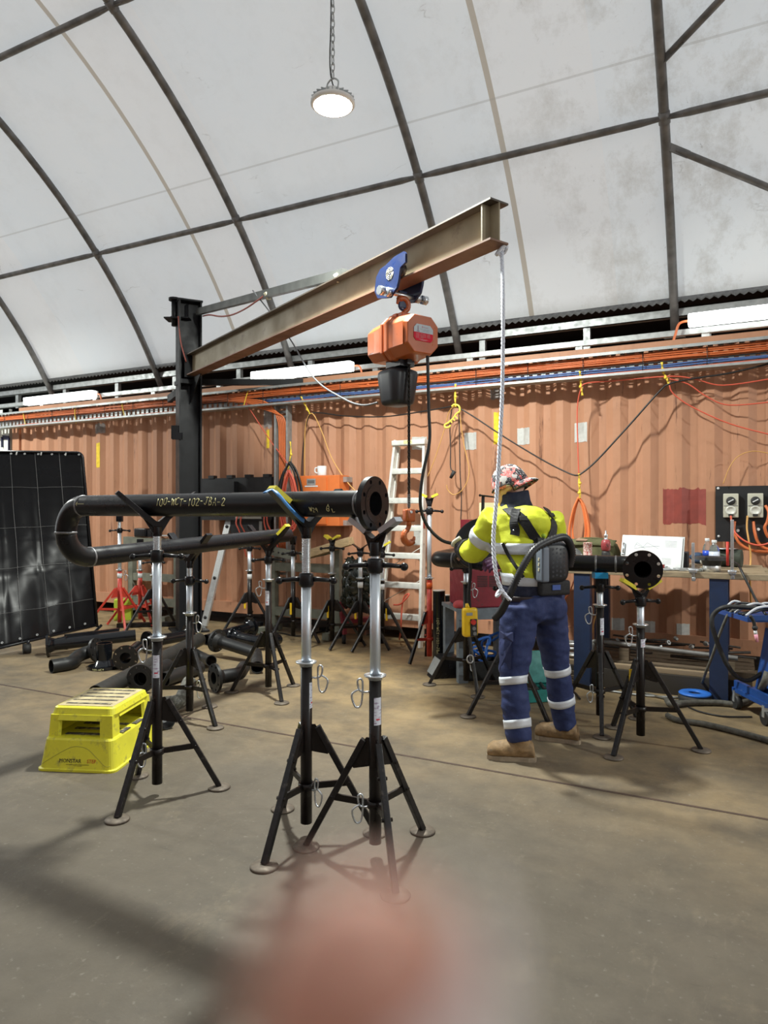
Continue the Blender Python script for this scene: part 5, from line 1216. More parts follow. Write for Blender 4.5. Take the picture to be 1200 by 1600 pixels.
# drawing on a clipboard, leaning back
c = PW(1018, 872, 6.12); cb = thing('clipboard', 'clipboard with a white isometric pipe drawing leaning on the bench', 'clipboard', Vector((c.x, 6.12, BZ)))
u_ = Vector((1, -.02, -.02)).normalized(); v_ = Vector((0, .42, .9)).normalized(); n_ = u_.cross(v_); o_ = Vector((c.x, 6.10, BZ+.006))
MB().box(o_+v_*.14+u_*.0, (.49, .012, .285), u_, v_).build('board', GALV, cb)
MB().prism([(-.24, .002), (.225, .0), (.235, .27), (.20, .276), (-.235, .272)], o_+n_*.012, u_, v_, .006).build('drawing_sheet', WHITE, cb)
mb = MB(); I_ = M('drawing_ink', (.30, .34, .38), .7)
def ln(p_, q_, r_=.0011): mb.bar(o_+n_*.016+u_*p_[0]+v_*p_[1], o_+n_*.016+u_*q_[0]+v_*q_[1], r_*2, .001, n_)
for p_, q_ in (((-.14, .17), (-.12, .215)), ((-.12, .215), (-.07, .175)), ((-.07, .175), (-.04, .215)), ((-.04, .215), (.05, .165)), ((-.14, .16), (-.02, .18)), ((-.02, .18), (.06, .19)), ((-.13, .20), (-.05, .16))): ln(p_, q_)
for k in range(5): ln((.10, .235-.012*k), (.19, .233-.012*k), .0006)
for k in range(5): ln((.08, .08-.012*k), (.15, .08-.012*k), .0006)
for k in range(3): ln((-.21, .05+.0*k), (-.21, .24), .0006)
mb.build('drawing_lines', I_, cb)
MB().box(o_-u_*.225+v_*.15+n_*.02, (.02, .02, .10), u_, v_).cyl(o_-u_*.225+v_*.11+n_*.03, o_-u_*.225+v_*.2+n_*.03, .008).build('clip', ZINC, cb)
def simple(name, label, cat, mb, mat, group=None): return tag(mb.build(name, mat), label, cat, group)
c = PW(919, 864, 5.95); simple('timber_block', 'square timber block on the bench under the patterned tin', 'block', MB().box((c.x, 5.93, BZ+.05), (.12, .1, .10), bev=.004), OLDWOOD); MUGM = M('red_patterned_enamel', (.62, .52, .47), .5, wear=(.35, .06, .05), wearscale=90, wearlo=.48, wearhi=.52)
simple('paint_tin', 'small red and white patterned tin on a block before the left tool bag', 'tin', MB().lathe([(.0, 0), (.036, 0), (.038, .003), (.036, .006), (.036, .105), (.038, .108), (.034, .111), (.034, .104), (0, .104)], (c.x, 5.93, BZ+.10), n=24), MUGM)
c = PW(946, 850, 6.0); gr = thing('die_grinder', 'upright die grinder with a maroon body beside the left tool bag', 'grinder', (c.x, 6.02, BZ)); o_ = Vector((c.x, 6.02, BZ))
MB().lathe([(0, 0), (.035, 0), (.038, .01), (.036, .12), (.030, .14)], o_, n=18).build('grip', RUBBER, gr)
MB().lathe([(.030, .14), (.038, .15), (.040, .20), (.034, .225), (.02, .235)], o_, n=18).build('motor_body', M('maroon_plastic', (.30, .045, .05), .4, wear=(.05, .04, .04), wearscale=40, wearlo=.55, wearhi=.6), gr)
MB().lathe([(.02, .235), (.014, .24), (.014, .262), (.017, .265), (.017, .275), (.008, .28), (.006, .31)], o_, n=14).build('collet', ZINC, gr)
MB().tube(smooth([o_+Vector((-.05, -.06, .02)), o_+Vector((-.03, -.06, .035)), o_+Vector((.03, -.06, .03)), o_+Vector((.07, -.05, .04)), o_+Vector((.10, -.04, .03))]), .012, 8).build('red_lead', RED, gr)
# welding neck flange on the bench, bottles, clamps
wf = thing('spare_flange', 'dark weld neck flange standing neck down on the bench by the bottles', 'flange', PW(1110, 893, 5.98)); c = PW(1112, 893, 6.0); o_ = Vector((c.x, 6.0, BZ))
wf.location = o_; ORG[wf.name] = o_
flange(wf, o_+UP*.115, UP, R=.118, mat=M('dark_forged_steel', (.045, .045, .047), .5, .3, .25, 20), pr=.06, bore=.052)
MB().lathe([(.06, 0), (.064, .0), (.066, .045), (.06, .05)], o_, n=28).build('machined_neck', ALU, wf)
def glass_mat():
    m = bpy.data.materials.new('clear_plastic'); m.use_nodes = True; p = m.node_tree.nodes['Principled BSDF']
    p.inputs['Base Color'].default_value = (.92, .94, .95, 1); p.inputs['Transmission Weight'].default_value = .92; p.inputs['Roughness'].default_value = .08; p.inputs['IOR'].default_value = 1.2; return m
CLR = glass_mat()
def bottle(px, b, r, h, label, lab, lz):
    c = PW(px, 850, b); o_ = Vector((c.x, b, BZ)); t = thing('water_bottle', label, 'bottle', o_, 'plastic water bottles on the bench')
    MB().lathe([(0, .004), (r*.8, 0), (r, .012), (r, h*.28), (r*.95, h*.30), (r, h*.33), (r, h*.62), (r*.8, h*.75), (r*.42, h*.86), (r*.38, h*.93)], o_, n=24).build('bottle_body', CLR, t)
    MB().lathe([(r*.47, h*.90), (r*.49, h*.905), (r*.49, h*.995), (r*.44, h), (0, h)], o_, n=20).build('cap', WHITE, t)
    MB().lathe([(r*1.01, h*lz[0]), (r*1.015, h*lz[0]), (r*1.015, h*lz[1]), (r*1.01, h*lz[1])], o_, n=24, closed=True).build('wrapper', lab, t)
bottle(1105, 6.42, .036, .245, 'clear water bottle with a blue and red label, the rear one behind the spare flange', M('blue_label', (.03, .09, .60), .3), (.38, .58))
bottle(1116, 6.30, .040, .235, 'clear water bottle with a pale label, the front one behind the spare flange', M('pale_label', (.62, .68, .82), .3), (.30, .60))
def fclamp(px, ytop, ybot, b, label, rod):
    c = PW(px, 890, b); zt = PW(px, ytop, b).z; zb = PW(px, ybot, b).z; t = thing('bar_clamp', label, 'clamp', (c.x, b, BZ))
    MB().boxz(c.x-.011, c.x+.011, b-.006, b+.006, zb, zt, bev=.003).build('bar', ZINC, t)
    MB().box((c.x, b, BZ+.012), (.055, .05, .03), (1, 0, 0), bev=.008).cyl((c.x-.03, b-.01, BZ+.02), (c.x+.03, b-.01, BZ+.02), .010).build('sliding_jaw', ZINC, t)
    MB().box((c.x+.005, b+.045, zb+.015), (.022, .11, .03), bev=.006).cyl((c.x, b+.08, zb+.02), (c.x, b+.08, BZ-.045), .009).build('fixed_jaw', ZINC, t)
    if rod: MB().tube([(c.x-.03, b+.02, BZ+.06), (c.x-.032, b+.02, BZ+.24)], .010, 8).build('red_handle', RED, t)
fclamp(1083, 848, 908, b0-.012, 'steel bar clamp on the bench edge left of the spare flange', False)
fclamp(1144, 812, 905, b0-.012, 'tall steel bar clamp with red handle near the right end of the bench', True)
c = PW(1030, 884, 5.95)
simple('tape_box', 'small yellow and dark red box on the bench under the clipboard', 'box', MB().box((c.x-.015, 5.96, BZ+.025), (.05, .05, .05)).box((c.x+.025, 5.96, BZ+.022), (.028, .05, .045), mi=1), [M('box_yellow', (.8, .62, .03), .5), M('box_red', (.25, .03, .03), .5)])
rnd = random.Random(11)
def tool(px, b, ang, ln_, kind, label):
    c = PW(px, 890, b); o_ = Vector((c.x, b, BZ+.012)); d = Vector((math.cos(ang), math.sin(ang), 0)); s_ = Vector((-d.y, d.x, 0)); mb = MB()
    if kind == 'spanner': mb.bar(o_-d*ln_/2, o_+d*ln_/2, .018, .008).ring(o_+d*ln_*.5-UP*.004, UP, .010, .019, .009, 14).prism([(-.02, -.02), (.012, -.02), (0, 0), (.012, .02), (-.02, .02)], o_-d*ln_*.5, -d, s_, .009)
    elif kind == 'grips': mb.tube(smooth([o_-d*ln_/2+s_*.03, o_-d*.02+s_*.012, o_+d*ln_*.3-s_*.01, o_+d*ln_*.5]), .008, 8).tube(smooth([o_-d*ln_/2-s_*.03, o_-d*.02-s_*.012, o_+d*ln_*.3+s_*.01, o_+d*ln_*.5]), .008, 8).box(o_+d*ln_*.42, (.05, .035, .016), d)
    else: mb.cyl(o_-d*ln_/2, o_+d*ln_/2, .010).cyl(o_+d*ln_*.3, o_+d*ln_*.5, .016)
    simple('hand_tool', label, 'tool', mb, GALV, 'hand tools lying on the bench')
tool(1052, 5.90, .3, .16, 'grips', 'steel locking grips lying at the front bench edge below the drawing'); tool(1064, 5.93, 2.7, .18, 'spanner', 'steel spanner lying between locking grips and bar clamp')
tool(1072, 6.02, .1, .15, 'grips', 'steel pliers lying behind the spanner on the bench'); tool(1046, 6.0, 2.2, .13, 'rod', 'short steel punch lying behind the locking grips'); tool(1092, 5.92, 1.2, .10, 'rod', 'short steel bolt lying under the left edge of the spare flange')
c = PW(1138, 868, 6.35); simple('cable_roll', 'dark green cloth roll behind the water bottles', 'roll', MB().cyl((c.x-.14, 6.62, BZ+.075), (c.x+.10, 6.58, BZ+.075), .075, n=20), M('dark_green_cloth', (.05, .06, .045), .8, 0, .3, 20))
c = PW(1133, 852, 6.3); simple('grinding_disc', 'thin dark disc with a shiny edge lying on the cloth roll', 'disc', MB().lathe([(.012, 0), (.095, 0), (.097, .004), (.012, .006)], (c.x, 6.59, BZ+.152), n=30), ZINC)
c = PW(1088, 862, 6.35)
for k, (dx, dz_, col, lb) in enumerate(((-.11, .05, (.03, .03, .035), 'black tool case on the bench just right of the drawing'), (.0, .07, (.03, .06, .12), 'dark blue bundled cloth behind the left bar clamp'), (.09, .06, (.5, .48, .42), 'pale crumpled rag behind the rear water bottle'))):
    if k == 0: m_ = MB().boxz(c.x+dx-.05, c.x+dx+.05, 6.3, 6.45, BZ, BZ+.13, bev=.01)
    else:
        m_ = MB(); 
        for q in range(5): m_.ball((c.x+dx+rnd.uniform(-.04, .04), 6.64+rnd.uniform(-.05, .05), BZ+.035+rnd.uniform(0, .05)), rnd.uniform(.035, .055), 10, 8, sc=(1.2, 1, .75))
    simple(('tool_case', 'work_cloth', 'work_rag')[k], lb, ('case', 'cloth', 'rag')[k], m_, M('oddment_%d' % k, col, .7, 0, .2, 40))
c = PW(893, 858, 6.2); simple('plastic_wrap', 'crumpled grey plastic sheet on the bench behind the worker', 'plastic sheet', MB().ball((c.x, 6.2, BZ+.075), .09, 14, 10, sc=(1.5, 1, .95)), M('grey_plastic', (.12, .12, .12), .25, 0, .4, 20))
# under the bench: pallet boards, rods and scrap
pz0 = 5.72
def plank(p0, p1, w, h, mat, label, name='plank', cat='plank', group=None): return simple(name, label, cat, MB().bar(p0, p1, w, h, bev=.003), mat, group)
PW_ = M('pallet_timber', (.12, .088, .056), .8, 0, .3, 5, stretch=(2, 12, 12))
pal = thing('pallet', 'low timber pallet under the bench carrying steel offcuts', 'pallet', (-.65, 6.45, 0))
for k in range(5): MB().boxz(-1.55, .12, 6.06+.143*k, 6.18+.143*k, .185, .205).build('deck_board', PW_, pal)
for k in range(3): MB().boxz(-1.5+.75*k, -1.4+.75*k, 6.06, 6.75, .0, .185).build('bearer', PW_, pal)
plank((-1.3, 5.99, .178), (.0, 5.99, .178), .05, .04, M('pale_batten', (.27, .20, .125), .7), 'pale timber batten lying along the front of the pallet')
plank((-1.3, 5.99, .079), (.0, 5.99, .079), .1, .158, M('dark_bearer', (.03, .024, .018), .8), 'dark timber bearer under the pale batten')
simple('steel_pipe', 'grey steel pipe with bent end lying along the pallet front', 'pipe', MB().tube(smooth([(-1.12, 6.12, .22), (-1.11, 6.12, .31), (-1.05, 6.12, .345), (-.6, 6.12, .325), (-.0, 6.12, .30)]), .02, 12), DARKGALV)
for x_, h_ in ((-.85, .13), (-.06, .095)): simple('timber_block', 'dark timber block under the %s end of the grey steel pipe' % ('left' if x_ < -.5 else 'right'), 'block', MB().boxz(x_-.04, x_+.04, 6.09, 6.17, .206, .206+h_-.03), PW_)
SCR = M('rusty_scrap_steel', (.045, .038, .033), .6, .4, .4, 30)
for k in range(16):
    a = -1.1+rnd.uniform(0, 1.0); b = 6.22+rnd.uniform(0, .5); an = rnd.uniform(-.5, .5); L_ = rnd.uniform(.25, .6); d = Vector((math.cos(an), math.sin(an)*.5, rnd.uniform(-.06, .12))); o_ = Vector((a, b, .235+.02*(k % 5)))
    m_ = MB()
    if k % 3: m_.cyl(o_-d*L_/2, o_+d*L_/2, rnd.uniform(.008, .016), n=8)
    else: m_.bar(o_-d*L_/2, o_+d*L_/2, .04, .012)
    simple('steel_offcut', 'dark steel offcut in the heap on the pallet under the bench', 'offcut', m_, SCR, 'steel offcuts heaped under the bench')
for k in range(10):
    o_ = Vector((-1.0+rnd.uniform(0, .95), 6.2+rnd.uniform(0, .35), .30+rnd.uniform(0, .06))); m_ = MB().lathe([(.010, 0), (.022, 0), (.022, .02), (.010, .02)], o_, (rnd.uniform(-1, 1), rnd.uniform(-1, 1), .6), 6, 0, False, True)
    simple('loose_nut', 'steel nut lying on the heap under the bench', 'nut', m_, GALV, 'steel nuts on the scrap heap')
for k in range(7):
    o_ = G(884+rnd.uniform(0, 18), 1062+rnd.uniform(0, 6))+UP*(.20+.02*k); o_.y = 6.0+rnd.uniform(0, .2); m_ = MB().cyl(o_-Vector((.05, 0, 0)), o_+Vector((.05, .03, 0)), .012, n=8).ring(o_+Vector((.05, .03, 0)), (1, .4, 0), .012, .03, .015, 12)
    simple('threaded_clip', 'bright steel clip piled beside the left bench post', 'clip', m_, ALU, 'steel clips beside the left bench post')
for k in range(5): plank((-1.62, 5.95+.02*k, .03+.035*k), (-1.22, 5.93+.02*k, .03+.035*k), .09, .03, PW_, 'short timber packer stacked beside the left bench post', 'timber_packer', 'packer', 'timber packers in a stack')

# ---- red welder on a grey stand, left of the worker
gb = thing('welder_stand', 'grey steel stand carrying the red welding machine', 'stand', atz(745, 6.05, 0)); gc = atz(752, 6.15, 0); u2 = cdir(.98, .2); v2 = cdir(-.2, .98)
GS = M('grey_stand_paint', (.17, .20, .23), .45, 0, .2, 15)
MB().box(gc+UP*.615, (.58, .5, .03), u2).box(gc+UP*.575-v2*.235, (.58, .03, .075), u2).build('top', GS, gb)
for q in (-.24, .24):
    for r_ in (-.2, .2): MB().box(gc+u2*q+v2*r_+UP*.305, (.085, .07, .61), u2).build('leg', GS, gb)
wm = M('maroon_machine_paint', (.24, .022, .035), .4, 0, .12, 15, wear=(.1, .04, .04), wearscale=12, wearlo=.6, wearhi=.7)
we = thing('welding_machine', 'maroon red welding machine on the grey stand behind the worker', 'welding machine', gc+UP*.63); wc = gc+UP*.80+u2*.02
bevelled(MB().box(wc, (.50, .42, .34), u2).build('case', wm, we), .015)
mb = MB()
for q in range(7):
    for r_ in (-1, 0, 1): mb.box(wc-v2*.212+u2*(r_*.105+.02)+UP*(.10-.014*q), (.09, .004, .006), u2)
mb.build('vent_slots', RUBBER, we)
MB().tube(smooth([wc+u2*-.2+UP*.17, wc+u2*-.19+UP*.27, wc+u2*.0+UP*.29, wc+u2*.19+UP*.27, wc+u2*.2+UP*.17]), .016, 8).build('carry_handle', wm, we)
simple('tape_carton', 'yellow and white carton on top of the red welding machine', 'carton', MB().box(P(763, 812, 6.15), (.13, .11, .30), u2).box(P(785, 812, 6.15), (.11, .11, .30), u2, mi=1), [M('carton_cream', (.8, .75, .45), .6), M('carton_yellow', (.85, .55, .03), .5)])
simple('red_case', 'small red case on top of the welding machine, left end', 'case', MB().box(P(729, 838, 6.2), (.08, .15, .30), cdir(.9, -.3)), wm)
simple('red_cloth', 'red cloth bundle on the left corner of the grey stand', 'cloth', MB().ball(gc-u2*.24-v2*.16+UP*.655, .06, 12, 8, sc=(1.2, 1, .7)), M('red_cloth', (.55, .08, .09), .8))
sbx = atz(733, 5.75, 0)
simple('steel_ramp_block', 'black wedge block with a bare steel face below the stand left of the worker', 'block', MB().prism([(-.12, 0), (.12, 0), (.12, .19), (-.02, .19)], atz(691, 6.12, 0), u2, UP, .16).box(atz(691, 6.12, 0)-u2*.075-v2*.0+UP*.0955, (.004, .15, .20), UP.cross(v2).cross(UP)*0+(u2*.19-UP*.10), v2, mi=1), [BLACK, GALV])
cc = gc+u2*.0-v2*.02; crt = thing('black_crate', 'low black tray under the grey stand holding blue clamps', 'tray', cc)
mb = MB().box(cc+UP*.01, (.38, .30, .02), u2)
for q in (-1, 1): mb.box(cc+v2*.14*q+UP*.08, (.38, .02, .16), u2).box(cc+u2*.18*q+UP*.08, (.02, .30, .16), u2)
mb.build('tray_body', RUBBER, crt)
BLU = M('bright_blue_enamel', (.03, .16, .60), .4)
for k, (x, y) in enumerate(((750, 1005), (762, 1012), (744, 1025), (757, 1022), (766, 1000))):
    o_ = P(x, y+3, 6.06+.03*k); an = .5+k*.9; d = cdir(math.cos(an), .2, math.sin(an)*.5).normalized(); s_ = UP.cross(d).normalized(); m_ = MB()
    m_.tube(smooth([o_-d*.09, o_-d*.085+UP*.04, o_+d*.07+UP*.05, o_+d*.09, o_+d*.06-UP*.02]), .012, 8).cyl(o_-d*.1, o_-d*.02, .011)
    simple('blue_clamp', 'bright blue clamp lying on the heap in the black tray', 'clamp', m_, BLU, 'blue clamps in the black tray')
simple('shackle', 'steel shackle ring lying against the black tray', 'shackle', MB().tube(smooth([P(735, 1030, 5.3)+UP*.03*math.sin(q)+cdir(.025*math.cos(q), 0) for q in range(8)]), .006, 8), ZINC)
TEAL = M('teal_plastic', (.02, .20, .18), .45, 0, .2, 20)
tc_ = thing('tool_case', 'open teal tool case on the floor behind the worker’s legs', 'case', atz(842, 5.42, 0)); o_ = atz(842, 5.42, 0)
mb = MB().box(o_+UP*.02, (.40, .26, .02), u2)
for q in (-1, 1): mb.box(o_+v2*.13*q+UP*.05, (.40, .012, .09), u2).box(o_+u2*.2*q+UP*.05, (.012, .26, .09), u2)
mb.build('base', TEAL, tc_); MB().box(o_+v2*.17+UP*.20, (.40, .05, .26), u2, UP+v2*.3, bev=.01).build('lid', TEAL, tc_)
mb = MB()
for k in range(6): mb.cyl(o_+u2*(-.15+.06*k)-v2*.05+UP*.07, o_+u2*(-.13+.06*k)+v2*.08+UP*.09, .014, n=8)
mb.build('contents', RUBBER, tc_)
cable('air_hose', [P(640, 795, 6.9), P(655, 800, 6.8)], .008, BLACKC, 'x', 'hose') if False else None

# ================================================================== WALL FITTINGS
# power board at the right
pb = thing('socket_board', 'black board on the wall with grey industrial switched sockets', 'socket board', PW(1160, 845, 7.05))
q0 = PW(1118, 760, 7.06); q1 = PW(1120, 846, 7.06); BX0 = q0.x; BZ1, BZ0 = q0.z, q1.z
MB().boxz(BX0, BX0+1.15, 7.045, 7.065, BZ0, BZ1).build('backing_board', M('matt_black_board', (.013, .014, .016), .5), pb)
mb = MB()
for x, y in ((1122, 763), (1123, 838)):
    c = PW(x, y, 7.03); mb.lathe([(0, 0), (.012, 0), (.010, .006), (0, .008)], (c.x, 7.045, c.z), (0, -1, 0), 12)
for x, y in ((1153, 829), (1185, 827)):
    c = PW(x, y, 7.0); mb.cyl((c.x, 7.04, c.z), (c.x, 6.99, c.z), .013, n=10)
mb.build('fixing_bolt', WHITE, pb)
SK = M('grey_socket_plastic', (.52, .51, .42), .4)
for i in range(4):
    c = PW(1142, 790, 7.02); x = c.x+.195*i+.0; z = c.z; 
    so = MB().boxz(x-.062, x+.062, 6.985, 7.045, z-.108, z+.108, bev=.008).build('switched_socket', SK, pb)
    MB().lathe([(.038, 0), (.038, .012), (.030, .02), (0, .02)], (x, 6.985, z+.042), (0, -1, 0), 20).build('rotary_switch', RUBBER, so)
    MB().bar((x-.022, 6.963, z+.03), (x+.022, 6.963, z+.055), .009, .004, (0, -1, 0)).build('switch_mark', WHITE, so)
    MB().lathe([(.045, 0), (.042, .008), (.03, .009), (.028, .004), (0, .004)], (x, 6.985, z-.045), (0, -1, 0), 20, sx=1.0).build('socket_cover', M('pale_socket', (.62, .62, .56), .35), so)
    MB().boxz(x-.058, x+.058, 6.98, 6.986, z-.0025, z+.0025).boxz(x-.022, x+.022, 6.979, 6.986, z-.008, z-.013+.008).build('hinge_line', GALV, so)
    MB().boxz(x-.02, x+.02, 6.965, 6.99, z-.095, z-.075).build('plug', RUBBER, so)
RL = M('red_lead_cable', (.70, .12, .07), .45); YO = M('ochre_cable', (.62, .34, .10), .5)
cable('socket_lead', [PW(1142, 806, 6.95), PW(1144, 822, 6.93), PW(1150, 834, 6.9), PW(1165, 846, 6.88), PW(1185, 852, 6.88), PW(1205, 847, 6.88), PW(1222, 835, 6.9)], .008, RL, 'red lead looping right from the leftmost socket', 'cable')
cable('socket_lead', [PW(1148, 815, 6.99), PW(1147, 830, 6.96), PW(1155, 848, 6.95), PW(1170, 858, 6.94), PW(1190, 862, 6.94), PW(1215, 862, 6.95)], .013, ORANGEC, 'thick orange supply cable sweeping right under the board', 'cable')
cable('socket_lead', [PW(1177, 815, 6.99), PW(1179, 830, 6.97), PW(1184, 846, 6.96), PW(1194, 856, 6.96), PW(1212, 860, 6.96)], .013, ORANGEC, 'thick orange supply cable leaving the board at its second clip', 'cable')
cable('socket_lead', [PW(1168, 806, 6.95), PW(1167, 825, 6.93), PW(1170, 845, 6.9), PW(1173, 870, 6.9), PW(1172, 910, 6.9), G(1178, 1035)+UP*.05], .008, YO, 'ochre lead dropping straight down from the second socket', 'cable')
cable('socket_coil', [PW(1196, 790, 6.92), PW(1201, 800, 6.9), PW(1199, 815, 6.9), PW(1195, 825, 6.9), PW(1202, 840, 6.92), PW(1215, 830, 6.92)], .013, ORANGEC, 'orange plug cable at the right edge of the photo', 'cable')
# tape squares and paint marks that follow the corrugations
def wallpatch(name, px0, px1, y0, y1, mat, label, cat, rag=0, th=.003, z=None, close=0, group=None):
    a_0 = PW(px0, (y0+y1)/2, WALL).x; a_1 = PW(px1, (y0+y1)/2, WALL).x
    zt = PW((px0+px1)/2, y0, WALL).z; zb_ = PW((px0+px1)/2, y1, WALL).z; aa = corr_breaks(a_0, a_1); mb = MB(); rn = random.Random(int(px0)); vs = []
    ex = []
    for i in range(len(aa)-1): ex += [aa[i]+(aa[i+1]-aa[i])*k/4 for k in range(4)]
    ex.append(aa[-1])
    for a in ex:
        d = WALL+.012+corr(a); j = rn.uniform(-rag, rag); k = rn.uniform(-rag, rag)
        vs += [(a, d-th, zb_+j), (a, d-th, zt+k), (a, d+.002, zb_+j), (a, d+.002, zt+k)]
    n = len(ex); fs = []
    for i in range(n-1): fs += [(4*i, 4*i+4, 4*i+5, 4*i+1), (4*i+1, 4*i+5, 4*i+7, 4*i+3), (4*i, 4*i+2, 4*i+6, 4*i+4)]
    fs += [(0, 1, 3, 2), (4*n-4, 4*n-2, 4*n-1, 4*n-3)]
    mb.add(vs, fs); return tag(mb.build(name, mat), label, cat, group)
ST = M('silver_tape', (.56, .57, .55), .4, .3, .1, 30); YP = M('yellow_spray_paint', (.82, .58, .02), .6, 0, .2, 20)
PG = 'silver tape patches on the container'; YG = 'yellow paint strokes on the container'
for x0, x1, y0, y1, lb in ((724, 743, 675, 702, 'silver tape patch right of the yellow hook'), (806, 827, 668, 694, 'silver tape patch right of the white rope'), (896, 917, 660, 690, 'silver tape patch above the orange cable coil'),
                           (643, 664, 682, 702, 'silver tape patch partly behind the ladder top'), (955, 975, 966, 989, 'low silver tape patch nearest the blue taped stand'), (1005, 1023, 971, 992, 'low silver tape patch in the middle of the three under the bench'), (1057, 1077, 975, 996, 'low silver tape patch right of the three under the bench'), (646, 662, 820, 852, 'silver tape patch behind the hoist hook and ladder')):
    wallpatch('tape_patch', x0, x1, y0, y1, ST, lb, 'tape', .004, group=PG)
for x0, x1, y0, y1, lb in ((149, 155, 692, 730, 'yellow paint stroke above the bent end of the spool'), (414, 420, 672, 700, 'yellow paint stroke left of the vertical cable tray'), (769, 777, 643, 692, 'yellow paint stroke left of the white rope')):
    wallpatch('paint_stroke', x0, x1, y0, y1, YP, lb, 'paint mark', .01, .002, group=YG)
for x0, x1, y0, y1, lb in ((144, 160, 662, 676, 'grey primer smudge above the leftmost yellow stroke'), (408, 424, 634, 668, 'grey primer smudge above the middle yellow stroke'), (764, 780, 606, 622, 'grey primer smudge under the cable tray near the rope')):
    wallpatch('primer_smudge', x0, x1, y0, y1, M('grey_primer', (.30, .27, .26), .6, 0, .3, 20), lb, 'paint mark', .02, .002, group='grey primer smudges on the container')
wallpatch('red_paint_patch', 1035, 1103, 763, 819, M('red_brown_touch_up', (.265, .055, .042), .45, 0, .15, 12), 'square patch of darker red-brown paint left of the socket board', 'paint patch', .012, .002)
# orange box with mug
ob = thing('control_box', 'orange sheet metal control box on the wall with a mug on top', 'control box', PW(495, 822, 6.9)); q0 = PW(459, 744, 6.86); q1 = PW(530, 822, 6.86)
OB = M('orange_box_paint', (.66, .17, .04), .45, 0, .08, 8)
bevelled(MB().boxz(q0.x, q1.x, 6.86, 7.09, q1.z, q0.z).build('case', OB, ob), .006)
MB().boxz(q0.x+.02, q0.x+.46, 6.845, 6.86, q1.z+.02, q0.z-.02).build('door', OB, ob)
c = PW(486, 752, 6.84); MB().boxz(c.x-.06, c.x+.06, 6.84, 6.846, c.z-.045, c.z+.03).build('data_plate', GALV, ob); MB().boxz(c.x-.09, c.x+.09, 6.84, 6.846, c.z-.065, c.z-.05).boxz(c.x-.045, c.x+.045, 6.836, 6.842, c.z-.02, c.z+.012, mi=1).build('plate_strip', [WHITE, M('plate_dark', (.12, .12, .12), .5)], ob)
c = PW(487, 816, 6.84); MB().boxz(c.x-.06, c.x+.06, 6.84, 6.846, c.z-.02, c.z+.02).build('lower_plate', GALV, ob)
for y in (749, 817): c = PW(536, y, 6.95); MB().boxz(q1.x, c.x+.05, 6.95, 7.08, c.z-.03, c.z+.03).build('bracket_lug', GALV, ob)
c = PW(503, 738, 6.95); o_ = Vector((c.x, 6.95, q0.z))
mg = thing('mug', 'white mug standing on the orange control box', 'mug', o_)
MB().lathe([(0, 0), (.05, 0), (.053, .01), (.053, .115), (.049, .115), (.047, .015), (0, .012)], o_, n=24).build('cup', WHITE, mg)
MB().tube(smooth([o_+Vector((-.05, 0, .095)), o_+Vector((-.085, -.01, .09)), o_+Vector((-.088, -.01, .045)), o_+Vector((-.05, 0, .03))]), .009, 8).build('handle', WHITE, mg)
simple('paper_scrap', 'crumpled white and blue paper on the pipe in front of the orange box', 'paper', MB().ball(W(-.30, 3.08, 1.552), .02, 10, 6, sc=(2.6, 1.2, .7)), M('paper_white_blue', (.62, .70, .80), .7)) if False else None
# black panel (rack) between column and coil, small distribution panel below
bp = thing('black_rack_panel', 'black steel rack panel on the wall right of the crane column', 'rack', PW(365, 770, 6.95)); q0 = PW(312, 748, 6.95); q1 = PW(424, 775, 6.95)
BLP = M('satin_black_panel', (.016, .017, .020), .45, 0, .2, 12)
MB().boxz(q0.x, q1.x, 6.95, 7.0, q1.z-.3, q0.z).build('panel', BLP, bp)
MB().boxz(q0.x, q0.x+.62, 6.88, 6.95, q1.z-.02, q0.z-.05).build('front_box', BLP, bp)
for k in range(4): x = PW(332+28.5*k, 745, 6.97).x; MB().boxz(x-.045, x+.045, 6.94, 7.01, q0.z-.005, q0.z+.035).build('lug', BLP, bp)
dp = thing('distribution_panel', 'small black distribution panel with plugged red leads under the rack panel', 'panel', PW(390, 830, 7.0)); q0 = PW(360, 800, 7.0); q1 = PW(423, 836, 7.0)
MB().boxz(q0.x, q1.x, 7.0, 7.06, q1.z-.05, q0.z+.08).build('board', BLP, dp); c = PW(390, 808, 6.97); MB().boxz(c.x-.2, c.x+.2, 6.94, 7.0, c.z-.02, c.z+.02).build('socket_strip', M('socket_strip_grey', (.4, .4, .36), .5), dp)
c = PW(407, 822, 6.98); MB().boxz(c.x-.022, c.x+.022, 6.98, 7.0, c.z-.06, c.z+.06).build('isolator', GALV, dp)
for k, (x0, x1) in enumerate(((371, 377), (377, 386), (413, 419), (417, 430))):
    cable('plug_lead', [PW(x0, 806, 6.93), PW(x0-2+k, 818, 6.9), PW((x0+x1)/2, 830, 6.9), PW(x1, 842, 6.92), PW(x1+8, 870, 6.95)], .010, RL, 'red lead plugged into the small black panel', 'cable', 'red leads of the small panel')
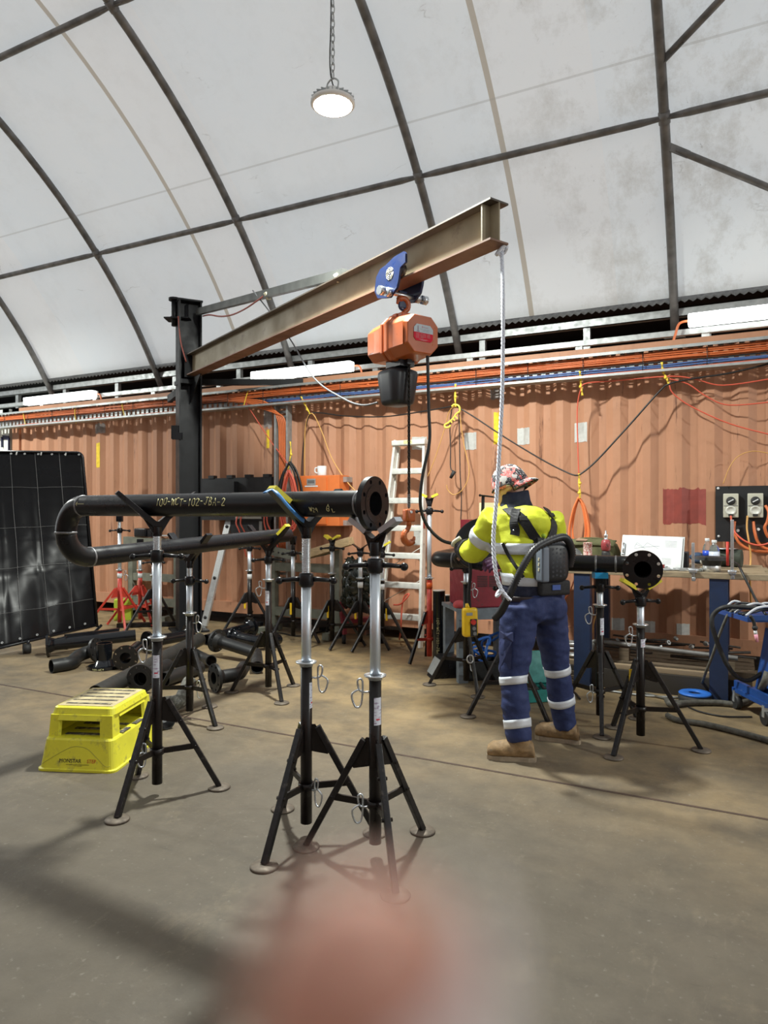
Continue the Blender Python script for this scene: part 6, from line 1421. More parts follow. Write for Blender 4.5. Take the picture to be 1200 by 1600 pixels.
# cables hanging on the wall
def coil(name, px, ytop, ybot, wpx, n, r, mat, label, b=6.95, cat='cable coil'):
    mb = MB(); rn = random.Random(int(px))
    for k in range(n):
        w_ = wpx*(1+rn.uniform(-.3, .25)); yt = ytop+rn.uniform(-1, 2); yb = ybot+rn.uniform(-10, 6); bb = b-.012*k*.5+rn.uniform(-.01, .01); x_ = px+rn.uniform(-2, 2)
        pts = [PW(x_, yt, bb), PW(x_-w_*.55, yt+(yb-yt)*.25, bb), PW(x_-w_*.9, yt+(yb-yt)*.65, bb), PW(x_-w_*.5, yb-2, bb), PW(x_+w_*.1, yb, bb), PW(x_+w_*.7, yb-6, bb), PW(x_+w_*.95, yt+(yb-yt)*.6, bb), PW(x_+w_*.55, yt+(yb-yt)*.2, bb), PW(x_, yt, bb)]
        mb.tube(smooth(pts, 5), r, 6)
    return tag(mb.build(name, mat), label, cat)
coil('orange_coil', 905, 777, 865, 14, 6, .009, M('orange_lead', (.80, .22, .07), .45), 'hanging coil of orange lead behind the worker’s shoulder')
coil('black_coil', 452, 722, 800, 17, 5, .011, BLACKC, 'hanging coil of black cable left of the orange box', 6.82); coil('red_coil', 451, 735, 830, 13, 6, .009, RL, 'hanging coil of red lead in front of the black coil', 6.76)
def tie(pts, label, b=6.93, r=.006): return cable('rope_tie', [PW(x, y, b) for x, y in pts], r, YELLOW, label, 'rope', 'yellow rope ties on the tray')
tie([(36, 643), (38, 655), (41, 668)], 'yellow rope tie at the left end of the tray'); tie([(118, 633), (117, 645), (119, 662)], 'yellow rope tie under the left batten light'); tie([(190, 627), (192, 640), (196, 655)], 'yellow rope tie left of the crane column')
tie([(277, 622), (282, 636), (279, 648)], 'yellow rope tie just left of the crane column'); tie([(389, 607), (384, 622), (381, 634)], 'yellow rope tie holding the thin red lead right of the column')
for k, (ln_, lb) in enumerate((([(470, 620), (476, 630), (480, 640), (485, 647)], 'yellow knotted rope above the orange box'), ([(711, 600), (712, 620), (711, 636)], 'yellow rope carrying the yellow hook'), ([(905, 580), (908, 592), (907, 604), (911, 618)], 'yellow knotted rope above the orange coil'), ([(1033, 566), (1037, 580), (1040, 590), (1046, 600)], 'yellow knotted rope on the tray above the red paint patch'), ([(453, 690), (455, 710), (450, 728), (452, 745)], 'yellow rope with a hook over the black coil'), ([(904, 740), (906, 755), (905, 770), (907, 778)], 'small yellow strap holding the orange coil'))):
    mb = MB(); q = [PW(x, y, 6.9) for x, y in ln_]
    mb.tube(smooth(q), .006, 6); mb.tube(smooth([p_+Vector((.012*(-1)**i, 0, 0)) for i, p_ in enumerate(q)]), .006, 6)
    for p_ in q[1:-1]: mb.ball(p_, .016, 8, 6)
    tag(mb.build('knotted_rope', YELLOW), lb, 'rope')
def phook(px, y0, y1, label):
    o_ = PW(px, (y0+y1)/2, 6.9); h = PW(px, y0, 6.9).z-PW(px, y1, 6.9).z; mb = MB(); dx = -.085
    mb.tube(smooth([o_+Vector((-.03, 0, h*.42)), o_+Vector((.0, 0, h*.5)), o_+Vector((.05, 0, h*.42)), o_+Vector((.06, 0, h*.2)), o_+Vector((.02, 0, h*.08)), o_+Vector((-.02, 0, -.12*h)), o_+Vector((-.07, 0, -h*.28)), o_+Vector((-.11, 0, -h*.36)), o_+Vector((-.10, 0, -h*.48)), o_+Vector((-.06, 0, -h*.47)), o_+Vector((-.045, 0, -h*.38))], 5), .010, 8)
    for k in range(3): mb.bar(o_+Vector((.01-.03*k, 0, -.02*k)), o_+Vector((.035-.03*k, 0, -.03-.02*k)), .008, .01)
    tag(mb.build('cable_hook', M('yellow_plastic', (.88, .74, .10), .45)), label, 'hook')
phook(710, 632, 668, 'yellow plastic cable hook hanging left of the tape patch')
cable('string_cord', [PW(484, 646, 6.9), PW(500, 645, 6.95), PW(540, 650, 6.98), PW(600, 651, 6.98), PW(660, 643, 6.95), PW(711, 634, 6.92)], .0075, BLACKC, 'black cord strung from the yellow rope to the yellow hook', 'cable')
cable('string_cord', [PW(713, 635, 6.92), PW(740, 651, 6.93), PW(790, 684, 6.95), PW(850, 720, 6.95), PW(890, 740, 6.93), PW(904, 743, 6.9)], .0075, BLACKC, 'black cord sloping down from the yellow hook to the orange coil', 'cable')
cable('string_cord', [PW(904, 743, 6.9), PW(930, 722, 6.92), PW(980, 668, 6.93), PW(1030, 612, 6.92), PW(1046, 600, 6.9), PW(1080, 592, 6.9), PW(1140, 583, 6.9), PW(1215, 565, 6.9)], .0085, BLACKC, 'black cord rising from the orange coil to the right edge', 'cable')
cable('thin_lead', [PW(905, 760, 6.93), PW(903, 700, 6.94), PW(902, 640, 6.93), PW(907, 610, 6.9), PW(916, 599, 6.9), PW(960, 595, 6.93), PW(1045, 588, 6.9), PW(1085, 592, 6.92), PW(1130, 602, 6.95), PW(1215, 590, 6.95)], .006, RL, 'thin red lead from the orange coil along under the tray', 'cable')
cable('thin_lead', [PW(1046, 602, 6.9), PW(1052, 615, 6.92), PW(1080, 635, 6.95), PW(1140, 662, 6.97), PW(1215, 682, 6.98)], .006, RL, 'thin red lead sagging to the right edge, the lower one', 'cable')
cable('thin_lead', [PW(1046, 592, 6.88), PW(1075, 600, 6.92), PW(1105, 620, 6.95), PW(1140, 633, 6.97), PW(1215, 627, 6.98)], .006, RL, 'thin red lead sagging to the right edge, the middle one', 'cable')
cable('thin_lead', [PW(384, 630, 6.9), PW(405, 662, 6.95), PW(425, 692, 6.97), PW(450, 725, 6.92)], .006, RL, 'thin red lead from the rope tie to the black coil', 'cable')
cable('hanging_cord', [PW(475, 800, 6.95), PW(472, 730, 6.98), PW(476, 680, 6.97), PW(481, 655, 6.92), PW(485, 647, 6.9)], .007, BLACKC, 'black cord hanging left of the ochre loop', 'cable')
cable('hanging_cord', [PW(476, 745, 6.97), PW(476, 700, 6.97), PW(477, 670, 6.95), PW(482, 650, 6.91), PW(490, 648, 6.91), PW(503, 675, 6.95), PW(518, 715, 6.97), PW(540, 750, 6.97), PW(560, 772, 6.97)], .007, YO, 'ochre cord looped over the yellow rope above the mug', 'cable')
cable('hanging_cord', [PW(668, 745, 6.97), PW(680, 715, 6.97), PW(694, 672, 6.96), PW(701, 645, 6.93), PW(709, 635, 6.9)], .005, YO, 'ochre cord running from the yellow hook down to the ladder', 'cable')
cable('hanging_cord', [PW(706, 640, 6.92), PW(703, 665, 6.95), PW(704, 700, 6.95), PW(704, 730, 6.93), PW(709, 737, 6.92)], .006, BLACKC, 'black lead ending in a plug below the yellow hook', 'cable')
simple('lead_plug', 'grey and black plug on the lead below the yellow hook', 'plug', MB().cyl(PW(710, 736, 6.9), PW(704, 747, 6.9), .022, .016), RUBBER)
cable('hanging_cord', [PW(717, 640, 6.92), PW(718, 690, 6.96), PW(719, 740, 6.96), PW(721, 780, 6.96), PW(720, 812, 6.95)], .006, BLACKC, 'black lead hanging straight down left of the tape patch', 'cable')
cable('hanging_cord', [PW(718, 645, 6.92), PW(724, 690, 6.96), PW(733, 735, 6.96), PW(725, 762, 6.95), PW(710, 773, 6.95), PW(700, 766, 6.95), PW(698, 758, 6.94)], .005, YO, 'ochre cord hanging in a loop below the tape patch', 'cable')
cable('wall_wire', [PW(1130, 756, 7.0), PW(1140, 730, 7.0), PW(1155, 712, 7.02), PW(1180, 705, 7.03), PW(1215, 712, 7.03)], .004, YO, 'thin wire arching above the socket board', 'wire')
for k, (pts, lb) in enumerate((([(905, 862), (902, 890), (890, 925), (880, 938)], 'orange lead trailing down from the coil to the worker’s hip'), ([(909, 862), (913, 890), (905, 930), (897, 950)], 'orange lead trailing down beside the left bench post'))):
    cable('trailing_lead', [PW(x, y, 6.85) for x, y in pts], .007, M('orange_lead', (.8, .22, .07)), lb, 'cable')
# ================================================================== CURTAIN, STEP, LADDER, RACKS, WELDER CART, FINGER
VINYL = M('black_welding_vinyl', (.007, .007, .008), .30, 0, .2, 3, bump=.04, bscale=7, spec=.16)
cu = thing('welding_curtain', 'black vinyl welding curtain on a tube frame at the left edge', 'curtain', atz(60, 7.8, 0))
TL, TR_, BR, BL = P(-75, 706, 8.0), P(127, 709, 8.07), P(150, 977, 8.0), P(-75, 1030, 6.75)
def cpt(u, v): return (TL.lerp(TR_, u)).lerp(BL.lerp(BR, u), v)
nrm_c = (TR_-TL).cross(BL-TL).normalized()
if nrm_c.dot(cam.location-TL) < 0: nrm_c = -nrm_c
vs = []; n = 70
for i in range(n+1):
    for j in range(n+1):
        u, v = i/n, j/n; p_ = cpt(u, v)
        d = .007*math.sin(u*9*math.pi)*(.3+.7*v) + .02*noise.noise(Vector((u*4, v*5, 1))) + .004*noise.noise(Vector((u*14, v*18, 3)))
        s_ = (u*.95+(1-v)*1.15-.55)                           # diagonal pull creases in the lower half
        for c_, w_, a_ in ((.42, .035, .022), (.62, .03, .018), (.80, .035, .014)):
            d += a_*math.exp(-((s_-c_)/w_)**2)*max(0, min(1, (v-.5)*3))*(1-u)*1.2
        d += .006*math.exp(-((v*5.3) % 1-.5)**2/.002)+.006*math.exp(-((u*4.2) % 1-.5)**2/.002)
        vs.append(p_+nrm_c*d)
mb = MB(); mb.add(vs, [(i*(n+1)+j, (i+1)*(n+1)+j, (i+1)*(n+1)+j+1, i*(n+1)+j+1) for i in range(n) for j in range(n)], 0, True); so = mb.build('sheet', VINYL, cu)
m = so.modifiers.new('s', 'SOLIDIFY'); m.thickness = .002
mb = MB()
SEAM = M('grey_seam', (.16, .16, .16), .3)
for q in (.06, .26, .45, .64, .83):
    mb.tube([cpt((q+.5/4.2*0), k/30)+nrm_c*.02*noise.noise(Vector((q*4, k/30*5, 1)))+nrm_c*(.007*math.sin(q*9*math.pi)*(.3+.7*k/30)+.013) for k in range(31)], .0022, 5)
for q in (.20, .42, .63, .85):
    mb.tube([cpt(k/30, q)+nrm_c*.02*noise.noise(Vector((k/30*4, q*5, 1)))+nrm_c*(.007*math.sin(k/30*9*math.pi)*(.3+.7*q)+.013) for k in range(31)], .0020, 5)
mb.build('welded_seams', SEAM, so)
dn = (BR-TR_).normalized(); lf = (TL-TR_).normalized(); cr = fillet([TL+UP*.012, TR_+UP*.012-lf*.012, BR-lf*.012+dn*.02], .07, 8)
MB().tube(cr, .016, 10).tube([BL, BR], .016, 10).tube([BR-lf*.06, W((140-600)/FPX*8.07, 8.07, 0)], .016, 10).tube([P(45, 1000, 7.1), atz(42, 7.1, .05)], .016, 10).build('tube_frame', BLACK, cu)
c = atz(42, 7.1, .055); MB().cyl(c-cdir(.03, .02), c+cdir(.03, .02), .05, n=20).build('caster', RUBBER, cu)
mb = MB()
for k in range(10):
    u = .04+.105*k; p_ = cpt(u, .012)+nrm_c*.02; mb.ring(p_, nrm_c, .006, .012, .004, 10)
for k in range(8):
    u = .08+.12*k; p_ = cpt(u, .985)+nrm_c*.03; mb.ring(p_, nrm_c, .006, .012, .004, 10)
mb.build('eyelets', ALU, cu)
mb = MB()
for k in range(5):
    u = .12+.19*k; p_ = cpt(u, .02)+nrm_c*.025; mb.tube(smooth([p_, p_+UP*.045-nrm_c*.02, p_+UP*.05-nrm_c*.05]), .007, 6)
mb.build('hanging_tie', M('pale_tie', (.5, .5, .48), .6), cu)
MRK = M('navy_stencil', (.03, .035, .09), .6)
mb = MB(); q = [PW(x, y, 7.085) for x, y in ((4, 683), (14, 684), (14, 708), (4, 699))]
mb.bar(q[0], q[1], .012, .06, UP).bar(q[1], q[2], .03, .012, UP).bar(q[0], q[3], .05, .012, UP); tag(mb.build('stencil_mark', MRK), 'navy angular stencil mark on the white container at the left edge', 'sign')

# ---- yellow step
SY_ = M('yellow_step_plastic', (.70, .66, .04), .45, 0, .10, 8, wear=(.24, .22, .07), wearscale=16, wearlo=.54, wearhi=.74)
GRIP = M('dark_grip_strip', (.06, .055, .05), .8, 0, .2, 60, wear=(.30, .26, .16), wearscale=40, wearlo=.5, wearhi=.62)
st = thing('step_stool', 'bright yellow plastic two tier step stool in front of the pipe pile', 'step', W(-1.66, 4.1, 0))
O_ = Vector((-1.722, 3.872)); su = Vector((.995, -.10)).normalized(); sv = Vector((.10, .995))
def S(x, y, z): q = O_+su*x+sv*y; return W(q.x, q.y, z)
def srect(w, y0, y1, z, r=.04, k=5):
    out = []
    for cx_, cy_, a_ in ((w-r, y1-r, 0), (-w+r, y1-r, 90), (-w+r, y0+r, 180), (w-r, y0+r, 270)):
        for i in range(k+1): q = math.radians(a_+90*i/k); out.append(S(cx_+r*math.cos(q), cy_+r*math.sin(q), z))
    return out
def sloft(name, secs, mat, par):
    vs = [p_ for s_ in secs for p_ in s_]; n = len(secs[0]); k = len(secs); mb = MB()
    mb.add(vs, [(n*i+j, n*i+(j+1) % n, n*i+n+(j+1) % n, n*i+n+j) for i in range(k-1) for j in range(n)]+[list(range(n)), list(range(n*k-n, n*k))], 0, False)
    return mb.build(name, mat, par)
base = sloft('base', [srect(.232, -.005, .66, 0), srect(.232, -.005, .66, .012), srect(.222, .003, .645, .016), srect(.205, .03, .60, .165), srect(.20, .037, .59, .175), srect(.18, .06, .57, .177)], SY_, st)
sloft('upper_tread', [srect(.188, .075, .525, .296, .035), srect(.190, .072, .528, .30, .035), srect(.182, .082, .518, .332, .035), srect(.174, .09, .51, .338, .035)], SY_, st)
mb = MB()
def wall_q(x0, y0, x1, y1, z0, z1, ins=.012, th=.02):
    a, b_ = S(x0, y0, z0), S(x1, y1, z0); c_ = S(0, .3, z0); a2, b2 = S(x0*(1-.04), y0+(.3-y0)*.04, z1), S(x1*(1-.04), y1+(.3-y1)*.04, z1)
    i_ = lambda p_: p_+(Vector((c_.x, c_.y, p_.z))-p_).normalized()*th
    mb.add([a, b_, b2, a2, i_(a), i_(b_), i_(b2), i_(a2)], [(0, 1, 2, 3), (7, 6, 5, 4), (0, 4, 5, 1), (1, 5, 6, 2), (2, 6, 7, 3), (3, 7, 4, 0)])
xw = .19
wall_q(-xw, .055, -xw+.055, .055, .176, .298); wall_q(xw-.075, .055, xw, .055, .176, .298); wall_q(-xw+.05, .058, xw-.07, .058, .268, .298)
wall_q(xw, .055, xw, .14, .176, .298); wall_q(xw, .47, xw, .55, .176, .298); wall_q(xw, .14, xw, .47, .275, .298)
wall_q(-xw, .55, -xw, .055, .176, .298); wall_q(xw, .55, -xw, .55, .176, .298)
mb.build('riser_walls', SY_, st)
TAN_ = M('worn_tread', (.42, .35, .20), .7, 0, .25, 12)
MB().prism([(-.165, -.195), (.165, -.195), (.165, .195), (-.165, .195)], S(0, .30, .3395), cdir(su.x, su.y), cdir(sv.x, sv.y), .003).build('tread_mat', TAN_, st)
for k in range(5): MB().box(S(0, .15+.075*k, .342), (.27, .018, .003), cdir(su.x, su.y)).build('grip_strip', GRIP, st)
for k in range(3): MB().box(S(.02, .11+.10*k, .179), (.27, .03, .004), cdir(su.x, su.y)).build('grip_strip', GRIP, st)
for k in range(2): MB().box(S(.188, .20+.17*k, .179), (.03, .10, .004), cdir(su.x, su.y)).build('grip_strip', GRIP, st)
fu = cdir(su.x, su.y); fv = (S(0, .03, .165)-S(0, .003, .016)).normalized(); fo = S(.0, .0085, .045); fn = fu.cross(fv)
if fn.dot(cam.location-fo) < 0: fn = -fn
TXT = M('black_print', (.02, .02, .02), .5)
print_text('step_lettering', 'MONSTAR', .030, fo-fu*.035+fv*.012+fn*.0015, fu, fv, TXT, base, sx=.92)
print_text('step_lettering', 'STEP', .028, fo+fu*.090+fv*.012+fn*.0015, fu, fv, M('red_print', (.55, .06, .02), .5), base, sx=.92)
MB().box(fo+fu*.01-fv*.006+fn*.0015, (.135, .0022, .001), fu, fv).box(fo+fu*.01-fv*.013+fn*.0015, (.05, .0015, .001), fu, fv).build('small_print', TXT, base)
ar = [(-.2, -.02), (-.12, .03), (-.05, .068), (.0, .078), (.06, .066), (.12, .02), (.17, -.022), (.2, -.02)]
MB().tube(smooth([fo+fu*(x-.0)+fv*(y+.012)+fn*.0005 for x, y in ar]), .0018, 5).build('moulded_arc', M('step_shadow_line', (.38, .36, .05), .6), base)

# ---- aluminium step ladder leaning closed on the wall
la = thing('step_ladder', 'white aluminium step ladder leaning against the wall behind the hoist hook', 'ladder', PW(620, 1008, 6.8)); la.location.z = 0; ORG[la.name] = la.location.copy()
def LQ(f, s_, db=0): # f 0 bottom..1 top, s_ 0 left..1 right
    lb_, lt_ = PW(583, 1006, 6.78), PW(619, 692, 7.0); rb_, rt_ = PW(657, 1012, 6.78), PW(664, 687, 7.0)
    lb_.z = .0; rb_.z = .0; lt_.z = rt_.z = 2.25
    p_ = lb_.lerp(lt_, f).lerp(rb_.lerp(rt_, f), s_); p_.y += db; return p_
AL = M('dull_aluminium_white', (.70, .71, .67), .5, .25, .15, 12, wear=(.32, .30, .26), wearscale=14, wearlo=.6, wearhi=.72)
for s_ in (0, 1): MB().bar(LQ(0, s_), LQ(1, s_), .075, .028, (1, 0, 0)).build('front_rail', AL, la)
for s_ in (.04, .96): MB().bar(LQ(.02, s_, .10), LQ(.97, s_, .06), .04, .025, (1, 0, 0)).build('rear_rail', AL, la)
for f in (.14, .29, .432, .565, .70, .845):
    MB().box((LQ(f, 0)+LQ(f, 1))/2, ((LQ(f, 1)-LQ(f, 0)).length-.02, .085, .062), LQ(f, 1)-LQ(f, 0), bev=.006).build('tread', AL, la)
    for s_ in (0, 1): MB().bar(LQ(f-.045, s_, .03), LQ(f-.01, .12+.76*s_, .03), .02, .006).build('tread_brace', AL, la)
MB().box((LQ(.985, 0)+LQ(.985, 1))/2, ((LQ(1, 1)-LQ(1, 0)).length+.05, .13, .055), LQ(1, 1)-LQ(1, 0), bev=.008).build('top_cap', AL, la)
c = (LQ(.987, 0)+LQ(.987, 1))/2; MB().box(c+Vector((0, -.067, 0)), (.10, .003, .035)).build('warning_label', M('cream_label', (.75, .68, .30), .5), la)
c = LQ(.60, 1); MB().box(c+Vector((.016, -.01, 0)), (.004, .05, .16)).build('rail_label', M('label_brown_red', (.35, .08, .06), .5), la)
for f in (.2, .36): MB().bar(LQ(f, .05, .08), LQ(f+.12, .95, .07), .02, .006).build('rear_brace', AL, la)
# leaning straight edge
p0, p1 = PW(319, 957, 6.75), PW(358, 813, 7.03); p0.z = .02
t = thing('straight_edge', 'aluminium straight edge leaning on the wall right of the crane column', 'straight edge', p0); MB().bar(p0, p1, .09, .03, (0, 1, 0)).build('bar', ALU, t)
mb = MB(); d_ = (p1-p0).normalized()
for f in (.08, .45, .94): mb.lathe([(0, 0), (.022, 0), (.022, .004), (0, .004)], p0.lerp(p1, f)+Vector((0, -.05, 0))*0+Vector((.0, -.019, 0)), (0, -1, 0), 14)
mb.build('end_hole', RUBBER, t)
# olive steel racks
OL = M('olive_rack_paint', (.17, .18, .145), .5, 0, .2, 12, wear=(.10, .08, .06), wearscale=16, wearlo=.62, wearhi=.72)
rk = thing('steel_rack', 'olive grey steel rack frame behind the middle stand, below the orange box', 'rack', PW(480, 1000, 6.7)); rk.location.z = 0; ORG[rk.name] = rk.location.copy()
RB = 6.88
def zat(px, y, b): return PW(px, y, b).z
for px in (428, 528):
    x = PW(px, 900, RB).x; MB().boxz(x-.04, x+.04, RB-.04, RB+.04, 0, zat(px, 848 if px > 500 else 870, RB)).build('post', OL, rk)
    MB().boxz(x-.04, x+.04, RB-.28, RB+.12, .02, .09).build('foot_beam', OL, rk)
for y in (887, 958):
    xa, xb = PW(428, y, RB).x, PW(528, y, RB).x; z = zat(480, y, RB); MB().boxz(xa, xb, RB-.035, RB+.035, z-.05, z+.05).build('cross_bar', OL, rk)
for (xa, ya), (xb, yb) in (((421, 860), (462, 868)), ((470, 869), (518, 858))):
    a, b_ = PW(xa, ya, RB-.07), PW(xb, yb, RB-.07); ab = MB().bar(a, b_, .05, .105).build('perforated_arm', OL, rk); mb = MB()
    for q in range(4): p_ = a.lerp(b_, .2+.2*q); mb.lathe([(0, 0), (.012, 0), (.012, .002), (0, .002)], p_+Vector((0, -.026, 0)), (0, -1, 0), 10)
    mb.build('pin_holes', RUBBER, ab)
plank(PW(476, 868, 6.74), PW(549, 845, 6.74), .12, .09, WOOD, 'raw timber batten resting on the olive rack', 'timber_batten', 'batten')
rk = thing('steel_rack', 'olive grey steel rack frame behind the red stands, left of the crane column', 'rack', atz(240, 10.0, 0)); RB = 7.0
for px in (207, 278):
    x = PW(px, 900, RB).x; MB().boxz(x-.04, x+.04, RB-.04, RB+.04, 0, zat(px, 866, RB)).build('post', OL, rk); MB().boxz(x-.04, x+.04, RB-.28, RB+.12, .02, .09).build('foot_beam', OL, rk)
for y in (902, 940):
    xa, xb = PW(207, y, RB).x, PW(278, y, RB).x; z = zat(240, y, RB); MB().boxz(xa, xb, RB-.035, RB+.035, z-.05, z+.05).build('cross_bar', OL, rk)
a, b_ = PW(196, 845, RB), PW(285, 850, RB); MB().bar(a, b_, .08, .12).build('top_beam', OL, rk)
c = PW(228, 838, RB); simple('steel_vice', 'black vice block on top of the left olive rack', 'vice', MB().box((c.x-.06, RB, a.z+.12), (.22, .12, .12), bev=.02).box((c.x+.12, RB, a.z+.11), (.08, .10, .10)).cyl((c.x+.1, RB, a.z+.11), (c.x+.28, RB, a.z+.11), .02), BLACK)
c = PW(260, 836, RB); simple('paper_pad', 'white paper pad lying on top of the left olive rack', 'paper', MB().box((c.x, RB, a.z+.085), (.20, .14, .012), (1, .2, .0)), WHITE)
c = atz(193, 9.35, 0); simple('lime_box', 'lime green box on the floor behind the red stands', 'box', MB().box(c+UP*.14, (.22, .16, .28), cdir(1, .2), bev=.01), M('lime_plastic', (.45, .60, .05), .5))
simple('loose_flat_bar', 'black flat bar lying on the floor behind the red stands', 'steel bar', MB().bar(atz(183, 8.7, .03), atz(285, 8.85, .03), .08, .05), BLACK)
# dark plastic bundle and red dolly left of the ladder
c = PW(563, 910, 6.72); mb = MB(); vs = []; n = 26
for i in range(n+1):
    for j in range(n+1):
        u, v = i/n-.5, j/n-.5; vs.append(Vector((c.x+u*.30+.04*v, 6.72-.09*math.cos(u*2.6)*math.cos(v*2.2)+.05*noise.noise(Vector((u*9, v*9, 4))), c.z+v*.48)))
mb.add(vs, [(i*(n+1)+j, (i+1)*(n+1)+j, (i+1)*(n+1)+j+1, i*(n+1)+j+1) for i in range(n) for j in range(n)], 0, True)
o = mb.build('plastic_bundle', M('dark_green_black_plastic', (.02, .025, .02), .12)); m = o.modifiers.new('s', 'SOLIDIFY'); m.thickness = .08; m.offset = 1; tag(o, 'crumpled shiny black plastic bundle standing on the red dolly', 'bundle')
rd = thing('red_dolly', 'red steel dolly between the flange stand and the ladder', 'dolly', atz(556, 7.75, 0)); RDM = M('dolly_red', (.25, .025, .04), .45, 0, .2, 20)
c = atz(562, 7.75, 0); mb = MB().bar(c+cdir(-.22, -.05, .42), c+cdir(.22, .05, .42), .05, .07).bar(c+cdir(-.2, -.05, .40), c+cdir(-.16, -.1, .10), .04, .04).bar(c+cdir(.2, .05, .40), c+cdir(.2, 0, .08), .04, .04).bar(c+cdir(-.2, -.06, .25), c+cdir(.2, .04, .25), .12, .05); mb.build('frame', RDM, rd)
for q in (-.17, .2): MB().cyl(c+cdir(q-.02, -.1, .05), c+cdir(q+.02, -.1, .05), .05, n=16).build('wheel', RUBBER, rd)
cable('red_hose', [PW(615, 945, 6.6), PW(625, 944, 6.6), PW(635, 935, 6.6), PW(639, 928, 6.62), PW(632, 932, 6.62), PW(628, 950, 6.62), PW(626, 985, 6.62), G(624, 1002)+UP*.02], .009, RL, 'red hose end dangling behind the ladder treads', 'hose')
cable('floor_lead', [G(380, 1000)+UP*.01, G(430, 990)+UP*.01, G(470, 995)+UP*.01, G(520, 985)+UP*.01, G(560, 990)+UP*.01], .008, BLACKC, 'black lead lying on the floor in front of the olive rack', 'cable')
for k, (x, y, lb) in enumerate(((405, 978, 'small black steel block on the floor below the olive rack'), (505, 985, 'small black steel block on the floor near the yellow headed stand'))):
    c = G(x, y); simple('steel_block', lb, 'block', MB().box(c+UP*.025, (.08, .06, .05), bev=.004), BLACK)

# ---- blue welder cart at the right edge
WB = M('cart_blue', (.015, .06, .23), .35, 0, .12, 10, wear=(.2, .25, .3), wearscale=20, wearlo=.64, wearhi=.74)
ct = thing('welder_cart', 'blue welder cart with cables on its tray at the right edge', 'cart', W(2.75, 4.95, 0))
def CT(x, y, z): return W(2.47+x, 4.72+y, z)
cx_, cy_ = cdir(1, 0), cdir(0, 1)
MB().box(CT(.28, .20, .708), (.56, .42, .012), cx_).box(CT(.28, -.005, .725), (.56, .01, .045), cx_).box(CT(.0, .20, .718), (.012, .42, .03), cx_, UP+cx_*.8).build('top_tray', WB, ct)
MB().box(CT(.42, .20, .14), (.62, .46, .03), cx_).box(CT(.14, .20, .17), (.03, .46, .07), cx_).build('base_tray', WB, ct)
MB().prism([(.19, .15), (.7, .15), (.7, .62), (.27, .62)], CT(0, .12, 0), cx_, UP, .30).build('machine_case', WB, ct)
for y in (0.03, .38): MB().bar(CT(.55, y, .15), CT(.55, y, .71), .03, .03).build('post', WB, ct)
for x, y in ((.13, -.0), (.13, .40)):
    MB().cyl(CT(x-.02, y, .05), CT(x+.02, y, .05), .05, n=20).build('castor', RUBBER, ct)
    MB().box(CT(x, y, .095), (.05, .03, .08), cx_).build('castor_fork', GALV, ct)
TORCH = thing('welding_torch', 'welding torch with a pink cup hanging from the blue cart tray', 'torch', P(1181, 1000, 4.68))
MB().tube(smooth([P(1172, 962, 4.66), P(1177, 970, 4.66), P(1179, 978, 4.66), P(1180, 985, 4.66)]), .012, 8).ball(P(1179.5, 981, 4.66), .018).build('handle', RUBBER, TORCH)
MB().cyl(P(1180, 985, 4.66), P(1181, 992, 4.66), .011).build('collet_body', WHITE, TORCH); MB().cyl(P(1181, 991, 4.66), P(1183, 1003, 4.66), .0125, .009).build('ceramic_cup', M('pink_ceramic', (.75, .32, .42), .4), TORCH)
HOSE = M('dusty_hose', (.10, .095, .08), .7, 0, .35, 30, bump=.3, bscale=50)
rn = random.Random(5)
for k in range(7):
    o_ = CT(.02, .06+.05*k, .735); pts = [o_]+[CT(.1+.1*q, .06+.045*k+rn.uniform(-.05, .05), .74+rn.uniform(0, .06)) for q in range(6)]
    cable('tray_lead', pts, .009, BLACKC if k % 3 else M('grey_white_cable', (.5, .52, .55), .4), 'black or grey lead heaped on the blue cart tray', 'cable', 'leads heaped on the cart tray')
cable('torch_hose', [CT(.25, .12, .77), P(1150, 948, 4.9), P(1128, 950, 4.92), P(1115, 960, 4.95), P(1112, 972, 4.95), P(1116, 990, 4.95), P(1125, 1015, 4.95), P(1137, 1040, 4.95), P(1152, 1058, 4.95), P(1170, 1063, 4.95), P(1190, 1052, 4.95), P(1205, 1040, 4.95)], .016, RUBBER, 'thick black hose looping off the left end of the cart tray', 'hose')
cable('torch_hose', [CT(.2, .2, .76), P(1160, 946, 4.95), P(1140, 958, 4.98), P(1132, 972, 5.0), P(1122, 998, 5.05), P(1114, 1022, 5.1), P(1103, 1050, 5.2), G(1092, 1084)+UP*.03, G(1075, 1097)+UP*.012, G(1050, 1096)+UP*.012, G(1005, 1085)+UP*.012], .010, HOSE, 'thinner grey hose dropping from the cart tray to the floor', 'hose')
cable('floor_hose', [P(1200, 1050, 4.75), P(1192, 1072, 4.8), G(1180, 1095)+UP*.03, G(1155, 1105)+UP*.025, G(1120, 1103)+UP*.025, G(1080, 1103)+UP*.025, G(1050, 1106)+UP*.025, G(1042, 1100)+UP*.03], .024, HOSE, 'thick sleeved hose on the floor beside the blue flange cover', 'hose')
cable('floor_hose', [G(1043, 1122)+UP*.02, G(1060, 1130)+UP*.02, G(1100, 1136)+UP*.02, G(1150, 1148)+UP*.02, G(1215, 1166)+UP*.02], .021, HOSE, 'thick sleeved hose running to the right edge nearest the camera', 'hose')
cable('floor_lead', [G(1075, 1106)+UP*.008, G(1095, 1114)+UP*.008, G(1130, 1121)+UP*.008, G(1175, 1122)+UP*.008], .006, BLACKC, 'thin black cord on the floor below the cart castor', 'cable')
cable('bench_lead', [PW(1142, 877, 6.0), PW(1153, 882, 5.9), PW(1160, 895, 5.8), PW(1170, 915, 5.75), PW(1184, 942, 5.7), PW(1200, 965, 5.6)], .009, BLACKC, 'black cord hanging off the right end of the bench', 'cable')
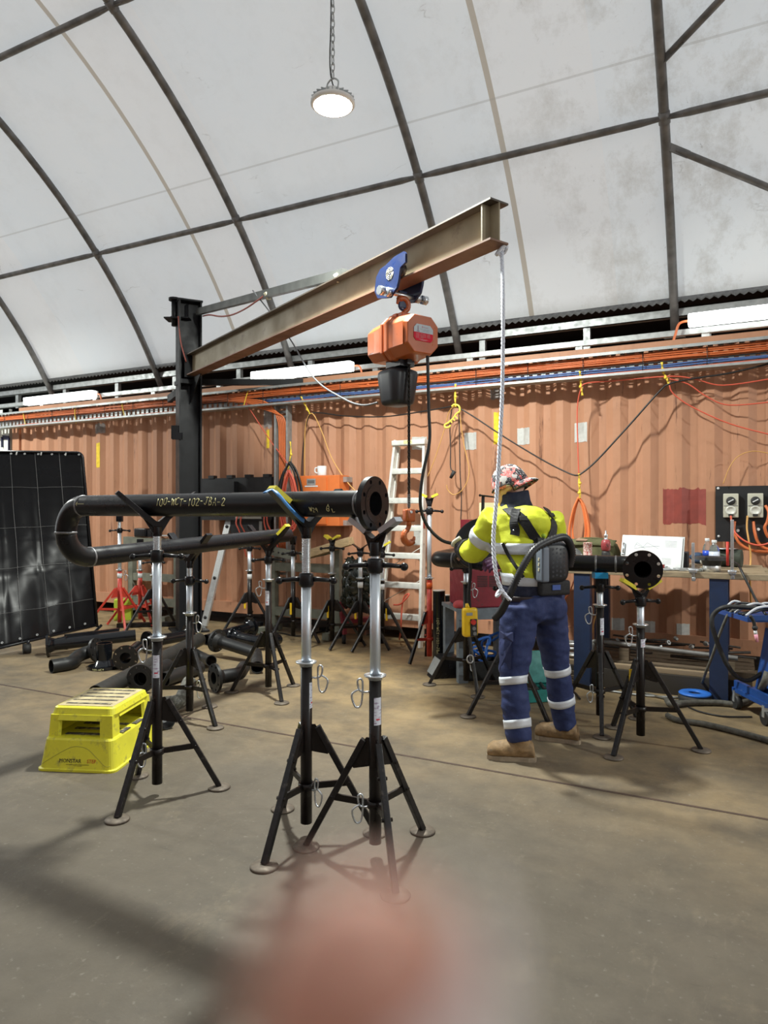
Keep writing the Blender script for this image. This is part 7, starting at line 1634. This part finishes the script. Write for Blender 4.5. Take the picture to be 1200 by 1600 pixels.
c = G(1086, 1096); bl = thing('flange_cover', 'blue ring shaped flange cover lying on a black disc on the floor', 'flange cover', c)
MB().lathe([(0, 0), (.115, 0), (.12, .01), (.12, .05), (.1, .055), (0, .055)], c, n=32).build('black_disc', RUBBER, bl); MB().lathe([(.045, .056), (.115, .056), (.118, .064), (.108, .072), (.05, .072), (.045, .066)], c, n=36, closed=True).build('blue_ring', BLU, bl)
cable('floor_rod', [G(930, 1078)+UP*.01, G(1000, 1088)+UP*.01, G(1060, 1092)+UP*.01], .008, GALV, 'thin steel rod on the floor in front of the pallet', 'rod')
cable('side_cord', [PW(935, 915, 6.7), PW(938, 940, 6.65), PW(930, 965, 6.6), PW(925, 990, 6.5)], .006, YO, 'ochre cord hanging behind the blue taped stand', 'cable')
rn = random.Random(9)
cable('bench_post_lead', [G(886, 1072)+UP*.01, G(893, 1080)+UP*.01, G(900, 1086)+UP*.01, G(906, 1094)+UP*.01], .008, BLACKC, 'black lead bundled at the foot of the left bench post', 'cable')

# ---- the photographer's fingertip, close to the lens
FD = .032; FK = FD/.044
FS = M('fingertip_skin', (.70, .38, .29), .5, 0, .15, 200, sss=.2); NAIL = M('fingernail', (.82, .74, .72), .35)
fg = thing('finger', 'blurred pink fingertip intruding at the bottom edge of the photo', 'finger', P(570, 1700, FD))
ax_ = (P(520, 1380, FD)-P(575, 1700, FD+.009)).normalized(); tipc = P(560, 1520, FD)
sd_ = cdir(.97, .25); sd_ = (sd_-ax_*sd_.dot(ax_)).normalized(); dp_ = ax_.cross(sd_)
secs = []; 
for f, r_ in ((.0066, .0012), (.0058, .0030), (.0038, .0050), (0, .0070), (-.006, .0084), (-.014, .0090), (-.022, .0092), (-.026, .0094), (-.032, .0096), (-.045, .0097)): secs.append((tipc+ax_*f*FK, sd_, dp_, r_*FK, r_*.88*FK))
mb = MB(); loft(mb, secs, 24); mb.build('skin', FS, fg)
mb = MB(); vs = []
nd_ = (sd_*.75-dp_*.66 if dp_.dot(cam.location-tipc) < 0 else sd_*.75+dp_*.66).normalized(); ns_ = ax_.cross(nd_).normalized()
for i in range(7):
    for j in range(9):
        q = (j/8-.5)*1.7; f = -.011+.0155*i/6; rr = .0086 if f < 0 else .0086-.35*f*f/.0062*1
        vs.append(tipc+(ax_*f+(nd_*math.cos(q)+ns_*math.sin(q))*rr)*FK)
mb.add(vs, [(9*i+j, 9*i+j+1, 9*i+10+j, 9*i+9+j) for i in range(6) for j in range(8)], 0, True); o = mb.build('nail', NAIL, fg); m = o.modifiers.new('s', 'SOLIDIFY'); m.thickness = .0005; m.offset = 1
